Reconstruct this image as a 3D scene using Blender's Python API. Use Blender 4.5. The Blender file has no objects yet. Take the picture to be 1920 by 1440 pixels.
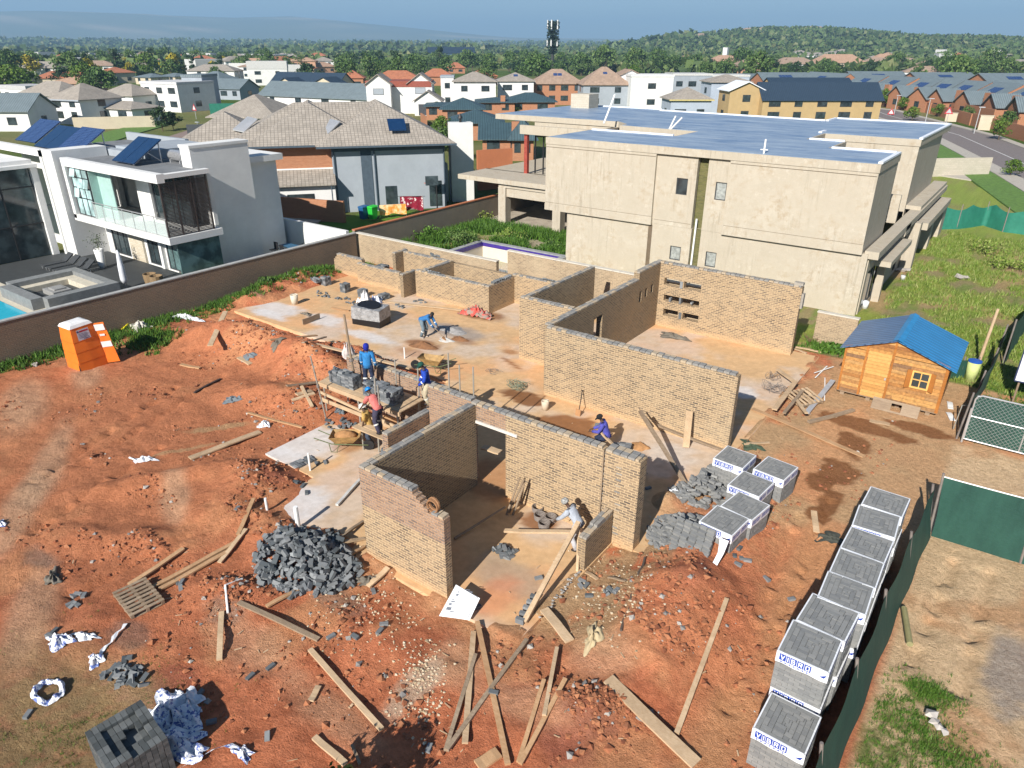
import bpy, bmesh, math, random
import numpy as np
from mathutils import Vector, Matrix, Quaternion
random.seed(7); RNG = np.random.RandomState(11)
R = math.radians
scene = bpy.context.scene
COL = scene.collection

# ---------------------------------------------------------------- camera
F_PX, PITCH, ROLL, YAW, CAM_H = 1331.0, R(25.3), R(0.2), R(36.0), 13.0
_f = Vector((-math.sin(YAW)*math.cos(PITCH), math.cos(YAW)*math.cos(PITCH), -math.sin(PITCH)))
_r = Vector((math.cos(YAW), math.sin(YAW), 0)); _u = _r.cross(_f)
_R = _r*math.cos(ROLL) + _u*math.sin(ROLL); _U = -_r*math.sin(ROLL) + _u*math.cos(ROLL)
cam_data = bpy.data.cameras.new('camera'); cam = bpy.data.objects.new('camera', cam_data); COL.objects.link(cam)
cam_data.sensor_width = 36; cam_data.lens = 36*F_PX/1920; cam_data.clip_start = 0.3; cam_data.clip_end = 30000
cam.matrix_world = Matrix(((_R.x, _U.x, -_f.x, 0), (_R.y, _U.y, -_f.y, 0), (_R.z, _U.z, -_f.z, CAM_H), (0, 0, 0, 1)))
scene.camera = cam
HAZE_D = 0.00022
# ---------------------------------------------------------------- light
SUN_EL = R(32.0); SUN_DIR = Vector((0.13, -0.99, 0)).normalized()*math.cos(SUN_EL) + Vector((0, 0, math.sin(SUN_EL)))
world = bpy.data.worlds.new('World'); scene.world = world; world.use_nodes = True
nt = world.node_tree; nt.nodes.clear()
sky = nt.nodes.new('ShaderNodeTexSky'); sky.sky_type = 'NISHITA'; sky.sun_disc = False
sky.sun_elevation = SUN_EL; sky.sun_rotation = math.atan2(SUN_DIR.x, SUN_DIR.y)
sky.altitude = 1400; sky.air_density = 1.0; sky.dust_density = 0.3; sky.ozone_density = 3.0
bg = nt.nodes.new('ShaderNodeBackground'); bg.inputs['Strength'].default_value = 0.062
wo = nt.nodes.new('ShaderNodeOutputWorld'); nt.links.new(sky.outputs[0], bg.inputs[0]); nt.links.new(bg.outputs[0], wo.inputs[0])
sun_d = bpy.data.lights.new('sun', 'SUN'); sun_d.energy = 5.0; sun_d.angle = R(0.5); sun_d.color = (1.0, 0.945, 0.87)
sun = bpy.data.objects.new('sun', sun_d); COL.objects.link(sun); sun.rotation_euler = SUN_DIR.to_track_quat('Z', 'Y').to_euler()
sun.location = (0, 0, 60)
scene.view_settings.view_transform = 'Standard'; scene.view_settings.look = 'None'
scene.view_settings.exposure = 0.57; scene.view_settings.gamma = 1.0; scene.view_settings.use_curve_mapping = False
scene.cycles.max_bounces = 5; scene.cycles.diffuse_bounces = 3; scene.cycles.glossy_bounces = 3
scene.cycles.transmission_bounces = 4; scene.cycles.transparent_max_bounces = 8; scene.cycles.volume_bounces = 0
scene.cycles.caustics_reflective = False; scene.cycles.caustics_refractive = False

# ---------------------------------------------------------------- place finders (photograph pixel -> point of the place)
def ray(px, py): return _f*F_PX + _R*(px-960) - _U*(py-720)
def G(px, py, z=0.0):
    d = ray(px, py); t = (z-CAM_H)/d.z; return Vector((d.x*t, d.y*t, z))
def PY(px, py, Y):
    d = ray(px, py); t = Y/d.y; return Vector((d.x*t, Y, CAM_H+d.z*t))
def PX(px, py, X):
    d = ray(px, py); t = X/d.x; return Vector((X, d.y*t, CAM_H+d.z*t))
def HZ(bx, by, ty, zb=0.0):
    """height of the point seen at row ty straight above the ground point seen at (bx,by)"""
    g = G(bx, by, zb); lo, hi = zb, zb+60
    for _ in range(40):
        m = (lo+hi)/2; v = Vector((g.x, g.y, m-CAM_H)); y = 720-F_PX*v.dot(_U)/v.dot(_f)
        if y > ty: lo = m
        else: hi = m
    return lo

# ---------------------------------------------------------------- objects
ORG = {}
def tag(o, label=None, cat=None, group=None, kind=None):
    if label: o['label'] = label
    if cat: o['category'] = cat
    if group: o['group'] = group
    if kind: o['kind'] = kind
    return o
def thing(name, label, cat, loc=(0, 0, 0), group=None, rotz=0.0):
    o = bpy.data.objects.new(name, None); COL.objects.link(o); o.location = loc; o.rotation_euler = (0, 0, rotz)
    o.empty_display_size = 0.2; ORG[o] = Vector(loc)
    return tag(o, label, cat, group)
def copy_tree(o, parent=None):
    c = o.copy(); COL.objects.link(c)
    if parent is not None: c.parent = parent
    for ch in list(o.children): copy_tree(ch, c)
    return c
def auto_uv(me):
    n = len(me.polygons)
    if not n: return
    uvl = me.uv_layers.new(name='UVMap')
    co = np.empty(len(me.vertices)*3); me.vertices.foreach_get('co', co); co = co.reshape(-1, 3)
    nr = np.empty(n*3); me.polygons.foreach_get('normal', nr); nr = nr.reshape(-1, 3)
    lt = np.empty(n, dtype=np.int32); me.polygons.foreach_get('loop_total', lt)
    vi = np.empty(len(me.loops), dtype=np.int32); me.loops.foreach_get('vertex_index', vi)
    fn = np.repeat(nr, lt, axis=0); p = co[vi]
    t = np.stack([-fn[:, 1], fn[:, 0], np.zeros(len(fn))], 1); L = np.linalg.norm(t, axis=1)
    flat = L < 0.05; t[flat] = (1, 0, 0); t[~flat] /= L[~flat][:, None]
    b = np.cross(fn, t); bl = np.linalg.norm(b, axis=1); b /= np.maximum(bl, 1e-6)[:, None]
    uv = np.stack([(p*t).sum(1), (p*b).sum(1)], 1)
    uvl.data.foreach_set('uv', uv.ravel())
class MB:
    def __init__(s): s.v = []; s.f = []; s.m = []; s.c = []
    def add(s, vs, fs, m=0):
        o = len(s.v); s.c.append((o, len(s.f))); s.v.extend([tuple(v) for v in vs]); s.f.extend([tuple(i+o for i in f) for f in fs]); s.m.extend([m]*len(fs)); return s
    def box(s, x0, x1, y0, y1, z0, z1, m=0):
        return s.add([(x0, y0, z0), (x1, y0, z0), (x1, y1, z0), (x0, y1, z0), (x0, y0, z1), (x1, y0, z1), (x1, y1, z1), (x0, y1, z1)],
                     [(0, 3, 2, 1), (4, 5, 6, 7), (0, 1, 5, 4), (1, 2, 6, 5), (2, 3, 7, 6), (3, 0, 4, 7)], m)
    def obox(s, c, X, Y, Z, m=0):
        """box with centre c and half vectors X, Y, Z"""
        c = Vector(c); X = Vector(X); Y = Vector(Y); Z = Vector(Z)
        vs = [c+a*X+b*Y+d*Z for d in (-1, 1) for a, b in ((-1, -1), (1, -1), (1, 1), (-1, 1))]
        return s.add(vs, [(0, 3, 2, 1), (4, 5, 6, 7), (0, 1, 5, 4), (1, 2, 6, 5), (2, 3, 7, 6), (3, 0, 4, 7)], m)
    def bar(s, a, b, w, h, m=0, tilt=0.0, taper=1.0):
        a = Vector(a); b = Vector(b); d = (b-a); L = d.length
        if L < 1e-6: return s
        d /= L; side = d.cross(Vector((0, 0, 1)))
        side = Vector((1, 0, 0)) if side.length < 1e-3 else side.normalized()
        up = side.cross(d).normalized()
        if tilt: q = Quaternion(d, tilt); side = q @ side; up = q @ up
        vs = [a-side*w/2-up*h/2, a+side*w/2-up*h/2, a+side*w/2+up*h/2, a-side*w/2+up*h/2]
        k = taper
        vs += [b-side*w/2*k-up*h/2*k, b+side*w/2*k-up*h/2*k, b+side*w/2*k+up*h/2*k, b-side*w/2*k+up*h/2*k]
        return s.add(vs, [(0, 1, 2, 3), (7, 6, 5, 4), (0, 4, 5, 1), (1, 5, 6, 2), (2, 6, 7, 3), (3, 7, 4, 0)], m)
    def tube(s, a, b, r0, r1=None, n=8, m=0, caps=True):
        r1 = r0 if r1 is None else r1
        a = Vector(a); b = Vector(b); d = (b-a).normalized(); x = d.orthogonal().normalized(); y = d.cross(x)
        vs = []
        for c, r in ((a, r0), (b, r1)):
            for i in range(n):
                t = 2*math.pi*i/n; vs.append(c+x*(r*math.cos(t))+y*(r*math.sin(t)))
        fs = [(i, (i+1) % n, n+(i+1) % n, n+i) for i in range(n)]
        if caps: fs += [tuple(range(n-1, -1, -1)), tuple(range(n, 2*n))]
        return s.add(vs, fs, m)
    def path(s, pts, r, n=6, m=0, r_end=None):
        pts = [Vector(p) for p in pts]; k = len(pts); vs = []; x = None
        for i, p in enumerate(pts):
            d = (pts[min(i+1, k-1)]-pts[max(i-1, 0)]).normalized()
            x = d.orthogonal().normalized() if x is None else (x-d*x.dot(d)).normalized()
            y = d.cross(x); rr = r if r_end is None else r+(r_end-r)*i/(k-1)
            for j in range(n):
                t = 2*math.pi*j/n; vs.append(p+x*(rr*math.cos(t))+y*(rr*math.sin(t)))
        fs = []
        for i in range(k-1):
            for j in range(n): fs.append((i*n+j, i*n+(j+1) % n, (i+1)*n+(j+1) % n, (i+1)*n+j))
        fs += [tuple(range(n-1, -1, -1)), tuple(range((k-1)*n, k*n))]
        return s.add(vs, fs, m)
    def prism(s, poly, z0, z1, m=0):
        a = sum(poly[i][0]*poly[(i+1) % len(poly)][1]-poly[(i+1) % len(poly)][0]*poly[i][1] for i in range(len(poly)))
        if a < 0: poly = poly[::-1]
        n = len(poly); z1f = z1 if callable(z1) else (lambda x, y: z1)
        vs = [(x, y, z0) for x, y in poly]+[(x, y, z1f(x, y)) for x, y in poly]
        return s.add(vs, [tuple(range(n-1, -1, -1)), tuple(range(n, 2*n))]+[(i, (i+1) % n, n+(i+1) % n, n+i) for i in range(n)], m)
    def lathe(s, c, prof, n=12, m=0, axis=None, sx=1, sy=1):
        c = Vector(c); vs = []
        for r, z in prof:
            for i in range(n):
                t = 2*math.pi*i/n; vs.append(c+Vector((sx*r*math.cos(t), sy*r*math.sin(t), z)))
        fs = []
        for k in range(len(prof)-1):
            for i in range(n): fs.append((k*n+i, k*n+(i+1) % n, (k+1)*n+(i+1) % n, (k+1)*n+i))
        fs += [tuple(range(n-1, -1, -1)), tuple(range((len(prof)-1)*n, len(prof)*n))]
        return s.add(vs, fs, m)
    def ball(s, c, r, n=8, m=0, sx=1, sy=1, sz=1):
        k = max(4, n//2); prof = [(r*math.sin(math.pi*(i+0.02)/(k+.04)), -sz*r*math.cos(math.pi*(i+0.02)/(k+.04))) for i in range(k+1)]
        return s.lathe(c, prof, n, m, sx=sx, sy=sy)
    def rock(s, c, r, m=0, fl=0.6):
        c = Vector(c); q = Quaternion((random.random()-.5, random.random()-.5, random.random()-.5, random.random()-.5)); q.normalize()
        base = [(1, 0, 0), (-1, 0, 0), (0, 1, 0), (0, -1, 0), (0, 0, 1), (0, 0, -1)]
        vs = []
        for b in base:
            v = q @ (Vector(b)*r*random.uniform(.7, 1.2)); v.z *= fl; vs.append(c+v)
        return s.add(vs, [(0, 2, 4), (2, 1, 4), (1, 3, 4), (3, 0, 4), (2, 0, 5), (1, 2, 5), (3, 1, 5), (0, 3, 5)], m)
    def wall(s, axis, c0, c1, a0, a1, z0, z1, holes=(), m=0, top=None):
        """wall slab; axis 'x': runs along x, thickness c0..c1 in y; holes = (a,b,za,zb); top = list of (a, z) steps"""
        As = sorted(set([a0, a1]+[h[i] for h in holes for i in (0, 1)]+([t[0] for t in top] if top else [])))
        Zs = sorted(set([z0, z1]+[h[i] for h in holes for i in (2, 3)]+([t[1] for t in top] if top else [])))
        As = [a for a in As if a0 <= a <= a1]; Zs = [z for z in Zs if z0 <= z <= z1]
        def topz(a):
            z = z1
            if top:
                z = top[0][1]
                for ta, tz in top:
                    if a >= ta: z = tz
            return z
        na, nz = len(As)-1, len(Zs)-1
        sol = [[True]*nz for _ in range(na)]
        for i in range(na):
            am = (As[i]+As[i+1])/2
            for j in range(nz):
                zm = (Zs[j]+Zs[j+1])/2
                if any(h[0] < am < h[1] and h[2] < zm < h[3] for h in holes) or zm > topz(am): sol[i][j] = False
        P = (lambda a, c, z: (a, c, z)) if axis == 'x' else (lambda a, c, z: (c, a, z))
        fl = axis != 'x'
        def q(*p):
            p = list(p); 
            if fl: p = p[::-1]
            s.add(p, [(0, 1, 2, 3)], m)
        for i in range(na):
            for j in range(nz):
                if not sol[i][j]: continue
                A, B, Z, Y = As[i], As[i+1], Zs[j], Zs[j+1]
                q(P(A, c0, Z), P(B, c0, Z), P(B, c0, Y), P(A, c0, Y)); q(P(B, c1, Z), P(A, c1, Z), P(A, c1, Y), P(B, c1, Y))
                if i == 0 or not sol[i-1][j]: q(P(A, c1, Z), P(A, c0, Z), P(A, c0, Y), P(A, c1, Y))
                if i == na-1 or not sol[i+1][j]: q(P(B, c0, Z), P(B, c1, Z), P(B, c1, Y), P(B, c0, Y))
                if j == nz-1 or not sol[i][j+1]: q(P(A, c0, Y), P(B, c0, Y), P(B, c1, Y), P(A, c1, Y))
                if j == 0 or not sol[i][j-1]: q(P(A, c1, Z), P(B, c1, Z), P(B, c0, Z), P(A, c0, Z))
        return s
    def each(s, name, mats, parent=None, smooth=False):
        """every added piece becomes a part of its own"""
        ends = s.c[1:]+[(len(s.v), len(s.f))]; r = None
        for (v0, f0), (v1, f1) in zip(s.c, ends):
            q = MB(); q.v = s.v[v0:v1]; q.f = [tuple(i-v0 for i in f) for f in s.f[f0:f1]]; q.m = s.m[f0:f1]; r = q.build(name, mats, parent, smooth)
        return r
    def xform(s, M):
        s.v = [tuple(M @ Vector(v)) for v in s.v]; return s
    def build(s, name, mats, parent=None, smooth=False, loc=None):
        if not isinstance(mats, (list, tuple)): mats = [mats]
        me = bpy.data.meshes.new(name)
        off = ORG[parent] if parent is not None else (Vector(loc) if loc is not None else Vector((0, 0, 0)))
        vs = [(v[0]-off.x, v[1]-off.y, v[2]-off.z) for v in s.v]
        me.from_pydata(vs, [], s.f)
        for mt in mats: me.materials.append(mt)
        if len(mats) > 1: me.polygons.foreach_set('material_index', s.m)
        auto_uv(me)
        if smooth: me.polygons.foreach_set('use_smooth', [True]*len(me.polygons))
        me.update()
        o = bpy.data.objects.new(name, me); COL.objects.link(o)
        if parent is not None: o.parent = parent; ORG[o] = off
        elif loc is not None: o.location = loc; ORG[o] = off
        else: ORG[o] = Vector((0, 0, 0))
        return o
def centred(mb, name, mats, label, cat, group=None, smooth=False, kind=None):
    """a thing that is one mesh, its origin at its base"""
    v = np.array(mb.v); c = (v.min(0)+v.max(0))/2; c[2] = v[:, 2].min()
    return tag(mb.build(name, mats, None, smooth, loc=tuple(c)), label, cat, group, kind)

# ---------------------------------------------------------------- materials
MATS = {}
class N:
    def __init__(s, name):
        m = bpy.data.materials.new(name); m.use_nodes = True; s.m = m; s.t = m.node_tree; s.t.nodes.clear()
        s.out = s.n('OutputMaterial'); s.b = s.n('BsdfPrincipled'); s.l(s.b.outputs[0], s.out.inputs[0]); MATS[name] = m
    def n(s, kind, **kw):
        x = s.t.nodes.new('ShaderNode'+kind)
        for k, v in kw.items(): setattr(x, k, v)
        return x
    def l(s, a, b): s.t.links.new(a, b)
    def coord(s, kind='Object', scale=(1, 1, 1), rot=(0, 0, 0)):
        c = s.n('TexCoord'); mp = s.n('Mapping'); mp.inputs['Scale'].default_value = scale; mp.inputs['Rotation'].default_value = rot
        s.l(c.outputs[kind], mp.inputs[0]); return mp.outputs[0]
    def noise(s, vec, scale, detail=4, rough=.6, out=0, dist=0.0):
        x = s.n('TexNoise'); x.inputs['Scale'].default_value = scale; x.inputs['Detail'].default_value = detail
        x.inputs['Roughness'].default_value = rough; x.inputs['Distortion'].default_value = dist; s.l(vec, x.inputs['Vector']); return x.outputs[out]
    def ramp(s, fac, a, b, c0=(0, 0, 0), c1=(1, 1, 1)):
        x = s.n('ValToRGB'); e = x.color_ramp.elements; e[0].position = a; e[1].position = b
        e[0].color = (*c0, 1); e[1].color = (*c1, 1); s.l(fac, x.inputs[0]); return x.outputs[0]
    def mix(s, fac, a, b, mode='MIX'):
        x = s.n('Mix', data_type='RGBA', blend_type=mode)
        for inp, v in ((x.inputs[0], fac), (x.inputs[6], a), (x.inputs[7], b)):
            if isinstance(v, (int, float)): inp.default_value = v
            elif isinstance(v, tuple): inp.default_value = (*v, 1) if len(v) == 3 else v
            else: s.l(v, inp)
        return x.outputs[2]
    def math(s, op, a, b=0.0):
        x = s.n('Math', operation=op)
        for inp, v in ((x.inputs[0], a), (x.inputs[1], b)):
            if isinstance(v, (int, float)): inp.default_value = v
            else: s.l(v, inp)
        return x.outputs[0]
    def fin(s, col, rough=.8, bump=None, bstr=.4, bdist=.01, metal=0, spec=.4):
        B = s.b.inputs
        if isinstance(col, tuple): B['Base Color'].default_value = (*col, 1)
        else: s.l(col, B['Base Color'])
        if isinstance(rough, (int, float)): B['Roughness'].default_value = rough
        else: s.l(rough, B['Roughness'])
        B['Metallic'].default_value = metal; B['Specular IOR Level'].default_value = spec
        if bump is not None:
            bp = s.n('Bump'); bp.inputs['Strength'].default_value = bstr; bp.inputs['Distance'].default_value = bdist
            s.l(bump, bp.inputs['Height']); s.l(bp.outputs[0], B['Normal'])
        return s.m
def dk(c, k): return tuple(x*k for x in c)
def plain(name, col, rough=.7, var=.25, scale=4, metal=0, spec=.4, bump=.25, bdist=.01, bscale=30, coord='Object'):
    if name in MATS: return MATS[name]
    n = N(name); v = n.coord(coord); f = n.noise(v, scale, 6, .65); c = n.mix(n.ramp(f, .3, .7), dk(col, 1-var), dk(col, 1+var*.35))
    return n.fin(c, rough, n.noise(v, bscale, 4), bump, bdist, metal, spec)
def island(name, cols, rough=.8, bump=.3, bscale=60, var=.25, bdist=.004):
    """a base colour picked per brick / per leaf out of a few real tones"""
    if name in MATS: return MATS[name]
    n = N(name); g = n.n('NewGeometry'); r = n.n('ValToRGB'); r.color_ramp.interpolation = 'LINEAR'
    e = r.color_ramp.elements; e[0].color = (*cols[0], 1); e[1].color = (*cols[-1], 1)
    for i, c in enumerate(cols[1:-1]): x = e.new((i+1)/(len(cols)-1)); x.color = (*c, 1)
    n.l(g.outputs['Random Per Island'], r.inputs[0]); v = n.coord('Object')
    c = n.mix(n.ramp(n.noise(v, 9, 4), .3, .7), n.mix(1.0, r.outputs[0], (1-var,)*3, 'MULTIPLY'), r.outputs[0])
    return n.fin(c, rough, n.noise(v, bscale, 3), bump, bdist)
def brickmat(name, c1, c2, mortar, bw=.232, rh=.083, ms=.013, smear=.5, dirt=None, dirt_amt=.4, bump=.5, low=None):
    if name in MATS: return MATS[name]
    n = N(name); uv = n.coord('UV'); b = n.n('TexBrick'); n.l(uv, b.inputs['Vector']); b.offset = .5
    for k, x in (('Color1', c1), ('Color2', c2), ('Mortar', mortar)): b.inputs[k].default_value = (*x, 1)
    b.inputs['Scale'].default_value = 1; b.inputs['Mortar Size'].default_value = ms; b.inputs['Brick Width'].default_value = bw
    b.inputs['Row Height'].default_value = rh; b.inputs['Mortar Smooth'].default_value = .25; b.inputs['Bias'].default_value = 0.0
    o = n.coord('Object'); f1 = n.noise(o, .9, 5, .7); f2 = n.noise(o, 7, 5, .7)
    sm = n.mix(1.0, n.ramp(f1, .38, .72), n.ramp(f2, .35, .65), 'MULTIPLY')
    c = n.mix(n.math('MULTIPLY', sm, smear), b.outputs['Color'], mortar)
    if dirt: c = n.mix(n.math('MULTIPLY', n.ramp(n.noise(o, .45, 5, .6), .45, .7), dirt_amt), c, dirt)
    c = n.mix(n.ramp(n.noise(uv, 23, 2), .3, .7), n.mix(1.0, c, (.72, .72, .72), 'MULTIPLY'), c)
    if low:   # sandy splash along the foot of the wall
        sx = n.n('SeparateXYZ'); n.l(n.n('TexCoord').outputs['Object'], sx.inputs[0])
        c = n.mix(n.math('MULTIPLY', n.ramp(n.math('ADD', sx.outputs[2], n.math('MULTIPLY', f2, .5)), .30, .60, (1, 1, 1), (0, 0, 0)), .55), c, low)
    h = n.math('ADD', n.math('MULTIPLY', b.outputs['Fac'], -1.0), n.math('MULTIPLY', n.noise(uv, 40, 3), .5))
    return n.fin(c, .9, h, bump, .012, spec=.2)
def plaster(name, col, stain, amt=.5, rough=.85, lines=False):
    if name in MATS: return MATS[name]
    n = N(name); v = n.coord('Object'); vs = n.coord('Object', (1, 1, .35))
    f = n.noise(v, .7, 7, .65); g = n.noise(vs, 2.2, 6, .7)
    c = n.mix(n.ramp(f, .3, .75), dk(col, .86), dk(col, 1.05))
    c = n.mix(n.math('MULTIPLY', n.mix(1.0, n.ramp(f, .42, .66), n.ramp(g, .45, .66), 'MULTIPLY'), amt), c, stain)
    c = n.mix(n.ramp(n.noise(v, 25, 3), .3, .7), n.mix(1.0, c, (.93, .93, .93), 'MULTIPLY'), c)
    return n.fin(c, rough, n.noise(v, 14, 5, .7), .25, .02, spec=.25)
def tiles(name, col, tw=.3, th=.33, dark=.6, rough=.8, bump=.8):
    if name in MATS: return MATS[name]
    n = N(name); uv = n.coord('UV'); b = n.n('TexBrick'); n.l(uv, b.inputs['Vector']); b.offset = 0
    b.inputs['Color1'].default_value = (*dk(col, .9), 1); b.inputs['Color2'].default_value = (*dk(col, 1.12), 1); b.inputs['Mortar'].default_value = (*dk(col, dark), 1)
    b.inputs['Scale'].default_value = 1; b.inputs['Mortar Size'].default_value = .022; b.inputs['Brick Width'].default_value = tw; b.inputs['Row Height'].default_value = th
    b.inputs['Mortar Smooth'].default_value = .6
    o = n.coord('Object'); c = n.mix(n.ramp(n.noise(o, .8, 6, .7), .35, .7), n.mix(1.0, b.outputs[0], (.78, .78, .78), 'MULTIPLY'), b.outputs[0])
    return n.fin(c, rough, n.math('MULTIPLY', b.outputs['Fac'], -1), bump, .03)
def ribbed(name, col, pitch=.2, rough=.45, metal=0.0, bump=.8, var=.25, spec=.5):
    """sheet roofing, the ribs run up the slope"""
    if name in MATS: return MATS[name]
    n = N(name); uv = n.coord('UV'); w = n.n('TexWave', wave_type='BANDS', bands_direction='X', wave_profile='SIN'); w.inputs['Scale'].default_value = math.pi/(10*pitch)
    n.l(uv, w.inputs['Vector']); o = n.coord('Object'); r = n.ramp(w.outputs[1], .0, .3)
    c = n.mix(r, dk(col, .55), col); c = n.mix(n.ramp(n.noise(o, .9, 6, .7), .3, .7), n.mix(1.0, c, (1-var,)*3, 'MULTIPLY'), c)
    return n.fin(c, rough, r, bump, .03, metal, spec)
def wood(name, c1, c2, scale=1.0, rough=.75, plank=None):
    if name in MATS: return MATS[name]
    n = N(name); uv = n.coord('UV', (1, 1, 1)); o = n.coord('Object')
    g = n.n('NewGeometry')
    st = n.noise(n.coord('Generated', (3, 22, 22)), 1.6*scale, 6, .7, dist=.4); c = n.mix(n.ramp(st, .35, .68), c1, c2)
    c = n.mix(n.ramp(n.noise(o, 1.3, 5, .7), .35, .7), n.mix(1.0, c, (.72, .70, .68), 'MULTIPLY'), c)
    c = n.mix(n.math('MULTIPLY', g.outputs['Random Per Island'], .4), c, n.mix(1.0, c, (.6, .55, .5), 'MULTIPLY'))
    oi = n.n('ObjectInfo'); c = n.mix(n.math('MULTIPLY', oi.outputs['Random'], .5), c, n.mix(1.0, c, (.72, .68, .66), 'MULTIPLY'))
    return n.fin(c, rough, st, .3, .006, spec=.25)
def glass(name, col, rough=.08):
    if name in MATS: return MATS[name]
    n = N(name); v = n.coord('Object'); return n.fin(n.mix(n.ramp(n.noise(v, 1.2, 3), .4, .6), dk(col, .6), dk(col, 1.3)), rough, None, spec=.8)
def leafmat(name, cols, rough=.6):
    if name in MATS: return MATS[name]
    n = N(name); g = n.n('NewGeometry'); r = n.n('ValToRGB'); e = r.color_ramp.elements; e[0].color = (*cols[0], 1); e[1].color = (*cols[-1], 1)
    for i, c in enumerate(cols[1:-1]): x = e.new((i+1)/(len(cols)-1)); x.color = (*c, 1)
    n.l(g.outputs['Random Per Island'], r.inputs[0]); oi = n.n('ObjectInfo')
    c = n.mix(n.math('MULTIPLY', oi.outputs['Random'], .6), r.outputs[0], n.mix(1.0, r.outputs[0], (.55, .7, .6), 'MULTIPLY'))
    n.fin(c, rough, None, spec=.25); return n.m
# ---------------------------------------------------------------- ground shape and soil colours
def vn(x, y, seed=0):
    xi = np.floor(x); yi = np.floor(y); fx = x-xi; fy = y-yi; fx = fx*fx*(3-2*fx); fy = fy*fy*(3-2*fy)
    def h(a, b):
        s = np.sin(a*127.1+b*311.7+seed*74.7)*43758.5453; return s-np.floor(s)
    return (h(xi, yi)*(1-fx)+h(xi+1, yi)*fx)*(1-fy)+(h(xi, yi+1)*(1-fx)+h(xi+1, yi+1)*fx)*fy
def fbm(x, y, sc, octv=4, seed=0, gain=.55):
    s = 0; a = 1; t = 0; f = sc
    for i in range(octv): s = s+a*vn(x*f+i*17.3, y*f-i*9.1, seed+i); t += a; a *= gain; f *= 2.03
    return s/t
def sstep(a, b, x): t = np.clip((x-a)/(b-a), 0, 1); return t*t*(3-2*t)
def gxy(px, py, z=0): g = G(px, py, z); return g.x, g.y
# mounds: centre, radii, turn, height
MOUNDS = [(*gxy(425, 640), 2.9, 1.3, 0.35, .85), (*gxy(520, 668), 2.6, 1.2, .1, .75), (*gxy(600, 700), 2.4, 1.3, 0, .9), (*gxy(560, 760), 2.2, 1.1, .2, .45),
          (*gxy(500, 740), 2.2, 1.0, .3, .35), (*gxy(665, 668), 1.9, .6, 0, .45), (*gxy(760, 705), 2.0, .7, 0, .35), (*gxy(470, 905), 1.7, 1.0, .2, .5), (*gxy(555, 530), 1.4, 2.8, .15, .55), (*gxy(480, 560), 1.2, 1.5, 0, .35),
          (*gxy(420, 960), 2.0, .8, .2, .32), (*gxy(300, 900), 2.6, .5, .9, .28), (*gxy(250, 1010), 2.2, .6, .5, .22), (*gxy(440, 1120), 1.3, .7, .3, .3), (*gxy(560, 1040), 1.7, 1.2, 0, .34),
          (*gxy(1270, 1140), 1.5, 1.9, -.1, .75), (*gxy(1330, 1020), 1.3, 1.5, 0, .45), (*gxy(1210, 1240), 1.2, 1.2, 0, .35), (*gxy(1420, 960), .9, 2.0, 0, .22), (*gxy(1110, 1330), .7, .6, .3, .3), (*gxy(960, 1290), 1.8, 1.2, 0, .14),
          (*gxy(700, 1200), 1.6, .9, 0, .16), (*gxy(1290, 1120), .8, .7, 0, .16), (*gxy(1250, 940), .5, .6, 0, .38), (*gxy(150, 1180), 2, 1.2, .4, .12), (*gxy(1840, 650), 1.3, 1.0, 0, .5)]
RUTS = [(*gxy(130, 880), *gxy(420, 700)), (*gxy(60, 900), *gxy(330, 720)), (*gxy(30, 1010), *gxy(300, 830)), (*gxy(120, 1120), *gxy(480, 940)),
        (*gxy(1420, 1290), *gxy(1560, 930)), (*gxy(1360, 1330), *gxy(1500, 960)), (*gxy(1700, 1250), *gxy(1800, 1030)), (*gxy(1800, 1300), *gxy(1860, 1060))]
SITE = (-36.1, 3.2, -2.0, 35.0)
SLABS = [(-33.9, -18.5, 20.8, 31.6), (-18.5, -6.35, 15.3, 33.2), (-19.8, -12.75, 12.4, 15.3), (-17.2, -12.75, 10.3, 12.4), (-12.75, -7.45, 10.45, 15.3)]
def rect(x, y, x0, x1, y0, y1, s=.25): return sstep(x0-s, x0+s, x)*(1-sstep(x1-s, x1+s, x))*sstep(y0-s, y0+s, y)*(1-sstep(y1-s, y1+s, y))
def blob(x, y, cx, cy, rx, ry, rot=0, soft=.35, nz=None):
    c, s = math.cos(rot), math.sin(rot); u = ((x-cx)*c+(y-cy)*s)/rx; v = (-(x-cx)*s+(y-cy)*c)/ry; d = np.sqrt(u*u+v*v)
    if nz is not None: d = d+(nz-.5)*.9
    return 1-sstep(1-soft, 1+soft, d)
def in_slab(x, y, s=.02):
    m = 0*x
    for r in SLABS: m = np.maximum(m, rect(x, y, *r, s))
    return m
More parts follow.
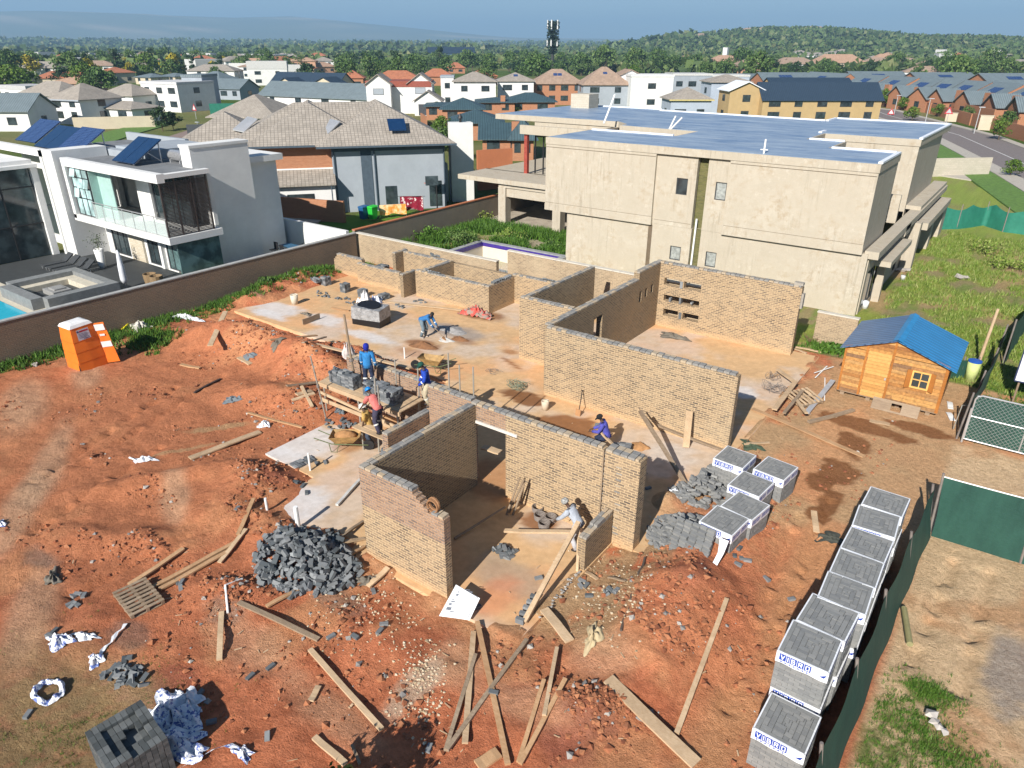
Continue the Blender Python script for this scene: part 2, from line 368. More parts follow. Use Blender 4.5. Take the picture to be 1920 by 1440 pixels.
def hf(x, y, fine=True):
    x = np.asarray(x, float); y = np.asarray(y, float)
    site = rect(x, y, *SITE, .5)
    D = np.hypot(x, y)
    z = -.12-.06*in_slab(x, y, .3)+.03*sstep(24, 31, y)*sstep(-6, -5, x)
    n1 = fbm(x, y, .35, 4, 3)-.5
    m = 0*x
    for cx, cy, rx, ry, rot, h in MOUNDS:
        c, s = math.cos(rot), math.sin(rot); u = ((x-cx)*c+(y-cy)*s)/rx; v = (-(x-cx)*s+(y-cy)*c)/ry
        m = m+1.25*h*np.exp(-(u*u+v*v)*1.1)
    rough = .6+.6*sstep(.05, .35, m)
    left = 1-sstep(-12, -8, x)
    red = np.clip(left+blob(x, y, -6.2, 12.5, 3.2, 6)+sstep(11, 9, y)*0+(y < 10.4)*(x < -2.6), 0, 1)
    z = z+site*(m+.16*n1*red+.07*n1)
    if fine:
        cl = fbm(x, y, 1.7, 4, 9, .62)-.5; ridg = np.abs(fbm(x, y, .9, 3, 21)-.5)
        z = z+site*(1-in_slab(x, y, .3)*.6)*(.27*cl*rough*(.3+.7*red)+.16*(.12-ridg)*red*rough)
        for ax, ay, bx, by in RUTS:
            dx, dy = bx-ax, by-ay; L = math.hypot(dx, dy); t = ((x-ax)*dx+(y-ay)*dy)/L/L; d = np.abs((x-ax)*dy-(y-ay)*dx)/L
            z = z-site*.13*np.exp(-(d/.17)**2)*(t > 0)*(t < 1)*(vn(x*3, y*3, 5) > .3)
    eg = in_slab(x, y, 1.0)*sstep(-15.5, -14, x)*(1-in_slab(x, y, .02)); z = z+site*.105*eg
    dr = in_slab(x, y, .35)*(1-in_slab(x-.0, y, .02))+in_slab(x, y, .02)*(1-np.minimum(1, rect(x, y, -18.3, -6.75, 10.9, 32.9, .25))); z = z+site*sstep(-15.5, -14, x)*in_slab(x, y, .02)*(1-rect(x, y, -14.5, -7.9, 10.9, 15, .3))*(1-rect(x, y, -14.6, -6.75, 15.2, 33, .3))*.19*sstep(.35, .6, vn(x*1.6, y*1.6, 77))
    # wider land: lots beside the site, then rolling far country
    lot = rect(x, y, -36, 30, 35.5, 130, 1)
    z = z+lot*(.22*(fbm(x, y, .25, 3, 31)-.5))
    far = sstep(260, 900, D); ang = np.degrees(np.arctan2(-x, np.maximum(y, 1)))      # degrees left of +y
    roll = 9*(fbm(x, y, 1/420., 3, 41)-.35)
    hillR = 33*np.exp(-((D-1500)/420)**2)*(sstep(33, 22, ang))*(.72+.45*np.exp(-((ang-17)/7)**2)+.12*(vn(ang*.35, 0*ang, 3)))
    midL = 10*np.exp(-((D-1700)/500)**2)*np.exp(-((ang-44)/9)**2)
    z = z+far*roll*.6+hillR+midL
    z = z-1.6*rect(x, y, -32.3, -25.2, 35.4, 40.6, .15)
    plain_ = sstep(1900, 3200, D)*30
    mt = sstep(6000, 8500, D)
    crest = 262+40*np.exp(-((ang-66)/16)**2)+20*(fbm(ang, D*0, .25, 3, 7)-.5)-150*sstep(52, 34, ang)-60*sstep(30, 5, ang)
    z = z+plain_*(1-mt)+mt*crest*(.85+.3*fbm(x, y, 1/900., 4, 51))
    return z
def isl(x, y): return any(a <= x <= b and c <= y <= d for a, b, c, d in SLABS)
_GX, _GY, _GS = -38.0, -1.0, .115
_HG = hf(*np.meshgrid(np.arange(_GX, 9, _GS), np.arange(_GY, 70, _GS)))
def hz(x, y):
    i, j = (x-_GX)/_GS, (y-_GY)/_GS; a, b = int(i), int(j)
    if 0 <= i < _HG.shape[1]-1 and 0 <= j < _HG.shape[0]-1:
        u, v = i-a, j-b; return float((_HG[b, a]*(1-u)+_HG[b, a+1]*u)*(1-v)+(_HG[b+1, a]*(1-u)+_HG[b+1, a+1]*u)*v)
    return float(hf(np.array([x]), np.array([y]))[0])
def GT(px, py):
    """point of the ground itself seen at a pixel"""
    d = ray(px, py).normalized(); z = 0.0
    for _ in range(14):
        g = G(px, py, z); z = .5*z+.5*hz(g.x, g.y)
    return G(px, py, z)
def gt(px, py):
    g = GT(px, py)
    if isl(g.x, g.y) and g.z < 0.02: g = G(px, py, 0.0)
    return g
RED = np.array([.66, .235, .115]); RED2 = np.array([.46, .155, .075]); BRN = np.array([.54, .225, .108]); TAN = np.array([.66, .44, .24]); ORG_ = np.array([.74, .39, .19])
CEM = np.array([.60, .55, .50]); CEMW = np.array([.68, .66, .65]); GRN = np.array([.085, .155, .022]); GRN2 = np.array([.16, .20, .05]); DRY = np.array([.40, .34, .17]); WET = np.array([.19, .085, .035]); LOT = np.array([.76, .55, .33])
def paint(x, y, slab=False):
    n1 = fbm(x, y, .5, 5, 61); n2 = fbm(x, y, 2.2, 4, 71); n3 = fbm(x, y, 6, 3, 81)
    def mx(c, col, w): w = np.clip(w, 0, 1)[:, None]; return c*(1-w)+col*w
    c = np.tile(RED, (len(x), 1)); c = mx(c, RED2, sstep(.42, .66, n2)*.75); c = mx(c, ORG_, sstep(.5, .68, n1)*.55)
    if slab:
        c = np.tile(TAN, (len(x), 1)); c = mx(c, ORG_*1.05, sstep(.46, .7, n1)*.5); c = mx(c, CEM, sstep(.52, .68, fbm(x, y, .33, 4, 91))*.55); c = mx(c, TAN*.75, sstep(.5, .7, n2)*.35)
    # browner trodden soil on the left
    bl = blob(x, y, -27, 11, 11, 6.5, -.25, .4, n1)
    if not slab: c = mx(c, BRN, bl*.75)
    def P(px, py, rx, ry, col, w=1, rot=0, nz=n2, soft=.3):
        nonlocal c
        gx, gy = gxy(px, py); c = mx(c, col, blob(x, y, gx, gy, rx, ry, rot, soft, nz)*w)
    if slab:
        for a in ((520, 580, 1.8, .9), (500, 588, 1.6, .4), (570, 825, 1.5, 1.3), (530, 855, 1.0, .5), (545, 940, 1.2, 1.0), (610, 600, 1.2, .7), (1390, 735, .8, .6), (720, 690, 3, .35), (690, 630, 1.6, .5)): P(*a, CEMW, .85)
        P(1060, 800, 1.35, .95, WET*1.5, .95, .2, soft=.15); P(985, 745, 1.0, .55, WET*1.2, .95, 0, soft=.12); P(905, 590, 1.3, .7, WET*1.3, .85); P(960, 682, .9, .12, WET*1.6, .9, -.4); P(955, 660, .4, .25, WET*1.9, .7)
        P(850, 620, 1.9, .75, np.array([.33, .28, .24]), .8); P(795, 645, .9, .5, WET*1.5, .9); P(870, 640, .7, .35, WET*1.3, .6); P(840, 700, 1, .5, ORG_*.9, .6); P(1010, 975, .55, .45, WET*1.5, .9, soft=.1)
        P(950, 1080, 1.1, .7, np.array([.33, .27, .22]), .6); P(930, 1120, .5, .8, RED*1.0, .5); P(930, 900, 1.5, 1.2, WET*2.0, .6); P(870, 690, 1.2, .5, ORG_, .6); P(1250, 860, .8, 1.5, CEM, .6); P(660, 830, .6, .7, WET*1.9, .6)
        P(770, 660, .9, .4, WET*1.9, .5)
    else:
        # sandy working ground right of the new walls
        w = sstep(-7.2, -5.4, x+(n1-.5)*4)*sstep(14, 21, y+(n2-.5)*6); c = mx(c, ORG_*1.12, w*.8); c = mx(c, TAN*.95, w*sstep(.42, .62, n1)*.9); c = mx(c, TAN*.9, sstep(-6.4, -5.6, x+(n2-.5)*2)*(1-sstep(-3.0, -2.0, x+(n1-.5)*1.5))*sstep(22, 25, y)*.7)
        c = mx(c, TAN*.78, rect(x, y, -8.2, -5.6, 11.2, 17.5, .5)*sstep(.35, .5, n2+.1)*.9); c = mx(c, ORG_*1.0, rect(x, y, -3.1, -1.9, 6, 20, .5)*.8)
        P(1600, 820, 1.5, 2.6, ORG_*1.1, .6)
        for a in ((40, 760, 2.5, .9, -.5), (90, 860, 3, .5, -.6), (30, 960, 2.2, .5, -.6), (160, 690, 2.4, .6, -.4), (250, 1290, 1.2, .5, 0), (330, 930, 1.6, .4, -.5), (60, 1130, 2, .5, -.5)): P(*a[:4], np.array([.60, .40, .25]), .6, a[4], n1, .5)
        for a in ((620, 1330, 1.3, .5, 0), (860, 1240, .8, .6, 0), (460, 1200, 1.4, .6, 0), (1130, 1240, .8, .6, 0), (1010, 1330, 1.2, .5, .3)): P(*a[:4], np.array([.66, .40, .24]), .55, a[4], n2, .5)
        for a in ((1110, 1350, .6, .5, 0), (1060, 1400, .6, .4, 0), (330, 1270, .7, .35, 0), (520, 900, .7, .5, 0), (1290, 1120, .4, .8, 0)): P(*a[:4], np.array([.30, .10, .07]), .6, a[4], n2, .4)
        c = mx(c, TAN*.92, in_slab(x, y, 1.1)*sstep(-15.5, -14, x)*sstep(.3, .55, n2+.15)*.9); c = mx(c, TAN*.95, sstep(-3.6, -2.2, x)*(1-sstep(-.1, .1, x))*sstep(19, 22, y)*.75)
        # dark trickle of spilt water
        for a in ((1620, 795, 1.6, .55, -.1), (1725, 800, 1.3, .5, 0), (1600, 830, .55, 1.0, .3), (1575, 880, .7, .9, .4), (1540, 900, .5, .6, 0), (1560, 935, .35, .9, 0), (1535, 960, .35, .5, 0)): P(*a[:4], WET*1.55, .92, a[4], n2, .12)
        for a in ((330, 840, 1.5, .10, 1.05), (410, 795, 1.1, .22, .95)): P(*a[:4], np.array([.52, .38, .20]), .6, a[4], n3)
        P(780, 1280, .35, .8, np.array([.62, .50, .36]), .75); P(1300, 1200, 1.6, 1.5, RED*1.12, .5); P(1340, 1000, 1.6, 1.5, RED*1.15, .6)
        for a in ((70, 1040, .8, .3), (240, 1190, .6, .4), (420, 1150, .5, .35), (480, 560, .7, .3), (640, 1130, .8, .4)): P(*a, np.array([.24, .19, .15]), .55)
        # lot beyond the green fence
        lot = sstep(-.3, .0, x)*sstep(-60, 0, y)*(1-sstep(27.8, 28.3, y)); c = mx(c, LOT, lot); c = mx(c, ORG_*.9, lot*sstep(.48, .62, n1)*.6); c = mx(c, LOT*1.25, lot*sstep(.55, .7, n2)*.5)
        P(1900, 1250, .5, 1.5, np.array([.36, .33, .31]), .7)
        g1 = lot*(blob(x, y, *gxy(1680, 1400), 1.6, 1.1, 0, .4, n2)+blob(x, y, *gxy(1740, 1300), .5, .35, 0, .4, n2)+blob(x, y, 3.6, 10, 1, 2, 0, .4, n2)); c = mx(c, GRN*1.1, g1*sstep(.42, .55, n3)*.8)
        # grass along the left boundary wall, bottom-left corner
        gb = sstep(-34.9, -35.5, x+(n2-.5)*2.2)*sstep(4, 9, y); c = mx(c, GRN*1.2, gb*sstep(.33, .5, n3)); c = mx(c, GRN, blob(x, y, *gxy(280, 635), 1.2, .9, 0, .4, n2)*.8); c = mx(c, GRN2*.9, blob(x, y, *gxy(120, 1380), 2.3, 1.7, 0, .5, n1)*sstep(.3, .6, n3+.1)*.65)
        P(90, 1350, 2.8, 1.6, np.array([.36, .26, .15]), .55, 0, n1, .5)
        c = mx(c, GRN, blob(x, y, -34.2, 30.5, 1.6, 1.1, 0, .4, n2))
        # neighbours' plots, verges, country
        out = 1-rect(x, y, -36.3, 30, -60, 33.9, .1); base = np.array([.13, .17, .045])
        c = mx(c, base, out); c = mx(c, GRN*.8, out*sstep(.4, .65, fbm(x, y, .05, 4, 95))); c = mx(c, DRY*.7, out*sstep(.52, .7, fbm(x, y, .02, 4, 97))*.6)
        # weedy plot of the unfinished house
        pl = rect(x, y, -36.0, 18, 34.0, 96, .3); c = mx(c, DRY*.85, pl); c = mx(c, np.array([.30, .36, .07]), pl*sstep(.36, .55, n1)); c = mx(c, GRN*1.9, pl*sstep(.5, .62, n2)*.6); c = mx(c, TAN*.8, pl*sstep(.60, .70, fbm(x, y, .4, 4, 99))*.7)
        P(1640, 640, .9, 2.6, TAN*.95, .9, 0, n2); P(1640, 560, 1.0, 2.2, TAN*.8, .8, 0, n2); P(1690, 510, .8, .8, TAN*.8, .7)
        P(960, 430, 5.5, 2.0, np.array([.50, .44, .36]), .9, 0, n2); P(1050, 460, 3, 1.3, np.array([.45, .38, .30]), .9, 0, n2)
        c = mx(c, np.array([.28, .38, .07]), rect(x, y, -16, 26, 66, 102, 1)*.85); c = mx(c, DRY*.75, rect(x, y, -16, 26, 66, 102, 1)*sstep(.45, .65, n1)*.6)
        c = mx(c, np.array([.12, .26, .03]), rect(x, y, -47.5, -37, 34, 46, .2)*.95)
        c = mx(c, np.array([.55, .48, .38]), rect(x, y, -32.4, -25.1, 35.3, 40.7, .1))
        D_ = np.hypot(x, y); c = mx(c, np.array([.16, .17, .08]), sstep(4000, 6000, D_)*.7); c = mx(c, np.array([.85, .66, .46]), sstep(6200, 7200, D_)*sstep(.56, .64, fbm(x, y, 1/330., 5, 45, .65))*.4)
    c = c*(.86+.28*n3)[:, None]
    return np.clip(c, 0, .9)
gm = N('ground_soil'); at = gm.n('VertexColor'); at.layer_name = 'Col'; o = gm.coord('Object')
cc = gm.mix(gm.ramp(gm.noise(o, 8, 8, .8), .36, .62), gm.mix(1.0, at.outputs[0], (.74, .68, .64), 'MULTIPLY'), gm.mix(1.0, at.outputs[0], (1.08, 1.08, 1.1), 'MULTIPLY'))
cc = gm.mix(gm.math('MULTIPLY', gm.ramp(gm.noise(o, 38, 3, .6), .60, .74), .35), cc, gm.mix(1.0, cc, (1.5, 1.45, 1.4), 'MULTIPLY'))
GROUND = gm.fin(cc, .95, gm.math('ADD', gm.noise(o, 6, 9, .8), gm.math('MULTIPLY', gm.noise(o, 26, 4, .75), .4)), 1.0, .11, spec=.12)
sm_ = N('slab_screed'); at = sm_.n('VertexColor'); at.layer_name = 'Col'; o = sm_.coord('Object')
cc = sm_.mix(sm_.ramp(sm_.noise(o, 5, 7, .7), .3, .7), sm_.mix(1.0, at.outputs[0], (.82, .79, .76), 'MULTIPLY'), at.outputs[0])
SCREED = sm_.fin(cc, .9, sm_.noise(o, 18, 6, .7), .35, .015, spec=.15)
def axis_pts(a, b, st, lo, hi, gr=1.07):
    c = list(np.arange(a, b+1e-6, st)); p = c[0]; s = st; L = []
    while p > lo: s *= gr; p -= s; L.append(p)
    p = c[-1]; s = st; H_ = []
    while p < hi: s *= gr; p += s; H_.append(p)
    return np.array(L[::-1]+c+H_)
def grid_mesh(name, xs, ys, zf, slab, mat, label_kind='structure', skirt=None):
    X, Y = np.meshgrid(xs, ys); x = X.ravel(); y = Y.ravel(); z = zf(x, y)
    nx, ny = len(xs), len(ys); v = np.stack([x, y, z], 1)
    i = np.arange(nx-1)[None, :]+np.arange(ny-1)[:, None]*nx; i = i.ravel(); f = np.stack([i, i+1, i+nx+1, i+nx], 1)
    col = paint(x, y, slab)
    vs, fs = v.tolist(), f.tolist()
    if skirt is not None:
        ring = list(range(nx))+[r*nx+nx-1 for r in range(1, ny)]+[(ny-1)*nx+k for k in range(nx-2, -1, -1)]+[r*nx for r in range(ny-2, 0, -1)]
        o0 = len(vs); vs += [[vs[k][0], vs[k][1], skirt] for k in ring]; n = len(ring); col = np.vstack([col, np.tile([.66, .52, .36], (n, 1))])
        fs += [[ring[k], o0+k, o0+(k+1) % n, ring[(k+1) % n]] for k in range(n)]
    me = bpy.data.meshes.new(name); me.from_pydata(vs, [], fs); me.materials.append(mat)
    ca = me.color_attributes.new('Col', 'FLOAT_COLOR', 'POINT'); ca.data.foreach_set('color', np.hstack([col, np.ones((len(col), 1))]).ravel())
    if skirt is None: me.polygons.foreach_set('use_smooth', [True]*len(me.polygons))
    me.update(); ob = bpy.data.objects.new(name, me); COL.objects.link(ob); return tag(ob, kind=label_kind)
xs = axis_pts(-37.2, 4.6, .11, -12500, 7500, 1.06); ys = axis_pts(2.0, 34.4, .11, -300, 12500, 1.06)
grid_mesh('ground', xs, ys, lambda x, y: hf(x, y), False, GROUND)
for k, (x0, x1, y0, y1) in enumerate(SLABS):
    nx = max(2, int((x1-x0)/.16)); ny = max(2, int((y1-y0)/.16))
    grid_mesh('concrete_slab', np.linspace(x0, x1, nx), np.linspace(y0, y1, ny), lambda x, y: 0*x+.004*(vn(x*2, y*2, 4)-.5), True, SCREED, skirt=-.45)

# ---------------------------------------------------------------- roads, pavements, water, paving
ASPH = plain('asphalt', (.21, .18, .17), .9, .25, 3, bump=.3, bscale=60)
PAVE = plain('pavement_concrete', (.46, .42, .36), .9, .2, 5, bump=.2)
WPAINT = plain('road_paint', (.75, .75, .72), .7, .2, 8)
def strip(name, pts, w, z, mat, kind='structure', off=0.0, th=.10, smooth=False):
    """a road or path of width w along points (x, y)"""
    mb = MB(); L = []; Rr = []
    P_ = [Vector((p[0], p[1], 0)) for p in pts]
    for i, p in enumerate(P_):
        d = (P_[min(i+1, len(P_)-1)]-P_[max(i-1, 0)]).normalized(); n_ = Vector((-d.y, d.x, 0))
        L.append(p+n_*(off+w/2)); Rr.append(p+n_*(off-w/2))
    k = len(P_); zz = Vector((0, 0, z)); zb = Vector((0, 0, z-th))
    vs = [q+zz for q in L]+[q+zz for q in Rr]+[q+zb for q in L]+[q+zb for q in Rr]; fs = []
    for i in range(k-1): fs += [(k+i, k+i+1, i+1, i), (i, i+1, 2*k+i+1, 2*k+i), (3*k+i, 3*k+i+1, k+i+1, k+i)]
    fs += [(0, 2*k, 3*k, k), (k-1, 2*k-1, 4*k-1, 3*k-1)]
    mb.add(vs, fs); return tag(mb.build(name, mat), kind=kind)
rd = [gxy(1700, 197), gxy(1690, 212), gxy(1665, 220), gxy(1720, 232), gxy(1800, 258), gxy(1900, 305), gxy(2010, 365)]
rd = [(-60, 215), (-36, 196), (-31, 184), (-22, 166), (-13, 147), (-5, 123), (1.5, 103), (14, 60), (30, 0)]
strip('road', rd, 8.6, -.02, ASPH, off=.0); strip('road_marking', rd, .13, -.013, WPAINT, off=-.4, th=.02)
strip('pavement', rd, 2.0, .10, PAVE, off=-5.35, th=.3); strip('pavement', rd[:-2], 1.3, .09, PAVE, off=5.0, th=.3)
LAWN = plain('lawn_grass', (.13, .24, .045), .9, .45, 2.5, bump=.6, bscale=90, bdist=.03)
strip('grass_verge', rd, 3.4, .06, LAWN, off=-8.1, th=.2)
st = [gxy(255, 300), gxy(330, 268), gxy(420, 238), gxy(470, 222), gxy(560, 205)]
strip('street', [(-88, 42), (-100, 54), (-114, 68), (-128, 84), (-142, 104), (-160, 130)], 7.0, -.02, plain('street_paving', (.27, .20, .17), .9, .2, 2))
strip('grass_verge', [(-94, 40), (-106, 52), (-120, 66), (-134, 82)], 6, .03, LAWN, off=7.2, th=.2)
# ---------------------------------------------------------------- shared building materials
BEIGE = plaster('beige_plaster', (.475, .405, .305), (.32, .235, .14), .75)
WHITE = plaster('white_paint', (.78, .78, .76), (.62, .60, .55), .2)
GREYW = plaster('grey_paint', (.36, .40, .44), (.30, .33, .36), .3)
DGREY = plain('dark_grey_paint', (.07, .10, .13), .7)
n = N('beige_streaked'); v = n.coord('Object'); f = n.noise(v, .7, 8, .7); d_ = n.noise(n.coord('Object', (5, 5, .30)), 1.3, 5, .7); sx_ = n.n('SeparateXYZ'); n.l(v, sx_.inputs[0])
c_ = n.mix(n.ramp(f, .3, .72), (.415, .365, .285), (.505, .455, .37)); c_ = n.mix(n.math('MULTIPLY', n.mix(1.0, n.ramp(f, .44, .62), n.ramp(n.noise(v, 2.6, 7, .75), .46, .62), 'MULTIPLY'), .6), c_, (.34, .255, .16))
c_ = n.mix(n.math('MULTIPLY', n.mix(1.0, n.ramp(d_, .52, .68), n.ramp(n.noise(v, .35, 4, .6), .42, .6), 'MULTIPLY'), .6), c_, (.26, .225, .17))
c_ = n.mix(n.math('MULTIPLY', n.ramp(n.noise(v, 1.6, 7, .8), .58, .66), .5), c_, (.60, .555, .47))
BEIGE = n.fin(c_, .88, n.noise(v, 12, 6, .7), .35, .02, spec=.2)
n = N('roof_membrane'); o_ = n.coord('Object'); w_ = n.noise(n.coord('Object', (.35, 1.3, 1)), .8, 8, .75)
c_ = n.mix(n.ramp(w_, .35, .65), (.14, .23, .38), (.46, .54, .62)); c_ = n.mix(n.math('MULTIPLY', n.ramp(n.noise(n.coord('Object', (.2, .9, 1)), 2.2, 4, .6), .60, .70), .35), c_, (.50, .50, .46))
MEMB = n.fin(c_, .42, n.noise(o_, 3, 5), .2, .02, metal=.25, spec=.5)
MEMW = plain('membrane_edge', (.80, .84, .90), .5, .1)
FRAME = plain('window_frame_dark', (.05, .055, .06), .5); GLASSD = glass('window_glass', (.035, .05, .055)); GLASSB = glass('glass_greenish', (.10, .17, .17), .12); GLASSL = glass('glass_pale', (.42, .60, .60), .2)
MOSSB = brickmat('mossy_brick', (.12, .11, .06), (.2, .17, .09), (.16, .17, .05), smear=.6)
BLACK = plain('black_steel', (.02, .02, .022), .5); WPVC = plain('white_pvc', (.82, .82, .80), .4, .08)
TILEG = tiles('concrete_roof_tile', (.40, .355, .30), .30, .33, .62)
TILEO = tiles('clay_roof_tile', (.50, .19, .10), .35, .40, .6); TILEB = tiles('brown_roof_tile', (.42, .30, .22), .35, .4, .65)
TEAL = ribbed('teal_sheet_roof', (.055, .105, .125), .35, .6, bump=.6); NAVY = ribbed('navy_sheet_roof', (.025, .05, .085), .35, .65, bump=.5, var=.15)
TEALG = ribbed('grey_green_sheet_roof', (.19, .24, .26), .4, .6, bump=.6)
REDB = brickmat('red_face_brick', (.42, .16, .075), (.52, .22, .11), (.46, .28, .18), smear=.15, bump=.3)
REDP = plaster('terracotta_plaster', (.52, .19, .09), (.40, .14, .06), .4)
SOLAR = None
n = N('solar_cells'); uv = n.coord('UV'); b = n.n('TexBrick'); b.offset = 0; n.l(uv, b.inputs['Vector'])
for k_, x_ in (('Color1', (.012, .035, .12)), ('Color2', (.016, .045, .15)), ('Mortar', (.10, .16, .30))): b.inputs[k_].default_value = (*x_, 1)
b.inputs['Scale'].default_value = 1; b.inputs['Mortar Size'].default_value = .008; b.inputs['Brick Width'].default_value = .16; b.inputs['Row Height'].default_value = .16
SOLAR = n.fin(b.outputs[0], .2, None, spec=.6); ALU = plain('aluminium', (.62, .63, .64), .4, .1, metal=.6)
COLLECT = plain('collector_glass', (.008, .035, .10), .22, .2, spec=.6)

def window(parent, axis, c, a0, a1, z0, z1, out=-1, fr=FRAME, gl=GLASSD, nm=1, label=None, t=.06, name='window', rows=1):
    """window: frame as a part, pane as its sub-part. axis 'x' = lies along x at y=c, looking out*y"""
    f = MB(); q = .07 if (a1-a0) > .9 else .05; c1 = c+out*t
    lo, hi = min(c-.02*out, c1), max(c-.02*out, c1)
    def bx(A, B, Z, Y):
        if axis == 'x': f.box(A, B, lo, hi, Z, Y)
        else: f.box(lo, hi, A, B, Z, Y)
    bx(a0, a1, z1-q, z1); bx(a0, a1, z0, z0+q); bx(a0, a0+q, z0+q, z1-q); bx(a1-q, a1, z0+q, z1-q)
    for k in range(1, nm+0):
        am = a0+(a1-a0)*k/nm; bx(am-.025, am+.025, z0+q, z1-q)
    F_ = f.build(name, fr, parent)
    if label: F_['label'] = label
    g = MB(); l2, h2 = sorted((c+out*.012, c+out*.024))
    if axis == 'x': g.box(a0+q*.7, a1-q*.7, l2, h2, z0+q*.7, z1-q*.7)
    else: g.box(l2, h2, a0+q*.7, a1-q*.7, z0+q*.7, z1-q*.7)
    g.build('pane', gl, F_); return F_

# ---------------------------------------------------------------- unfinished two-storey house behind the site
T = thing('unfinished_house', 'large unfinished two storey beige plastered house with blue flat roofs behind the site', 'house', (-16, 50, 0))
w = MB(); w.wall('x', 40.5, 40.8, -24.95, -6.4, -.5, 3.3, [(-17.45, -16.75, 1.25, 2.1), (-15.15, -14.5, 1.2, 2.1), (-16.2, -15.6, -.5, 3.3)])
w.box(-16.2, -15.6, 40.75, 40.95, -.5, 3.3)
w.wall('y', -24.95, -24.7, 41.0, 58, -.5, 3.3, [(47.5, 50, 0, 2.5)]); w.wall('y', -6.6, -6.35, 40.8, 62, -.5, 3.0, [(41.3, 44.2, .1, 2.2), (50, 51, .1, 2.2), (54.5, 58.5, .1, 2.4), (60.3, 61.3, .9, 2.2)])
w.box(-24.7, -6.6, 60, 60.3, -.5, 3.3); w.box(-30, -24.95, 56, 56.3, -.5, 3.3); w.wall('y', -30.3, -30, 51, 63, -.5, 3.3, [(52.3, 54.2, 0, 2.4)])
w.build('ground_floor_wall', BEIGE, T)
w = MB(); w.wall('x', 40.3, 40.6, -26.6, -18.8, 3.25, 7.85-.42); w.box(-26.62, -18.78, 40.28, 40.6, 3.22, 3.62); w.box(-26.6, -18.8, 40.6, 46, 3.25, 3.5)
w.wall('y', -26.6, -26.35, 40.6, 46, 3.5, 7.43); w.wall('y', -19.05, -18.8, 40.6, 46, 3.5, 7.43); w.box(-26.35, -19.05, 45.75, 46, 3.5, 7.43)
w.build('left_upper_box', BEIGE, T)
w = MB(); w.wall('x', 40.48, 40.8, -18.8, -16.25, 3.3, 7.43, [(-17.45, -16.75, 5.2, 6.15)]); w.wall('x', 40.48, 40.8, -15.6, -14.3, 3.3, 7.43, [(-15.05, -14.4, 5.15, 6.15)])
w.build('middle_wall', BEIGE, T)
w = MB(); w.box(-16.25, -15.6, 40.85, 40.95, 3.3, 7.43); w.box(-16.19, -15.61, 40.70, 40.74, .0, 3.3)
w.build('unplastered_brick_strip', MOSSB, T)
w = MB(); w.wall('x', 40.3, 40.6, -14.3, -6.7, 3.3, 7.43); w.box(-14.32, -6.68, 40.28, 40.6, 3.27, 3.66); w.wall('y', -6.95, -6.7, 40.6, 45.5, 3.3, 7.43); w.box(-14.3, -6.95, 45.2, 45.5, 3.3, 7.43); w.box(-14.3, -6.7, 40.6, 45.5, 3.05, 3.3)
w.build('right_upper_box', BEIGE, T)
w = MB(); w.wall('x', 53.6, 53.9, -13.0, -6.9, 3.0, 7.43); w.wall('y', -7.2, -6.9, 53.9, 64, 3.0, 7.43); w.box(-28, -7.2, 63.0, 63.3, 3.0, 7.43); w.wall('y', -13.0, -12.7, 49.5, 53.6, 3.3, 7.43); w.box(-13, -6.7, 49.4, 49.65, 3.3, 5.0)
w.box(-28, -20.3, 50.0, 50.25, 3.3, 7.43); w.box(-20.4, -20.15, 46, 50, 3.3, 7.43); w.box(-13, -6.95, 53.6, 64, 3.0, 3.3); w.wall('y', -28.3, -28, 50, 63, 3.3, 7.43)
w.build('rear_upper_wall', BEIGE, T)
w = MB(); w.box(-39.0, -25, 49.9, 63, 3.25, 3.6); w.box(-39.0, -26.6, 49.7, 49.9, 3.15, 3.66); w.box(-6.6, -5.9, 40.6, 66, 3.05, 3.45); w.box(-6.9, -6.0, 53.9, 66.0, 3.45, 3.7)
w.box(-6.4, -5.5, 42.6, 49, 2.25, 2.55); w.box(-6.4, -5.3, 53.5, 64.5, 2.3, 2.75); w.box(-6.35, -5.9, 48.6, 50.2, 2.75, 3.35)
w.each('balcony_slab', BEIGE, T)
w = MB()
for x0, y0 in ((-35.0, 46.2), (-29.8, 46.2)): w.box(x0, x0+.72, y0, y0+.72, -.4, 3.0)
w.box(-35, -26.6, 46.25, 46.75, 3.0, 3.3) ; w.box(-39, -26.6, 46.0, 49.9, 3.3, 3.66); w.box(-34.3, -29.8, 46.35, 46.7, 2.3, 3.0)
w.box(-38.4, -37.9, 60, 60.5, -.2, 3.2); w.box(-6.3, -5.9, 43.9, 44.3, -.3, 2.3); w.box(-6.3, -5.6, 52.4, 53.2, -.3, 2.9); w.box(-6.3, -5.6, 58.8, 59.8, -.3, 2.3); w.box(-6.3, -5.5, 63.5, 65.5, -.3, 2.3)
w.each('column', BEIGE, T)
w = MB(); w.box(-34.9, -34.6, 49.6, 49.9, 3.6, 6.9); w.build('steel_post', plain('red_oxide', (.33, .06, .04), .7, .4), T)
w = MB(); 
for x_ in (-34.4, -33.6, -32.0): w.box(x_, x_+.09, 50.4, 50.49, 3.6, 6.6)
w.box(-34.4, -31.9, 50.4, 50.49, 6.5, 6.6); w.build('balcony_frame', BLACK, T)
w = MB(); w.box(-36, -28, 52.7, 53.0, 6.6, 7.43); w.box(-31.9, -28.3, 52, 52.3, 3.6, 6.9); w.box(-35.2, -28.1, 49.4, 49.7, 6.75, 7.43); w.each('balcony_wall', BEIGE, T)
RZ = 7.85
def slabroof(poly, th=.42, inset=True, nm='flat_roof'):
    r = MB(); r.prism(poly, RZ-th, RZ); return r.build(nm, BEIGE, T)
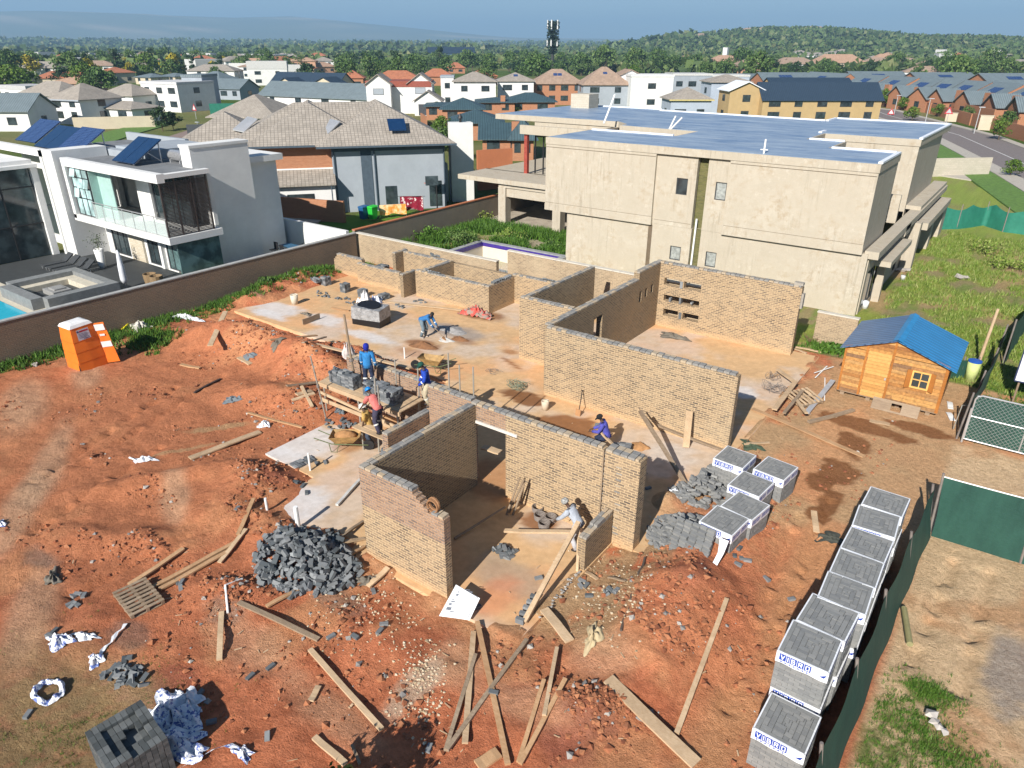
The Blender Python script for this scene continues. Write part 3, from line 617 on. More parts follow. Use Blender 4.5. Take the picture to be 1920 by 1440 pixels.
polys = {'a': [(-26.62, 40.26), (-6.66, 40.26), (-6.66, 45.6), (-10.4, 45.6), (-10.4, 49.4), (-12.7, 49.4), (-12.7, 53.55), (-6.85, 53.55), (-6.7, 66.2), (-15.1, 66.2), (-15.1, 63.2), (-30.3, 64.8), (-30.3, 65.8), (-40.1, 65.9), (-40.1, 52.6), (-28.0, 52.6), (-26.5, 51.0), (-26.5, 50.0), (-20.2, 49.4), (-20.2, 45.9), (-26.62, 45.9)]}
slabroof(polys['a'])
def inset_poly(p, d):
    n_ = len(p); a = sum(p[i][0]*p[(i+1) % n_][1]-p[(i+1) % n_][0]*p[i][1] for i in range(n_)); sg = 1 if a > 0 else -1; out = []
    for i in range(n_):
        A = Vector(p[i-1]); B = Vector(p[i]); C = Vector(p[(i+1) % n_]); e1 = (B-A).normalized(); e2 = (C-B).normalized()
        n1 = Vector((-e1.y, e1.x))*sg; n2 = Vector((-e2.y, e2.x))*sg; m = (n1+n2); m = m/ max(.3, m.dot(n1)); out.append((B.x+m.x*d, B.y+m.y*d))
    return out
pi_ = inset_poly(polys['a'], .12); e = MB(); e.box(-26.56, -18.82, 40.272, 40.279, 7.25, 7.27); e.box(-26.56, -18.82, 40.292, 40.299, 3.72, 3.735); e.box(-18.7, -16.3, 40.47, 40.478, 3.55, 3.565); e.box(-14.26, -6.74, 40.272, 40.279, 7.25, 7.27); e.box(-14.26, -6.74, 40.292, 40.299, 3.80, 3.815); e.box(-19.0, -18.75, 40.46, 40.47, .0, 3.2); e.build('plaster_joint', plain('joint_shadow', (.16, .12, .08), .9), T)  # dark lines and one upright strip laid over the plaster as construction joints
r = MB(); r.prism(pi_, RZ-.01, RZ+.012); r.build('roof_membrane', MEMB, T)
e = MB()
for a, b in (((-26.4, 45.85), (-20.3, 45.85)), ((-10.3, 45.5), (-6.9, 45.5)), ((-12.6, 49.35), (-10.5, 49.35)), ((-30.2, 64.7), (-15.2, 63.3)), ((-15.0, 66.1), (-6.8, 66.1)), ((-39.9, 65.8), (-30.5, 65.75)), ((-6.78, 66), (-6.92, 53.7)), ((-15.05, 63.3), (-15.05, 66)), ((-13.1, 53.7), (-13.1, 55.0)), ((-6.75, 45.4), (-6.75, 40.5))):
    e.bar((*a, RZ+.05), (*b, RZ+.05), .22, .10)
e.each('roof_edge_strip', MEMW, T)
e = MB(); e.box(-38.6, -36.6, 62.6, 64.4, RZ, RZ+1.25); e.build('chimney', brickmat('pale_stone', (.55, .50, .40), (.62, .56, .46), (.5, .45, .36), .45, .2, .012, .2), T)
e = MB(); g0 = G(1132, 232, RZ); e.tube((g0.x, g0.y, RZ), (g0.x+.15, g0.y+1.2, RZ+2.0), .07); g0 = G(1255, 242, RZ); e.tube((g0.x, g0.y, RZ), (g0.x+.4, g0.y, RZ+.9), .06); e.tube((g0.x+.1, g0.y, RZ), (g0.x+.8, g0.y+.2, RZ+.8), .06)
g0 = G(1432, 288, RZ); e.tube((g0.x, g0.y, RZ), (g0.x, g0.y, RZ+.75), .05); e.tube((g0.x-.2, g0.y, RZ+.2), (g0.x+.2, g0.y, RZ+.2), .03); e.each('vent_pipe', WPVC, T)
e = MB(); e.tube((-16.05, 40.6, 0), (-16.0, 40.6, 3.9), .06); e.build('downpipe', WPVC, T)
POLYP = plain('dusty_plastic_sheet', (.36, .38, .36), .35, .5, 6)
for a0, a1, z0, z1, c in ((-17.45, -16.75, 5.2, 6.15, 40.52), (-15.05, -14.4, 5.15, 6.15, 40.52), (-17.45, -16.75, 1.25, 2.1, 40.54), (-15.15, -14.5, 1.2, 2.1, 40.54)):
    window(T, 'x', c+.06, a0, a1, z0, z1, -1, FRAME, POLYP if z0 < 3 or a0 > -16 else GLASSD, 1, t=.05)
for a0, a1, z0, z1 in ((41.3, 44.2, .1, 2.2), (50, 51, .1, 2.2), (54.5, 58.5, .1, 2.4), (60.3, 61.3, .9, 2.2)): window(T, 'y', -6.42, a0, a1, z0, z1, 1, FRAME, GLASSD, 2)
e = MB(); e.wall('x', 40.42, 40.5, -26.55, -18.85, 7.28, 7.30); e.build('shadow_line', BEIGE, T) if False else None
# slabs of rubble floor under its porch, empty plunge pool beside it
e = MB(); e.prism([(-37, 46.5), (-25, 46.5), (-25, 60), (-37, 60)], -.3, .06); centred(e, 'porch_floor', plain('rubbly_concrete', (.46, .40, .32), .95, .35, 2, bump=.6), 'rubble strewn concrete porch floor under the beige unfinished house', 'floor slab')
Tp = thing('empty_pool', 'empty concrete swimming pool with purple tile line beside the unfinished house', 'swimming pool', (-29, 38.8, 0))
e = MB(); 
for a in ((-32.6, -24.9, 40.55, 40.95), (-32.6, -32.2, 35.5, 40.55), (-32.2, -24.9, 35.1, 35.5), (-25.3, -24.9, 35.5, 40.55)): e.box(*a, -1.6, .16)
e.build('coping', plain('grey_coping', (.34, .35, .35), .85), Tp)
e = MB(); e.box(-32.19, -25.3, 40.45, 40.54, -1.6, -.14); e.box(-32.19, -32.1, 35.5, 40.45, -1.6, -.14); e.build('pool_wall', plaster('pool_plaster', (.72, .66, .54), (.5, .42, .3), .4), Tp)
e = MB(); e.box(-32.19, -25.3, 40.43, 40.54, -.14, .10); e.box(-32.19, -32.08, 35.5, 40.43, -.14, .10); e.build('tile_band', plain('purple_tile', (.06, .035, .26), .35), Tp)

# ---------------------------------------------------------------- white modern house beyond the left boundary wall
T = thing('modern_house', 'white two storey modern house with glass balcony and flat roof beyond the left boundary wall', 'house', (-48, 26, 0))
w = MB(); w.box(-43.3, -42.25, 24.8, 28.9, -.3, 7.45); w.build('tall_pier', WHITE, T)
w = MB(); w.box(-43.35, -42.2, 24.75, 28.95, 7.45, 7.62); w.build('pier_cap', WHITE, T)
w = MB(); w.box(-46, -42.7, 28.9, 31.2, -.3, 6.1); w.box(-46.2, -42.4, 29.0, 31.6, 6.1, 6.5); w.build('rear_block', WHITE, T)
w = MB(); w.box(-51.6, -40.15, 21.3, 21.75, 6.05, 6.55); w.box(-40.6, -40.15, 21.75, 24.6, 6.25, 6.5); w.box(-51.6, -51.25, 21.3, 21.75, 2.7, 6.05); w.build('balcony_roof_beam', WHITE, T)
w = MB(); w.box(-51.6, -40.1, 21.3, 24.8, 2.55, 2.95); w.build('balcony_floor', WHITE, T)
w = MB(); w.box(-59.9, -43.5, 25.3, 30.4, -.3, 6.19); w.build('rear_wall', WHITE, T)
w = MB(); w.box(-60, -43.35, 21.75, 30.5, 6.2, 6.32); w.box(-43.35, -40.6, 21.75, 24.7, 6.2, 6.32); w.build('flat_roof', plain('grey_roof_screed', (.20, .21, .22), .85, .3, 2), T)
w = MB(); w.box(-52.0, -47.6, 25.2, 29.8, 6.32, 6.9); w.box(-52.5, -48.5, 24.6, 25.2, 6.32, 6.75); w.box(-60, -51.6, 30.1, 30.4, 6.32, 6.9); w.each('roof_upstand', GREYW, T)
w = MB(); w.box(-53.3, -51.9, 21.0, 24.5, -.2, 6.95); w.build('grey_pier', WHITE, T)
w = MB(); w.box(-53.6, -53.3, 20.9, 21.3, -.2, 6.9); w.box(-66, -53.3, 20.9, 21.35, 6.5, 6.95); w.build('portal_frame', WHITE, T)
w = MB(); w.wall('x', 23.2, 23.45, -52, -43.3, -.2, 2.55, [(-51.2, -49.0, 0, 2.45), (-46.6, -44.9, 0, 2.45), (-44.3, -41.0, 0, 2.45)]); w.box(-52, -41.0, 24.9, 25.15, 2.95, 6.2); w.build('wall', WHITE, T)
w = MB(); w.box(-48.6, -46.9, 23.05, 23.19, -.1, 2.55); w.build('stone_cladding', brickmat('stone_cladding_stone', (.60, .53, .40), (.72, .66, .54), (.5, .44, .34), .35, .12, .01, .3), T)
w = MB(); w.box(-44.75, -44.45, 22.95, 23.2, -.1, 2.55); w.build('white_column', WHITE, T)
for a0, a1, nm, gl in ((-51.2, -49.0, 3, GLASSD), (-46.6, -44.9, 3, GLASSD), (-44.3, -40.6, 6, GLASSB)): window(T, 'x', 23.3, a0, a1, 0, 2.5, -1, FRAME, gl, nm, name='sliding_door')
w = MB(); w.box(-40.6, -40.5, 21.9, 24.7, 0, 2.5); w.build('corner_glass', GLASSB, T)
f = MB(); 
for i in range(4):
    x = -51.1+i*.72; f.box(x-.03, x+.03, 21.5, 21.58, 2.95, 6.05)
for z in (3.0, 4.1, 4.75, 5.4, 6.0): f.box(-51.1, -48.94, 21.5, 21.58, z-.03, z+.03)
F_ = f.build('window', FRAME, T); F_['label'] = 'gridded window at the left end of the balcony'
for i in range(3):
    for j, (za, zb) in enumerate(((3.03, 4.07), (4.13, 4.72), (4.78, 5.37), (5.43, 5.97))):
        op = .16 if (i, j) in ((0, 1), (1, 2), (0, 3), (2, 2)) else 0
        g = MB(); x0 = -51.07+i*.72; g.add([(x0, 21.53-op, za), (x0+.66, 21.53-op, za), (x0+.66, 21.53, zb), (x0, 21.53, zb), (x0, 21.545-op, za), (x0+.66, 21.545-op, za), (x0+.66, 21.545, zb), (x0, 21.545, zb)], [(0, 1, 2, 3), (7, 6, 5, 4), (0, 4, 5, 1), (3, 2, 6, 7)]); g.build('pane', GLASSL, F_)
w = MB(); w.box(-48.9, -47.2, 22.1, 22.16, 2.97, 6.05); w.box(-48.94, -48.88, 21.6, 22.1, 2.97, 6.05); w.build('glass_screen', plain('frosted_green_glass', (.38, .56, .52), .3, .15), T)
w = MB(); w.box(-47.2, -45.6, 23.6, 23.75, 2.97, 6.05); w.build('balcony_back_wall', WHITE, T)
window(T, 'x', 23.8, -45.5, -41.4, 2.98, 6.0, -1, FRAME, GLASSD, 4, name='sliding_door')
b = MB(); b.bar((-48.9, 21.4, 4.02), (-40.25, 21.4, 4.02), .05, .05)
for i in range(8): x = -48.8+i*1.21; b.box(x-.02, x+.02, 21.38, 21.42, 2.95, 4.0)
B_ = b.build('balustrade', ALU, T); g = MB(); g.box(-48.85, -40.3, 21.405, 21.415, 3.0, 3.9)
n = N('clear_glass'); n.b.inputs['Base Color'].default_value = (.75, .88, .85, 1); n.b.inputs['Roughness'].default_value = .05; n.b.inputs['Alpha'].default_value = .28; CLEAR = n.m; g.build('balustrade_glass', CLEAR, B_)
b = MB()
for i in range(40): z = 3.0+i*.077; b.box(-40.3, -40.24, 21.45, 24.3, z, z+.045)
for y in (21.4, 22.3, 23.3, 24.3): b.box(-40.32, -40.22, y, y+.07, 2.95, 6.2)
b.build('louvre_screen', plain('dark_bronze', (.05, .038, .035), .5), T)
w = MB(); w.box(-60, -54.2, 14.0, 20.6, 6.0, 6.3); w.box(-60, -53.7, 13.9, 20.7, 5.85, 6.05); w.box(-54.3, -53.9, 20.3, 20.7, -.2, 5.85); w.build('left_wing_roof', WHITE, T)
gg = MB(); gg.box(-54.25, -54.15, 12, 20.3, 0, 5.85); gg.build('left_wing_glass', GLASSD, T)
gg = MB(); 
for y in (12, 14.1, 16.2, 18.3): gg.box(-54.15, -54.08, y, y+.07, 0, 5.85)
for z in (2.2, 4.6): gg.box(-54.16, -54.07, 12, 20.3, z, z+.06)
gg.each('glazing_bar', BLACK, T)
w = MB(); w.box(-60, -53.3, 22.3, 22.5, -.2, 6.5); w.box(-51.9, -51.2, 24.4, 24.7, 2.95, 6.2); w.box(-60, -53.8, 24.2, 24.5, -.2, 6.2); w.box(-56.5, -53.6, 21.4, 24.2, 2.7, 2.95); w.build('recess_wall', WHITE, T)
# solar things on its roof, each a thing of its own
def tilted(name, label, cat, c, w_, l_, nx, ny, mat, tilt=R(32), group=None, rot=0.0):
    t = thing(name, label, cat, c, group); M = Matrix.Translation(c) @ Matrix.Rotation(rot, 4, 'Z'); 
    for i in range(nx):
        p = MB(); x0 = -w_/2+i*w_/nx
        def S(x, s, h=0): return M @ Vector((x, -l_/2*math.cos(tilt)+s*math.cos(tilt)-h*math.sin(tilt), .12+s*math.sin(tilt)+h*math.cos(tilt)))
        a, b_ = x0+.02, x0+w_/nx-.02
        vs = [S(a, 0), S(b_, 0), S(b_, l_), S(a, l_), S(a, 0, .07), S(b_, 0, .07), S(b_, l_, .07), S(a, l_, .07)]
        p.add(vs, [(0, 3, 2, 1), (4, 5, 6, 7), (0, 1, 5, 4), (1, 2, 6, 5), (2, 3, 7, 6), (3, 0, 4, 7)]); p.build('panel', mat, t)
    fr = MB(); 
    for x in (-w_/2+.2, w_/2-.2):
        fr.bar(S(x, 0, -.04), S(x, l_, -.04), .06, .06); tp = S(x, l_*.9, -.05); fr.bar(tp, (tp.x, tp.y, c[2]), .06, .06); fr.bar(S(x, l_*.5, -.05), (tp.x, tp.y, c[2]+.1), .04, .04)
    fr.build('stand', ALU, t); return t
g0 = G(95, 262, 6.32); 
tilted('solar_collector', 'dark blue solar water collector at the centre of the balcony roof', 'solar collector', (-46.9, 24.0, 6.32), 2.7, 2.4, 2, 1, COLLECT)
tilted('solar_collector', 'dark blue solar collector between the two pale gridded solar panels', 'solar collector', (-58.3, 24.3, 6.32), 3.4, 2.4, 2, 1, COLLECT)
tilted('solar_array', 'gridded solar panel array right of the dark blue collector pair', 'solar panel', (-54.7, 24.2, 6.32), 3.2, 2.6, 3, 1, SOLAR)
tilted('solar_array', 'gridded solar panel array cut by the left edge of the view', 'solar panel', (-63.5, 25.2, 6.32), 3.4, 2.6, 3, 1, SOLAR)
for i, (x, y) in enumerate(((-45.0, 25.6), (-44.4, 26.6))):
    t = thing('geyser_tank', ('silver wrapped hot water tank lying nearest the white pier', 'silver wrapped hot water tank behind its twin on the flat roof')[i], 'water tank', (x, y, 6.32)); b = MB(); b.tube((x-.8, y, 6.75), (x+.8, y, 6.75), .33, n=12); b.build('tank', plain('foil', (.7, .7, .7), .3, .3, 9, metal=.7), t); b = MB(); b.box(x-.6, x-.5, y-.3, y+.3, 6.32, 6.5); b.box(x+.5, x+.6, y-.3, y+.3, 6.32, 6.5); b.build('cradle', ALU, t)
# terrace
e = MB(); e.box(-54, -36.7, 15.4, 23.0, -.35, .02); tag(e.build('terrace_paving', plain('charcoal_paving', (.055, .06, .062), .6, .2, 2)), kind='structure')
e = MB(); e.box(-54, -36.7, 10, 15.4, -.35, .0); tag(e.build('poolside_paving', plain('cream_paving', (.58, .53, .42), .85, .15, 3)), kind='structure')
e = MB(); e.prism([(-47.2, 10.2), (-42.3, 10.2), (-42.3, 13.9), (-47.2, 13.9)], -.01, .03); n = N('pool_water_blue'); tag(e.build('pool_water', n.fin(n.mix(n.noise(n.coord(), 3, 3), (.02, .38, .55), (.06, .55, .68)), .06, n.noise(n.coord(), 5, 3), .2, .03, spec=.6)), kind='structure')
t = thing('sunken_firepit', 'sunken grey fire pit seat with raised walls in the neighbour terrace', 'fire pit', (-44.4, 16.6, 0))
e = MB()
for a in ((-47.3, -42.0, 18.3, 18.8), (-47.3, -46.6, 14.9, 18.3), (-42.6, -42.0, 14.9, 18.3), (-46.6, -42.6, 14.3, 14.9)): e.box(*a, 0, .62)
e.build('surround', plain('grey_render', (.22, .23, .23), .8), t); e = MB()
for a in ((-46.6, -42.6, 17.7, 18.3), (-46.6, -46.0, 14.9, 17.7), (-43.2, -42.6, 14.9, 17.7)): e.box(*a, 0, .35)
e.build('bench', plain('cream_bench', (.60, .55, .44), .8), t); e = MB(); e.box(-45.4, -44.0, 16, 17, 0, .3); e.box(-45.1, -44.3, 16.2, 16.8, .3, .38); e.build('burner', plain('stone_grey', (.3, .3, .29), .8), t)
t = thing('tall_planter', 'tall white tapered planter with olive shrub by the stone clad wall', 'planter', (-47.95, 20.7, 0)); e = MB(); e.lathe((-47.95, 20.7, 0), [(.20, 0), (.22, .3), (.30, 1.25), (.27, 1.27), (.24, 1.2)], 16); e.build('pot', WPVC, t, True)
OLIVE = leafmat('olive_leaf', [(.03, .05, .02), (.07, .10, .05), (.11, .13, .08)])
e = MB()
for k in range(160):
    p = Vector((random.gauss(0, .22), random.gauss(0, .22), 1.75+random.gauss(0, .25))); d = Vector((random.gauss(0, 1), random.gauss(0, 1), random.gauss(0, .6))).normalized()*.07; s_ = d.orthogonal().normalized()*.03
    p += Vector((-47.95, 20.7, 0)); e.add([p-d, p+s_, p+d, p-s_], [(0, 1, 2, 3)])
e.build('foliage', OLIVE, t); e = MB(); e.tube((-47.95, 20.7, 1.2), (-47.9, 20.7, 1.8), .02, n=5); e.build('stem', plain('bark', (.12, .085, .055), .9), t)
t = thing('folded_umbrella', 'closed white patio umbrella standing behind the left boundary wall', 'umbrella', (-42.4, 19.3, 0)); e = MB(); e.lathe((-42.4, 19.3, 0), [(.10, .35), (.20, .6), (.17, 1.4), (.09, 2.2), (.03, 2.35)], 10); e.build('canopy', plain('white_canvas', (.72, .74, .78), .8), t, True); e = MB(); e.tube((-42.4, 19.3, 0), (-42.4, 19.3, .5), .03); e.build('pole', ALU, t)
for i in range(4):
    x = -50.6+i*.95; t = thing('sun_lounger', ['dark slatted sun lounger nearest the glass wing', 'dark sun lounger with a red towel stripe', 'third dark sun lounger along the terrace row', 'dark sun lounger nearest the stone clad wall'][i], 'lounger', (x, 19.4, 0), 'loungers on the neighbour terrace')
    e = MB(); e.box(x-.32, x+.32, 18.2, 19.5, .26, .32); e.build('seat', plain('charcoal_weave', (.05, .055, .06), .8), t); e = MB(); e.obox((x, 19.82, .5), (.32, 0, 0), (0, .28, .22), (0, -.02, .03)); e.build('backrest', MATS['charcoal_weave'], t)
    for sx in (-.28, .28):
        for sy in (18.3, 19.7): e = MB(); e.box(x+sx-.02, x+sx+.02, sy-.02, sy+.02, 0.02, .27); e.build('leg', ALU, t)
for i, x in enumerate((-41.9, -41.2)):
    t = thing('tub_chair', ('brown rattan tub chair behind the boundary wall near the umbrella', 'rattan tub chair with white cushion nearest the corner glass')[i], 'chair', (x, 20.6, 0)); e = MB(); e.lathe((x, 20.6, 0), [(.30, .02), (.36, .4), (.38, .72), (.33, .72), (.30, .42), (.05, .40)], 12); e.build('shell', plain('rattan', (.28, .19, .10), .8, .4, 20), t); e = MB(); e.lathe((x, 20.6, .4), [(.27, 0), (.28, .1), (.2, .13)], 10); e.build('cushion', plain('cream_cushion', (.66, .62, .55), .9), t)

# ---------------------------------------------------------------- grey and brick double-storey house (turned 48 degrees)
HU = Vector((.632, .775, 0)); HV = Vector((-.775, .632, 0)); HO = Vector((-49.4, 41.8, 0))
MH = Matrix(((HU.x, HV.x, 0, HO.x), (HU.y, HV.y, 0, HO.y), (0, 0, 1, 0), (0, 0, 0, 1)))
T = thing('grey_house', 'grey plastered double storey house with tan tiled hip roof and brick left side', 'house', tuple(HO)); 
def HB(name, mb, mats, par=None, label=None):
    mb.xform(MH); o = mb.build(name, mats, par or T)
    if label: o['label'] = label
    return o
m = MB(); m.box(0, 9.7, 0, 14, -.3, 5.45); HB('wall', m, GREYW)
m = MB(); m.box(-6.2, 0, 1.0, 14, -.3, 5.45); HB('brick_wall', m, [REDB])
m = MB(); m.box(-12.6, -6.2, 5.0, 12, -.3, 5.1); HB('brick_wall', m, [REDB])
m = MB(); m.box(-6.25, -.0, -1.0, .99, -.3, 2.6); m.box(-12, -6.3, 3.5, 4.99, -.3, 2.5); HB('white_ground_wall', m, WHITE)
m = MB(); m.add([(-6.6, -1.5, 2.65), (.1, -1.5, 2.65), (.1, .99, 3.55), (-6.6, .99, 3.55), (-6.6, -1.5, 2.5), (.1, -1.5, 2.5), (.1, .99, 3.4), (-6.6, .99, 3.4)], [(0, 1, 2, 3), (7, 6, 5, 4), (0, 4, 5, 1), (0, 3, 7, 4), (1, 5, 6, 2)])
m.add([(-12.2, 3.0, 2.6), (-6.5, 3.0, 2.6), (-6.5, 4.98, 3.4), (-12.2, 4.98, 3.4), (-12.2, 3.0, 2.45), (-6.5, 3.0, 2.45), (-6.5, 4.98, 3.3), (-12.2, 4.98, 3.3)], [(0, 1, 2, 3), (7, 6, 5, 4), (0, 4, 5, 1), (0, 3, 7, 4), (1, 5, 6, 2)]); HB('lean_to_roof', m, TILEG)
m = MB(); m.box(-6.3, .05, .9, 1.02, 3.5, 3.62); HB('flashing', m, WPVC)
def hip(x0, x1, y0, y1, ze, zr, th=.14):
    h = min(x1-x0, y1-y0)/2; m = MB()
    if x1-x0 >= y1-y0: A, B = (x0+h, (y0+y1)/2, zr), (x1-h, (y0+y1)/2, zr); fs = [(0, 1, 5, 4), (1, 2, 5), (2, 3, 4, 5), (3, 0, 4)]
    else: A, B = ((x0+x1)/2, y0+h, zr), ((x0+x1)/2, y1-h, zr); fs = [(0, 1, 4), (1, 2, 5, 4), (2, 3, 5), (3, 0, 4, 5)]
    vs = [(x0, y0, ze), (x1, y0, ze), (x1, y1, ze), (x0, y1, ze), A, B]+[(x0, y0, ze-th), (x1, y0, ze-th), (x1, y1, ze-th), (x0, y1, ze-th)]
    m.add(vs, fs+[(6, 7, 1, 0), (7, 8, 2, 1), (8, 9, 3, 2), (9, 6, 0, 3), (9, 8, 7, 6)]); return m
HB('roof', hip(-1.2, 10.6, -.8, 15, 5.55, 8.6), TILEG); HB('roof', hip(-7.0, 4.0, .1, 15.5, 5.6, 8.58), TILEG); HB('roof', hip(-8.5, 10.0, 1.6, 13, 5.6, 8.5), TILEG); HB('roof', hip(-13.5, -4.5, 4.2, 14, 5.2, 7.7), TILEG)
m = MB(); m.box(-1.25, 10.65, -.92, -.80, 5.38, 5.53); m.box(-7.05, -1.3, .08, .2, 5.42, 5.58); m.box(-13.5, -7.1, 4.08, 4.2, 5.02, 5.18); m.xform(MH); m.each('gutter', DGREY, T)
m = MB(); m.box(0, 9.72, -.03, 0, 5.0, 5.45); m.box(2.4, 3.3, -.05, -.03, 0, 5.0); HB('dark_band', m, DGREY)
m = MB()
for x in (.15, 3.55, 9.6): m.tube((x, -.12, 0), (x, -.12, 5.3), .06)
for x in (-5.9, -.3): m.tube((x, -1.4, 0), (x, -1.4, 2.5), .05)
m.tube((-6.3, .3, 2.6), (-6.3, .3, 5.3), .05); m.xform(MH); m.each('downpipe', DGREY, T)
m = MB(); m.box(4.3, 5.3, -.06, -.01, .3, 2.0); HB('window', m, GLASSD); m = MB(); m.box(8.2, 9.3, -.06, -.01, .1, 2.3); HB('door', m, GLASSD); m = MB(); m.box(-4, -1.8, -1.06, -1.0, 1.3, 1.8); HB('window', m, GLASSD); m = MB(); m.box(-11.5, -9.5, 3.44, 3.5, 1.0, 1.6); HB('window', m, GLASSD)
m = MB(); m.add([(5.0, 1.2-.9, 6.55), (6.5, .3, 6.55), (6.5, 1.55, 7.35), (5.0, 1.55, 7.35), (5.0, .3, 6.65), (6.5, .3, 6.65), (6.5, 1.5, 7.45), (5.0, 1.5, 7.45)], [(4, 5, 6, 7), (0, 1, 5, 4), (1, 2, 6, 5), (3, 0, 4, 7)]); HB('roof_collector', m, COLLECT)
m = MB(); 
for x, y in ((-1.15, 2.2), (-8.2, 6.0)): m.add([(x-.0, y, 6.35), (x+1.0, y-1.0+.2, 6.2), (x+2.2, y+.2, 7.15), (x+1.3, y+1.3, 7.3), (x, y, 6.45), (x+1, y-.8, 6.3), (x+2.2, y+.2, 7.25), (x+1.3, y+1.3, 7.4)], [(4, 5, 6, 7), (0, 1, 5, 4), (1, 2, 6, 5), (3, 0, 4, 7), (2, 3, 7, 6)])
m.xform(MH); m.each('skylight', ALU, T)
# annex and tall white chimney
T2 = thing('white_chimney', 'tall plain white chimney stack right of the grey house', 'chimney', (-43.5, 52.5, 0)); m = MB()
a = Vector((-43.6, 51.7, 0)); u = Vector((0.02, 1, 0)).normalized(); 
m.add([(a_+Vector((-44.5, 51.6, z_))) for z_ in (-.3, 6.9) for a_ in (HU*0, HU*2.1, HU*2.1+HV*1.2, HV*1.2)], [(0, 3, 2, 1), (4, 5, 6, 7), (0, 1, 5, 4), (1, 2, 6, 5), (2, 3, 7, 6), (3, 0, 4, 7)]); m.build('stack', WHITE, T2)
m = MB(); m.lathe((-44.3, 52.8, 6.9), [(.12, 0), (.12, .3), (.25, .35), (.05, .75)], 8); m.build('cowl', BLACK, T2)
m = MB(); m.add([(-45.2, 50.2, 0), (-44.6, 51.2, 0), (-48, 54, 0), (-48.6, 53, 0), (-45.2, 50.2, 3.6), (-44.6, 51.2, 3.4), (-48, 54, 3.4), (-48.6, 53, 3.6)], [(4, 5, 6, 7), (0, 1, 5, 4), (1, 2, 6, 5), (2, 3, 7, 6), (3, 0, 4, 7)]); m.build('flue_wing', GREYW, T2)
# yard things
def at(px, py, z=0): return G(px, py, z)
BW = brickmat('boundary_brick', (.26, .20, .14), (.44, .33, .22), (.54, .42, .27), smear=.55, dirt=(.62, .50, .34), bump=.6)
BWD = brickmat('boundary_brick_brown', (.20, .15, .11), (.27, .19, .13), (.32, .24, .17), smear=.35, dirt=(.34, .26, .18), bump=.9)
GBL = plaster('grey_block_render', (.27, .23, .18), (.36, .28, .18), .5)
def bwall(label, x0, x1, y0, y1, z1, mat, cap=None, z0=-.5, nm='boundary_wall'):
    t = thing(nm, label, 'wall', ((x0+x1)/2, (y0+y1)/2, 0)); m = MB(); m.box(x0, x1, y0, y1, z0, z1); m.build('wall', mat, t)
    if cap: m = MB(); m.box(x0-.03, x1+.03, y0-.03, y1+.03, z1, z1+.06); m.build('coping', cap, t)
    return t
CAPL = plain('pale_mortar_cap', (.60, .56, .48), .9, .2)
bwall('long brown brick boundary wall between the red soil and the modern house', -36.45, -36.22, -3, 32.0, 1.78, BWD, plain('grey_cap', (.42, .42, .40), .8))
bwall('light tan brick boundary wall behind the half built rear rooms', -36.45, -24.6, 32.25, 32.5, 1.72, BW, CAPL)
t = bwall('taller tan brick boundary wall section in front of the beige house', -24.55, -7.95, 33.3, 33.52, 2.15, BW, CAPL)
bwall('low tan brick boundary wall stub right of the tall slotted wall', -7.2, -5.35, 35.2, 35.42, 1.45, BW, CAPL)
t = thing('boundary_wall', 'grey rendered boundary wall with terracotta top running back beside the weeds', 'wall', (-36.4, 43, 0)); m = MB(); m.box(-37.2, -36.98, 32.6, 62, -.3, 1.75); m.build('wall', GBL, t); m = MB(); m.box(-37.23, -36.95, 32.6, 62, 1.75, 1.82); m.build('coping', REDP, t)
t = thing('garden_wall', 'white garden wall casting blue shade behind the boundary corner', 'wall', (-40, 31, 0)); m = MB(); m.box(-46, -36.7, 31.6, 31.85, -.3, 1.95); m.build('wall', WHITE, t)
t = thing('garden_wall', 'terracotta brick garden wall below the grey house', 'wall', (-46.5, 37, 0)); m = MB(); p0, p1 = G(512, 405), G(648, 415); m.bar((p0.x, p0.y, .7), (p1.x, p1.y, .7), .22, 1.9); m.build('wall', REDB, t)
t = thing('patio_table', 'blue patio table with chairs in the shade of the white garden wall', 'table', (-40.5, 29.9, 0)); m = MB(); m.box(-41.3, -40.0, 29.5, 30.3, .70, .74); m.build('table_top', plain('blue_table', (.05, .14, .24), .5), t)
for sx in (-41.2, -40.1):
    for sy in (29.6, 30.2): m = MB(); m.tube((sx, sy, -.05), (sx, sy, .7), .02); m.build('leg', ALU, t)
for i, (x, y) in enumerate(((-41.6, 29.3), (-39.6, 30.1), (-40.6, 29.0))):
    t = thing('patio_chair', ['metal patio chair at the left end of the blue table', 'metal patio chair at the right end of the blue table', 'metal patio chair on the near side of the blue table'][i], 'chair', (x, y, -.1)); m = MB(); m.box(x-.22, x+.22, y-.22, y+.22, .40, .44); m.build('seat', BLACK, t); m = MB(); m.box(x-.22, x+.22, y+.2, y+.23, .44, .9); m.build('backrest', BLACK, t)
    for sx in (-.2, .2):
        for sy in (-.2, .2): m = MB(); m.tube((x+sx, y+sy, -.1), (x+sx, y+sy, .4), .015, n=5); m.build('leg', ALU, t)
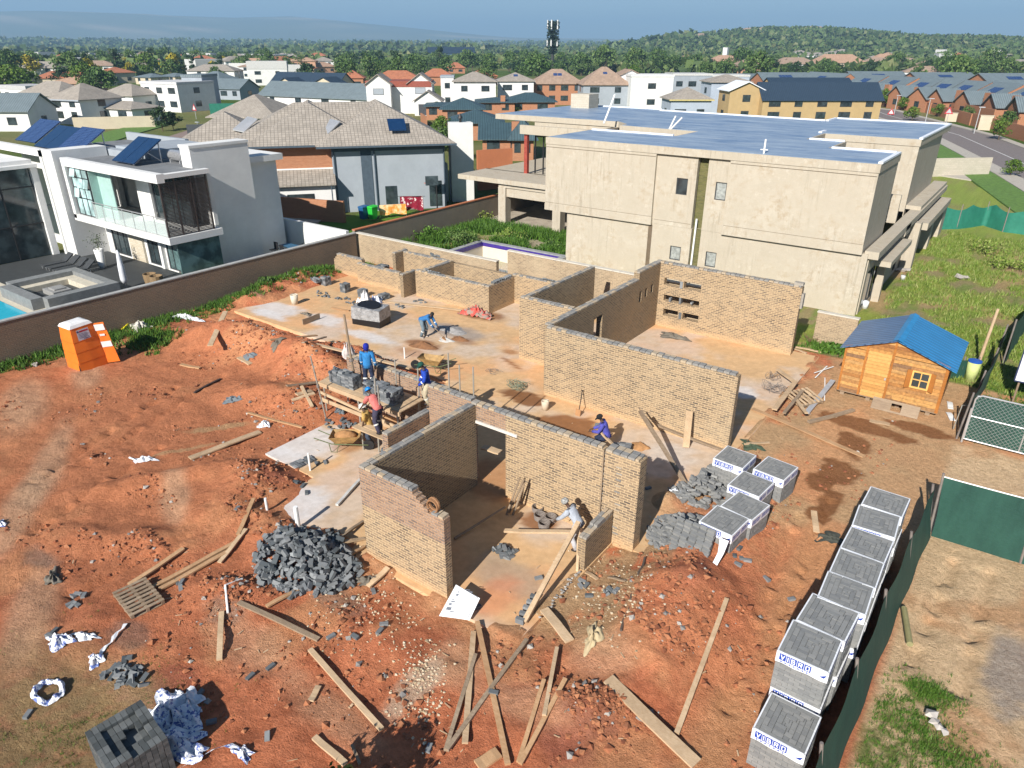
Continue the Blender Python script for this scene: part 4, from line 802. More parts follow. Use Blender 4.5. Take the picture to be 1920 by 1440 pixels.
def bin_(x, y, col, nm, label):
    t = thing('wheelie_bin', label, 'bin', (x, y, -.05)); m = MB(); m.add([(x-.22, y-.26, .05), (x+.22, y-.26, .05), (x+.22, y+.26, .05), (x-.22, y+.26, .05), (x-.29, y-.34, 1.0), (x+.29, y-.34, 1.0), (x+.29, y+.34, 1.0), (x-.29, y+.34, 1.0)], [(0, 3, 2, 1), (4, 5, 6, 7), (0, 1, 5, 4), (1, 2, 6, 5), (2, 3, 7, 6), (3, 0, 4, 7)]); c = plain(nm, col, .45, .1); m.build('body', c, t)
    m = MB(); m.add([(x-.32, y-.38, 1.0), (x+.32, y-.38, 1.0), (x+.32, y+.38, 1.06), (x-.32, y+.38, 1.06), (x-.28, y-.3, 1.09), (x+.28, y-.3, 1.09), (x+.28, y+.36, 1.13), (x-.28, y+.36, 1.13)], [(0, 3, 2, 1), (4, 5, 6, 7), (0, 1, 5, 4), (1, 2, 6, 5), (2, 3, 7, 6), (3, 0, 4, 7)]); m.build('lid', c, t)
    for s_ in (-.26, .26): m = MB(); m.tube((x+s_-.03, y+.3, .1), (x+s_+.03, y+.3, .1), .1, n=10); m.build('wheel', BLACK, t)
p = G(683, 411); bin_(p.x, p.y, (.02, .10, .24), 'blue_plastic', 'blue wheelie bin beside the green one'); p = G(700, 411); bin_(p.x, p.y, (.03, .48, .05), 'green_plastic', 'bright green wheelie bin below the grey house')
def cloth(name, label, cat, a, b, ztop, drop, mat, group=None, fold=.05, kids=None):
    a = Vector(a); b = Vector(b); d = (b-a); L = d.length; d /= L; nrm = Vector((-d.y, d.x, 0)); mb = MB(); nu, nv = 16, 8; vs = []
    for sgn in (1, -1):
        for i in range(nu+1):
            for j in range(nv+1):
                u = i/nu; v = j/nv; ph = math.sin(u*19+v*1.5)*fold*v+math.sin(u*7+1)*fold*.6*v
                p = a+d*(L*u)+nrm*(sgn*(.02+ph+.05*v)); vs.append((p.x, p.y, ztop-drop*v*(.95+.08*math.sin(u*9))))
    k = (nu+1)*(nv+1); fs = []
    for s_ in range(2):
        for i in range(nu):
            for j in range(nv): q = s_*k+i*(nv+1)+j; fs.append((q, q+nv+1, q+nv+2, q+1) if s_ else (q, q+1, q+nv+2, q+nv+1))
    mb.add(vs, fs); c = (a+b)/2; o = mb.build(name, mat, None, True, loc=(c.x, c.y, ztop-drop)); return tag(o, label, cat, group)
n = N('orange_blanket'); CLO = n.fin(n.mix(n.ramp(n.noise(n.coord(), 2.5, 4), .42, .58), (.80, .30, .05), (.85, .62, .35)), .95)
n = N('maroon_blanket'); CLM = n.fin(n.mix(n.ramp(n.noise(n.coord(), 3.5, 3), .54, .6), (.24, .01, .03), (.75, .6, .6)), .95)
p0, p1 = G(713, 407), G(762, 404); cloth('blanket', 'orange patterned blanket hung over a low drying rack', 'blanket', p0, p1, 1.0, .85, CLO); q0, q1 = G(752, 402), G(794, 400); cloth('blanket', 'maroon and white blanket hanging on the wash line', 'blanket', q0, q1, 1.5, 1.2, CLM)
t = thing('drying_rack', 'low metal drying rack under the orange blanket', 'drying rack', tuple((p0+p1)/2)); m = MB(); m.bar(p0+Vector((0, 0, 1.0)), p1+Vector((0, 0, 1.0)), .03, .03); m.build('rail', ALU, t)
for p in (p0, p1): m = MB(); m.bar(p, p+Vector((0, 0, 1)), .03, .03); m.build('leg', ALU, t)
t = thing('wash_line', 'wall wash line holding the maroon blanket', 'wash line', tuple((q0+q1)/2)); m = MB(); m.bar(q0+Vector((-.3, 0, 1.5)), q1+Vector((.3, 0, 1.5)), .03, .03); m.build('rail', BLACK, t)
for p in (q0, q1): m = MB(); m.bar(p+Vector((0, 0, 0)), p+Vector((0, 0, 1.5)), .04, .04); m.build('post', BLACK, t)
p = G(820, 392); t = thing('basketball_hoop', 'black basketball hoop on a pole at the right end of the grey house', 'basketball hoop', tuple(p)); m = MB(); m.tube(p, p+Vector((0, 0, 2.4)), .06); m.build('pole', BLACK, t); m = MB(); m.obox(p+Vector((-.2, -.35, 2.5)), (.35, .45, 0), (.03, -.03, 0), (0, 0, .4)); m.build('backboard', glass('smoked_board', (.06, .08, .09)), t); m = MB(); m.path([p+Vector((-.75+.22*math.cos(a), -.45+.22*math.sin(a), 2.25)) for a in [i*.7 for i in range(10)]], .015); m.build('rim', plain('orange_rim', (.7, .15, .05), .5), t)
# silver-blue hatchback in the drive
def car(label, c, rot, col, nm):
    t = thing('parked_car', label, 'car', tuple(c)); M = Matrix.Translation(c) @ Matrix.Rotation(rot, 4, 'Z')
    prof = [(-2.1, .35), (-2.15, .75), (-1.95, 1.05), (-1.3, 1.42), (-.3, 1.5), (.5, 1.38), (1.15, .98), (1.9, .82), (2.12, .6), (2.12, .32)]
    m = MB(); k = len(prof); vs = []
    for sx, yy in ((.9, -.86), (1.0, -.8), (1.0, .8), (.9, .86)):
        for (x, z) in prof: yk = yy*(.80 if z > 1.2 else (.92 if z > .95 else 1)); vs.append((x, yk, z if abs(yy) < .85 else (z-.04 if z > .5 else z+.03)))
    fs = []
    for a in range(3):
        for i in range(k): fs.append((a*k+i, a*k+(i+1) % k, (a+1)*k+(i+1) % k, (a+1)*k+i))
    fs += [tuple(range(k)), tuple(range(4*k-1, 3*k-1, -1))]; m.add(vs, fs); m.xform(M); m.build('body', plain(nm, col, .3, .1, metal=.4), t)
    g = MB(); g.add([(-1.5, -.84, 1.02), (.9, -.84, 1.02), (.4, -.74, 1.36), (-1.2, -.74, 1.38)], [(0, 1, 2, 3)]); g.add([(-1.5, .84, 1.02), (.9, .84, 1.02), (.4, .74, 1.36), (-1.2, .74, 1.38)], [(3, 2, 1, 0)]); g.add([(.56, -.66, 1.38), (1.14, -.72, 1.02), (1.14, .72, 1.02), (.56, .66, 1.38)], [(0, 1, 2, 3)]); g.xform(M); g.build('window', GLASSD, t)
    for x in (-1.3, 1.35):
        for y in (-.84, .84):
            w = MB(); w.tube((x, y-.1, .33), (x, y+.1, .33), .33, n=14); w.xform(M); W_ = w.build('wheel', BLACK, t); w = MB(); w.tube((x, y-.12, .33), (x, y+.12, .33), .2, n=10); w.xform(M); w.build('rim', ALU, W_)
    for y in (-.62, .62): w = MB(); w.box(2.0, 2.14, y-.16, y+.16, .62, .74); w.xform(M); w.build('headlight', ALU, t)
    return t
p = G(480, 378); car('silver blue hatchback parked below the grey house', p, R(-20), (.25, .40, .52), 'silver_blue_paint')
e = MB(); a = G(478, 392); e.prism([(-62, 36), (-55, 32), (-47.5, 38), (-50, 42), (-56, 45)], -.3, -.02); tag(e.build('driveway', plain('driveway_concrete', (.55, .48, .38), .9)), kind='structure')
t = thing('garden_wall', 'orange brick garden wall behind the parked hatchback', 'wall', (-60, 44, 0)); m = MB(); p0, p1 = G(470, 370), G(520, 366); m.bar((p0.x-3, p0.y, .8), (p1.x, p1.y+1, .8), .22, 1.8); m.build('wall', REDP, t)
# ---------------------------------------------------------------- the half built brick walls
BR = brickmat('site_brick', (.13, .105, .085), (.42, .30, .185), (.58, .43, .26), ms=.015, smear=.5, dirt=(.55, .44, .30), dirt_amt=.25, bump=.6, low=(.62, .41, .22))
BRF = brickmat('site_brick_fresh', (.15, .13, .12), (.36, .28, .22), (.50, .32, .20), ms=.014, smear=.45, dirt=(.50, .30, .18), dirt_amt=.4, bump=.8)
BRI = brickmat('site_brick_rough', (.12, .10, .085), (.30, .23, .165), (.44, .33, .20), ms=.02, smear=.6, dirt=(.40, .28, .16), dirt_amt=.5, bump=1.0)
LOOSE = island('grey_cement_brick', [(.09, .10, .11), (.14, .155, .165), (.20, .21, .22), (.28, .295, .30)], .9, .4)
TOPB = island('wall_top_brick', [(.22, .22, .215), (.30, .29, .27), (.40, .36, .30), (.52, .40, .26)], .9, .5)
WOODP = wood('pale_sawn_timber', (.78, .60, .40), (.60, .43, .26)); WOODO = wood('old_timber', (.48, .38, .27), (.30, .22, .15)); WOODR = wood('orange_timber', (.72, .47, .27), (.54, .33, .17))
def topc(mb, axis, c0, c1, a0, a1, z, h=.07, m=0, skip=0):
    a = a0
    while a < a1-.1:
        L = min(.215, a1-a-.01)
        for (p, q) in ((c0+.004, (c0+c1)/2-.006), ((c0+c1)/2+.006, c1-.004)):
            if random.random() < skip: continue
            dz = random.uniform(-.006, .008); j = random.uniform(-.006, .006)
            if axis == 'x': mb.box(a+.006, a+L-.006, p+j, q+j, z+.001, z+h+dz, m)
            else: mb.box(p+j, q+j, a+.006, a+L-.006, z+.001, z+h+dz, m)
        a += .227
def bwall2(label, parts, tops=(), nm='brick_wall'):
    xs_ = [p[1] for p in parts]; f = parts[0]
    loc = ((f[3]+f[4])/2, (f[1]+f[2])/2, 0) if f[0] == 'x' else ((f[1]+f[2])/2, (f[3]+f[4])/2, 0)
    t = thing(nm, label, 'wall', loc, 'half built brick walls of the new house')
    for p in parts:
        ax, c0, c1, a0, a1, z0, z1 = p[:7]; holes = p[7] if len(p) > 7 else (); mat = p[8] if len(p) > 8 else BR; tp = p[9] if len(p) > 9 else None
        m = MB(); m.wall(ax, c0, c1, a0, a1, z0, z1, holes, 0, tp); m.build('wall', mat, t)
    if tops:
        m = MB()
        for q in tops: topc(m, *q)
        m.build('top_course', TOPB, t)
    return t
# front room of the site
st_ = [(-12.75, 2.93), (-10.8, 2.85), (-10.68, 2.77), (-10.56, 2.69), (-10.44, 2.61), (-10.3, 2.50)]
bwall2('nearest brick wall with stepped toothed right end and fresh upper courses', [('x', 10.62, 10.86, -12.75, -9.78, -.3, 1.75, (), BR), ('x', 10.622, 10.858, -12.748, -9.782, 1.75, 3.0, (), BRF, st_)], [('x', 10.62, 10.86, -12.74, -10.8, 2.93), ('x', 10.62, 10.86, -10.2, -9.8, 2.5)])
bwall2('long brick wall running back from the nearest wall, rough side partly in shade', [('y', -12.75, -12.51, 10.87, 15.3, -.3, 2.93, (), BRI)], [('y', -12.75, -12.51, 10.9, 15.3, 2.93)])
t = bwall2('brick wall with lintel over the doorway and toothed pier at its right end', [('x', 15.3, 15.54, -11.35, -7.95, -.3, 2.93), ('x', 15.302, 15.538, -12.74, -11.35, 2.42, 2.93, (), BRF), ('x', 15.26, 15.66, -7.88, -6.8, -.3, 2.93)], [('x', 15.3, 15.54, -12.7, -8.0, 2.93), ('x', 15.26, 15.66, -7.88, -6.85, 2.93)])
m = MB()
for k in range(17): z = .15+k*.165; m.box(-7.95, -7.885, 15.28, 15.53, z, z+.08)
for k in range(12): z = .35+k*.20; x = -7.40+random.uniform(-.03, .03); m.box(x-.09, x+.08, 15.235, 15.262, z, z+.03)
m.build('toothing', TOPB, t); m = MB(); m.box(-12.5, -10.9, 15.25, 15.56, 2.33, 2.415); m.build('lintel', plain('white_concrete_lintel', (.68, .64, .58), .85), t); m = MB(); m.box(-7.93, -7.90, 15.22, 15.25, .1, 2.95); m.build('profile_rod', WOODO, t)
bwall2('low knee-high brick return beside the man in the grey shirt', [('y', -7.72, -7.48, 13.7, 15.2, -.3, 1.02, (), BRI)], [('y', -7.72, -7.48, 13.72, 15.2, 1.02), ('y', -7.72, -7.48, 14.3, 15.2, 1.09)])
bwall2('brick wall continuing left of the doorway behind the long rough wall', [('x', 15.42, 15.66, -14.62, -12.75, -.3, 2.93, (), BRF)], [('x', 15.42, 15.66, -14.6, -12.77, 2.93)])
bwall2('shoulder-high brick wall between the scaffold and the long rough wall', [('y', -14.9, -14.66, 13.5, 15.62, -.3, 1.93, (), BRF)], [('y', -14.9, -14.66, 13.5, 15.6, 1.93)])
bwall2('brick wall behind the scaffold deck edging the red trench', [('x', 17.05, 17.29, -20.5, -15.2, -.4, 1.95, (), BRF)], [('x', 17.05, 17.29, -20.5, -15.2, 1.95)])
# big rooms behind
bwall2('longest tall tan brick wall with the shovel and props against its face', [('x', 22.22, 22.5, -14.5, -6.65, -.3, 2.95)], [('x', 22.22, 22.5, -14.45, -6.7, 2.95)])
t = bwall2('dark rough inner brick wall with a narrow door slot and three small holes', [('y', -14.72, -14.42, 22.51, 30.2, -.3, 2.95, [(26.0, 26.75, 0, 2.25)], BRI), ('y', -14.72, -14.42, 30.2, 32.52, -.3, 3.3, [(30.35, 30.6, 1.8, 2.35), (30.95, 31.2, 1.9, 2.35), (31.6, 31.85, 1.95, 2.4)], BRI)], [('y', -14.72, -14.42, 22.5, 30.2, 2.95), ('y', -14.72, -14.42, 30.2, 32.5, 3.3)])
hol = [(-14.15, -13.3, 2.22, 2.58), (-13.1, -12.2, 2.22, 2.58), (-14.1, -12.2, 1.40, 1.72), (-14.05, -13.25, .62, .98), (-13.0, -12.15, .62, .98)]
t = bwall2('tall brick wall with three rows of slotted openings', [('x', 32.53, 32.83, -14.72, -7.5, -.3, 3.3, hol)], [('x', 32.53, 32.83, -14.7, -7.55, 3.3)])
m = MB(); m.box(-14.12, -12.22, 32.80, 32.82, .60, 2.6); m.build('dark_opening', plain('dark_room', (.02, .014, .01), .9), t) if False else None
m = MB()
for x, z0, z1 in ((-13.75, 1.40, 1.6), (-13.2, 1.4, 1.72), (-12.6, 1.5, 1.58)): m.box(x-.05, x+.05, 32.5, 32.7, z0, z1)
for x, z0, z1 in ((-13.2, 2.2, 2.55), (-13.1, .6, .95)): m.box(x-.09, x+.05, 32.50, 32.72, z0, z1)
m.build('brick_prop', LOOSE, t)
m = MB(); m.box(-7.9, -7.5, 32.55, 32.8, 3.37, 3.5); m.box(-7.52, -7.40, 32.6, 32.85, 2.3, 3.0); m.build('loose_end_brick', TOPB, t)
bwall2('brick wall facing the courtyard left of the longest tall wall', [('x', 24.7, 24.95, -17.55, -14.73, -.3, 2.95), ('y', -17.55, -17.3, 24.96, 31.0, -.3, 2.9)], [('x', 24.7, 24.95, -17.5, -14.75, 2.95), ('y', -17.55, -17.3, 24.96, 31.0, 2.9)])
bwall2('long brick wall beyond the courtyard with bricks left on its top', [('x', 31.0, 31.25, -22.5, -17.56, -.3, 1.6)], [('x', 31.0, 31.25, -22.5, -17.6, 1.6)])
bwall2('brick room front wall beside the crumpled red sacks', [('x', 28.65, 28.9, -27.7, -22.62, -.3, 1.5)], [('x', 28.65, 28.9, -27.65, -22.65, 1.5)])
bwall2('brick room side wall with loose bricks along its top behind the red sacks', [('y', -22.62, -22.37, 28.64, 31.0, -.3, 1.5)], [('y', -22.62, -22.37, 28.65, 31.0, 1.5)])
bwall2('brick cross wall inside the rear soil-filled room', [('y', -27.3, -27.05, 28.91, 31.3, -.3, 1.55)], [('y', -27.3, -27.05, 28.92, 31.3, 1.55)])
bwall2('rear tan brick wall in front of the boundary with a clump of bricks on top', [('x', 31.31, 31.56, -31.2, -22.3, -.3, 1.45)], [('x', 31.31, 31.56, -31.2, -27.4, 1.45)])
bwall2('toothed low brick wall at the far left end of the rooms', [('x', 29.2, 29.45, -35.3, -32.7, -.3, 1.15, (), BR, [(-35.3, .85), (-35.15, 1.0), (-35.0, 1.15)])], [('x', 29.2, 29.45, -35.0, -32.7, 1.15)])
bwall2('low brick wall behind the loose brick stacks at the rear left', [('x', 28.6, 28.85, -32.55, -28.95, -.3, 1.1)], [('x', 28.6, 28.85, -32.5, -28.95, 1.1)])
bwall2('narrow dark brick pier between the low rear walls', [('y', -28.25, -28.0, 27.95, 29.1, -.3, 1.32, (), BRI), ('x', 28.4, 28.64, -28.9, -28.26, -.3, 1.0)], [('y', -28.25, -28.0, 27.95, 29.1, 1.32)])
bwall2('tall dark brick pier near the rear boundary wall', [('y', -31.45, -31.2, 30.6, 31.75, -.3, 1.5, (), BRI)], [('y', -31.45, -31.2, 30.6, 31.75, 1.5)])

# ---------------------------------------------------------------- loose bricks (every one of its own)
_bp = None
def brick(x, y, z, rot=None, flat=True, label='loose grey cement brick lying on the building site', group='loose grey cement bricks', s=1.0, half=False):
    global _bp
    if _bp is None:
        m = MB(); m.box(-.108, .108, -.052, .052, 0, .07); v = list(m.v); _bp = bpy.data.meshes.new('brick'); _bp.from_pydata(v, [], m.f); _bp.materials.append(BRM); auto_uv(_bp)
    o = bpy.data.objects.new('brick', _bp); COL.objects.link(o); o.location = (x, y, z)
    if rot is None: rot = (random.gauss(0, .06), random.gauss(0, .06), random.uniform(0, 6.28))
    o.rotation_euler = rot; o.scale = (s*(.55 if half else 1), s, s); return tag(o, label, 'brick', group)
n = N('loose_brick_grey'); oi = n.n('ObjectInfo'); r_ = n.n('ValToRGB'); e_ = r_.color_ramp.elements; e_[0].color = (.08, .095, .105, 1); e_[1].color = (.25, .262, .27, 1); n.l(oi.outputs['Random'], r_.inputs[0]); o_ = n.coord('Object')
BRM = n.fin(n.mix(n.ramp(n.noise(o_, 12, 4), .3, .7), n.mix(1.0, r_.outputs[0], (.78, .78, .76), 'MULTIPLY'), r_.outputs[0]), .9, n.noise(o_, 60, 3), .4, .004)
# big heap: buried core is one mass, the bricks you see are single
hc = gt(572, 1045); hx, hy = hc.x, hc.y
core = MB()
def heap_z(dx, dy): d = math.hypot(dx/1.75, dy/1.25); return max(0, .42*(1-d)**.8) if d < 1 else 0
for k in range(360):
    a = random.uniform(0, 6.28); r = math.sqrt(random.random()); dx, dy = 1.6*r*math.cos(a), 1.15*r*math.sin(a); z = hz(hx+dx, hy+dy)+max(.02, heap_z(dx, dy)-.08)
    q = Quaternion((random.gauss(0, 1), random.gauss(0, 1), random.gauss(0, 1), random.gauss(0, 1))).normalized(); core.obox((hx+dx, hy+dy, z), q @ Vector((.122, 0, 0)), q @ Vector((0, .06, 0)), q @ Vector((0, 0, .04)))
tag(core.build('brick_heap', LOOSE), 'heap of tumbled grey cement bricks beside the nearest brick wall', 'brick heap', kind='stuff')
for k in range(118):
    a = random.uniform(0, 6.28); r = math.sqrt(random.random())*1.02; dx, dy = 1.75*r*math.cos(a), 1.25*r*math.sin(a); z = hz(hx+dx, hy+dy)+heap_z(dx, dy)+random.uniform(0, .05)
    brick(hx+dx, hy+dy, z-.01, (random.gauss(0, .55), random.gauss(0, .55), random.uniform(0, 6.28)), label='grey cement brick on the big tumbled heap by the nearest wall', group='bricks on the big heap', s=1.18)
def scatter(px, py, rx, ry, n_, zoff=0.0, stack=0.0, label=None, group=None):
    g = gt(px, py)
    for k in range(n_):
        a = random.uniform(0, 6.28); r = math.sqrt(random.random()); x = g.x+rx*r*math.cos(a); y = g.y+ry*r*math.sin(a)
        z0 = max(hz(x, y), 0.0 if isl(x, y) else -9)
        tl = .3 if stack else .1; brick(x, y, z0+zoff+random.random()*stack*(1-r)-.005, (random.gauss(0, tl), random.gauss(0, tl), random.uniform(0, 6.28)), half=random.random() < .2, **({'label': label} if label else {}), **({'group': group} if group else {}))
scatter(243, 1268, .55, .32, 24, stack=.1, label='grey brick spilled behind the open brick stack', group='bricks spilled behind the open stack'); scatter(205, 1262, .12, .2, 5)
scatter(945, 1035, .32, .3, 18, stack=.22, label='grey brick in the small pile inside the front room', group='bricks piled inside the front room')
scatter(600, 552, .95, .35, 11, stack=.12, label='grey brick in the loose row on the rear slab', group='bricks strewn on the rear slab'); scatter(655, 565, 1.1, .4, 16, stack=.15, label='grey brick in the loose row on the rear slab', group='bricks strewn on the rear slab'); scatter(790, 567, .7, .3, 7, label='grey brick in the loose row on the rear slab', group='bricks strewn on the rear slab'); scatter(755, 575, .6, .25, 5, label='grey brick in the loose row on the rear slab', group='bricks strewn on the rear slab')
scatter(640, 800, .75, .45, 19, stack=.2, label='grey brick in the pile left of the wheelbarrow', group='bricks piled left of the wheelbarrow'); scatter(805, 748, .3, .2, 3)
scatter(150, 1130, .8, .25, 6); scatter(340, 1100, .5, .2, 3); scatter(110, 1190, .3, .2, 3); pass
scatter(1290, 990, .8, .5, 4, stack=.1); scatter(1395, 1045, .25, .4, 5); scatter(1230, 920, .5, .5, 2); scatter(1100, 1100, .4, .4, 4); scatter(1145, 1110, .2, .15, 6, stack=.05)
for px, py in ((621, 1195), (508, 1252), (502, 1382), (397, 1355), (53, 1341), (375, 1302), (240, 1235), (666, 1195), (1437, 1087), (1483, 1125), (700, 1110), (720, 1172), (712, 1185), (445, 955), (555, 905), (568, 912), (575, 925), (594, 870), (610, 868), (1010, 1085), (895, 1140), (470, 1270), (1490, 600), (925, 1300), (805, 1405), (1150, 945)): 
    g = gt(px, py); brick(g.x, g.y, g.z-.005)
for k in range(9):
    brick(-26.9+k*.12+random.uniform(-.02, .02), 28.78, 1.575, (0, random.uniform(.4, .7), 1.57)); 
for k in range(10): brick(-22.5+random.uniform(-.03, .03), 29.2+k*.17, 1.575+random.random()*.05, (random.uniform(.2, .7), .1, random.uniform(-.2, .2)), label='grey brick leaning along the side wall behind the red sacks', group='bricks on the side wall')
for k in range(8): brick(-20.5+k*.12, 31.12, 1.675, (0, random.uniform(.4, .7), 1.57))
for k in range(9): brick(-28.6+random.uniform(-.3, .3), 31.43, 1.52+random.random()*.15, (random.uniform(-.5, .5), .3, random.uniform(0, 3)))
# orderly small brick stacks (each stack stands as one block of laid bricks)
def stack_mb(m, x0, y0, nx, ny, nz, z0=0.0, rot=0.0, drop=.06, orient=0, jit=.008):
    M = Matrix.Translation((x0, y0, z0)) @ Matrix.Rotation(rot, 4, 'Z'); bl, bw, bh = .216, .105, .072
    for k in range(nz):
        for i in range(nx):
            for j in range(ny):
                if k == nz-1 and random.random() < drop*3 or (k == nz-2 and random.random() < drop): continue
                odd = (k+orient) % 2; L, W = (bl, bw)
                x = (i-(nx-1)/2)*(L+.006); y = (j-(ny-1)/2)*(W+.006)
                a = random.gauss(0, jit*4); c = M @ Vector((x+random.gauss(0, jit), y+random.gauss(0, jit), k*(bh+.003)+bh/2)); q = Quaternion((0, 0, 1), rot+a)
                m.obox(c, q @ Vector((L/2, 0, 0)), q @ Vector((0, W/2, 0)), Vector((0, 0, bh/2)))
for lab, px, py, nx, ny, nz in (('crooked knee-high brick stack nearest the red bank on the rear slab', 612, 534, 2, 4, 7), ('second brick stack from the left on the rear slab', 648, 547, 2, 4, 7), ('low grey brick stack behind the white sacks', 681, 556, 2, 4, 6), ('smallest brick stack at the right of the white sacks', 720, 560, 2, 5, 4),
        ('brick stack standing inside the low rear left room', 718, 512, 3, 5, 7), ('wide low brick stack in front of another inside the rear left room', 722, 522, 3, 4, 5), ('grey bricks piled on the wall corner inside the rear left room', 740, 530, 3, 4, 2), ('grey bricks heaped beyond the low rear left wall', 673, 500, 3, 4, 2), ('flat layer of bricks laid out on the lower slab edge', 568, 868, 2, 7, 1), ('brick pile leaning on the red bank left of the stacks', 592, 528, 3, 3, 3)):
    g = gt(px, py); m = MB(); stack_mb(m, g.x, g.y, nx, ny, nz, g.z, random.uniform(-.2, .2)); centred(m, 'brick_stack', LOOSE, lab, 'brick stack', 'small brick stacks on the rear slab')
for lab, x0, x1, y0, y1 in (('grey brick stack at the left end of the scaffold deck', -20.1, -18.8, 15.78, 16.25), ('grey brick stack on the right half of the scaffold deck', -18.2, -16.7, 15.78, 16.3)):
    m = MB(); nx = round((x1-x0)/.222); ny = round((y1-y0)/.111); stack_mb(m, (x0+x1)/2, (y0+y1)/2, nx, ny, 7, 1.44, 0, .14); centred(m, 'brick_stack', LOOSE, lab, 'brick stack')
m = MB(); stack_mb(m, -16.1, 15.2, 3, 8, 4, 0, .1); centred(m, 'brick_stack', LOOSE, 'grey brick stack on the floor under the right end of the scaffold', 'brick stack')
m = MB(); stack_mb(m, -9.75, 20.1, 3, 4, 3, 0, .3); centred(m, 'brick_stack', LOOSE, 'low grey brick stack beside the man in the purple jacket', 'brick stack')

# ---------------------------------------------------------------- packed brick pallets with printed wrap
LET = {'V': [(0, 1, .5, 0), (.5, 0, 1, 1)], 'I': [(.5, 0, .5, 1)], 'B': [(0, 0, 0, 1), (0, 1, .8, 1), (0, .5, .85, .5), (0, 0, .9, 0), (.85, .5, .8, 1), (.95, 0, .95, .5)], 'R': [(0, 0, 0, 1), (0, 1, .9, 1), (.95, 1, .95, .5), (.95, .5, 0, .5), (.4, .5, 1, 0)], 'O': [(0, 0, 0, 1), (0, 1, 1, 1), (1, 1, 1, 0), (1, 0, 0, 0)]}
BLUEP = plain('printed_blue', (.015, .06, .36), .5, .1); WHP = plain('white_wrap_plastic', (.80, .82, .85), .35, .12, 5, bump=.5, bscale=14, bdist=.02)
def logo(m, O, X, Z, s=1.0, clip=None):
    """VIBRO in blue blocks: O start corner, X along, Z up; m[0] blue, m[1] white"""
    Nn = X.cross(Z).normalized(); x = 0
    for i, ch in enumerate('VIBRO'):
        w = (.13 if ch != 'I' else .06)*s; H_ = .165*s; q = .034*s
        a = O+X*x; m.add([a+Nn*.004, a+X*w+Nn*.004, a+X*w+Z*H_+Nn*.004, a+Z*H_+Nn*.004], [(0, 1, 2, 3)], 0)
        for k_, (u0, v0, u1, v1) in enumerate(LET[ch]):
            A = a+X*(q+u0*(w-2*q))+Z*(q+v0*(H_-2*q))+Nn*(.006+.0005*k_); B = a+X*(q+u1*(w-2*q))+Z*(q+v1*(H_-2*q))+Nn*(.006+.0005*k_); d = (B-A).normalized()*.010*s; p = d.cross(Nn)
            m.add([A-d-p, B+d-p, B+d+p, A-d+p], [(0, 1, 2, 3)], 1)
        x += w+.010*s
    for i in range(7):
        a = O+X*(.03+i*.085)*s-Z*.05*s; m.add([a+Nn*.004, a+X*.035*s+Nn*.004, a+X*.035*s+Z*.03*s+Nn*.004, a+Z*.03*s+Nn*.004], [(0, 1, 2, 3)], 0)
def pallet_bricks(nz=14, W=1.0, Dp=1.06, pattern=0):
    m = MB(); bh = .071; hw, hd = W/2, Dp/2; m.box(-hw+.03, hw-.03, -hd+.03, hd-.03, 0, nz*bh-.03)
    for k in range(nz):
        z = k*bh; s = (k % 2)*.11
        for sgn in (-1, 1):
            a = -hw
            while a < hw-.02:
                L = (.105 if (a == -hw and k % 2) else .216); L = min(L, hw-a); j = random.uniform(-.006, .004)
                y = sgn*(hd-.05)+sgn*j; m.box(a+.004, a+L-.004, y-.05, y+.05, z+.002, z+bh-.002); a += L
            a = -hd+.1
            while a < hd-.12:
                L = (.105 if (a == -hd+.1 and k % 2) else .216); L = min(L, hd-.1-a); j = random.uniform(-.006, .004)
                x = sgn*(hw-.05)+sgn*j; m.box(x-.05, x+.05, a+.004, a+L-.004, z+.002, z+bh-.002); a += L
    # whirl pattern on top
    z = nz*bh; x0, x1, y0, y1 = -hw, hw, -hd, hd; r = 0
    while x1-x0 > .12 and y1-y0 > .12:
        def run(ax, a, b, c):
            while a < b-.02:
                L = min(random.choice((.216, .216, .43, .108)), b-a); dz = random.uniform(-.007, .007)
                if ax: m.box(a+.005, a+L-.005, c+.004, c+.101, z-.04, z+.004+dz)
                else: m.box(c+.004, c+.101, a+.005, a+L-.005, z-.04, z+.004+dz)
                a += L
        run(1, x0, x1-.105, y0); run(0, y0, y1-.105, x1-.105); run(1, x0+.105, x1, y1-.105); run(0, y0+.105, y1, x0); x0 += .105; x1 -= .105; y0 += .105; y1 -= .105
    return m, nz*bh
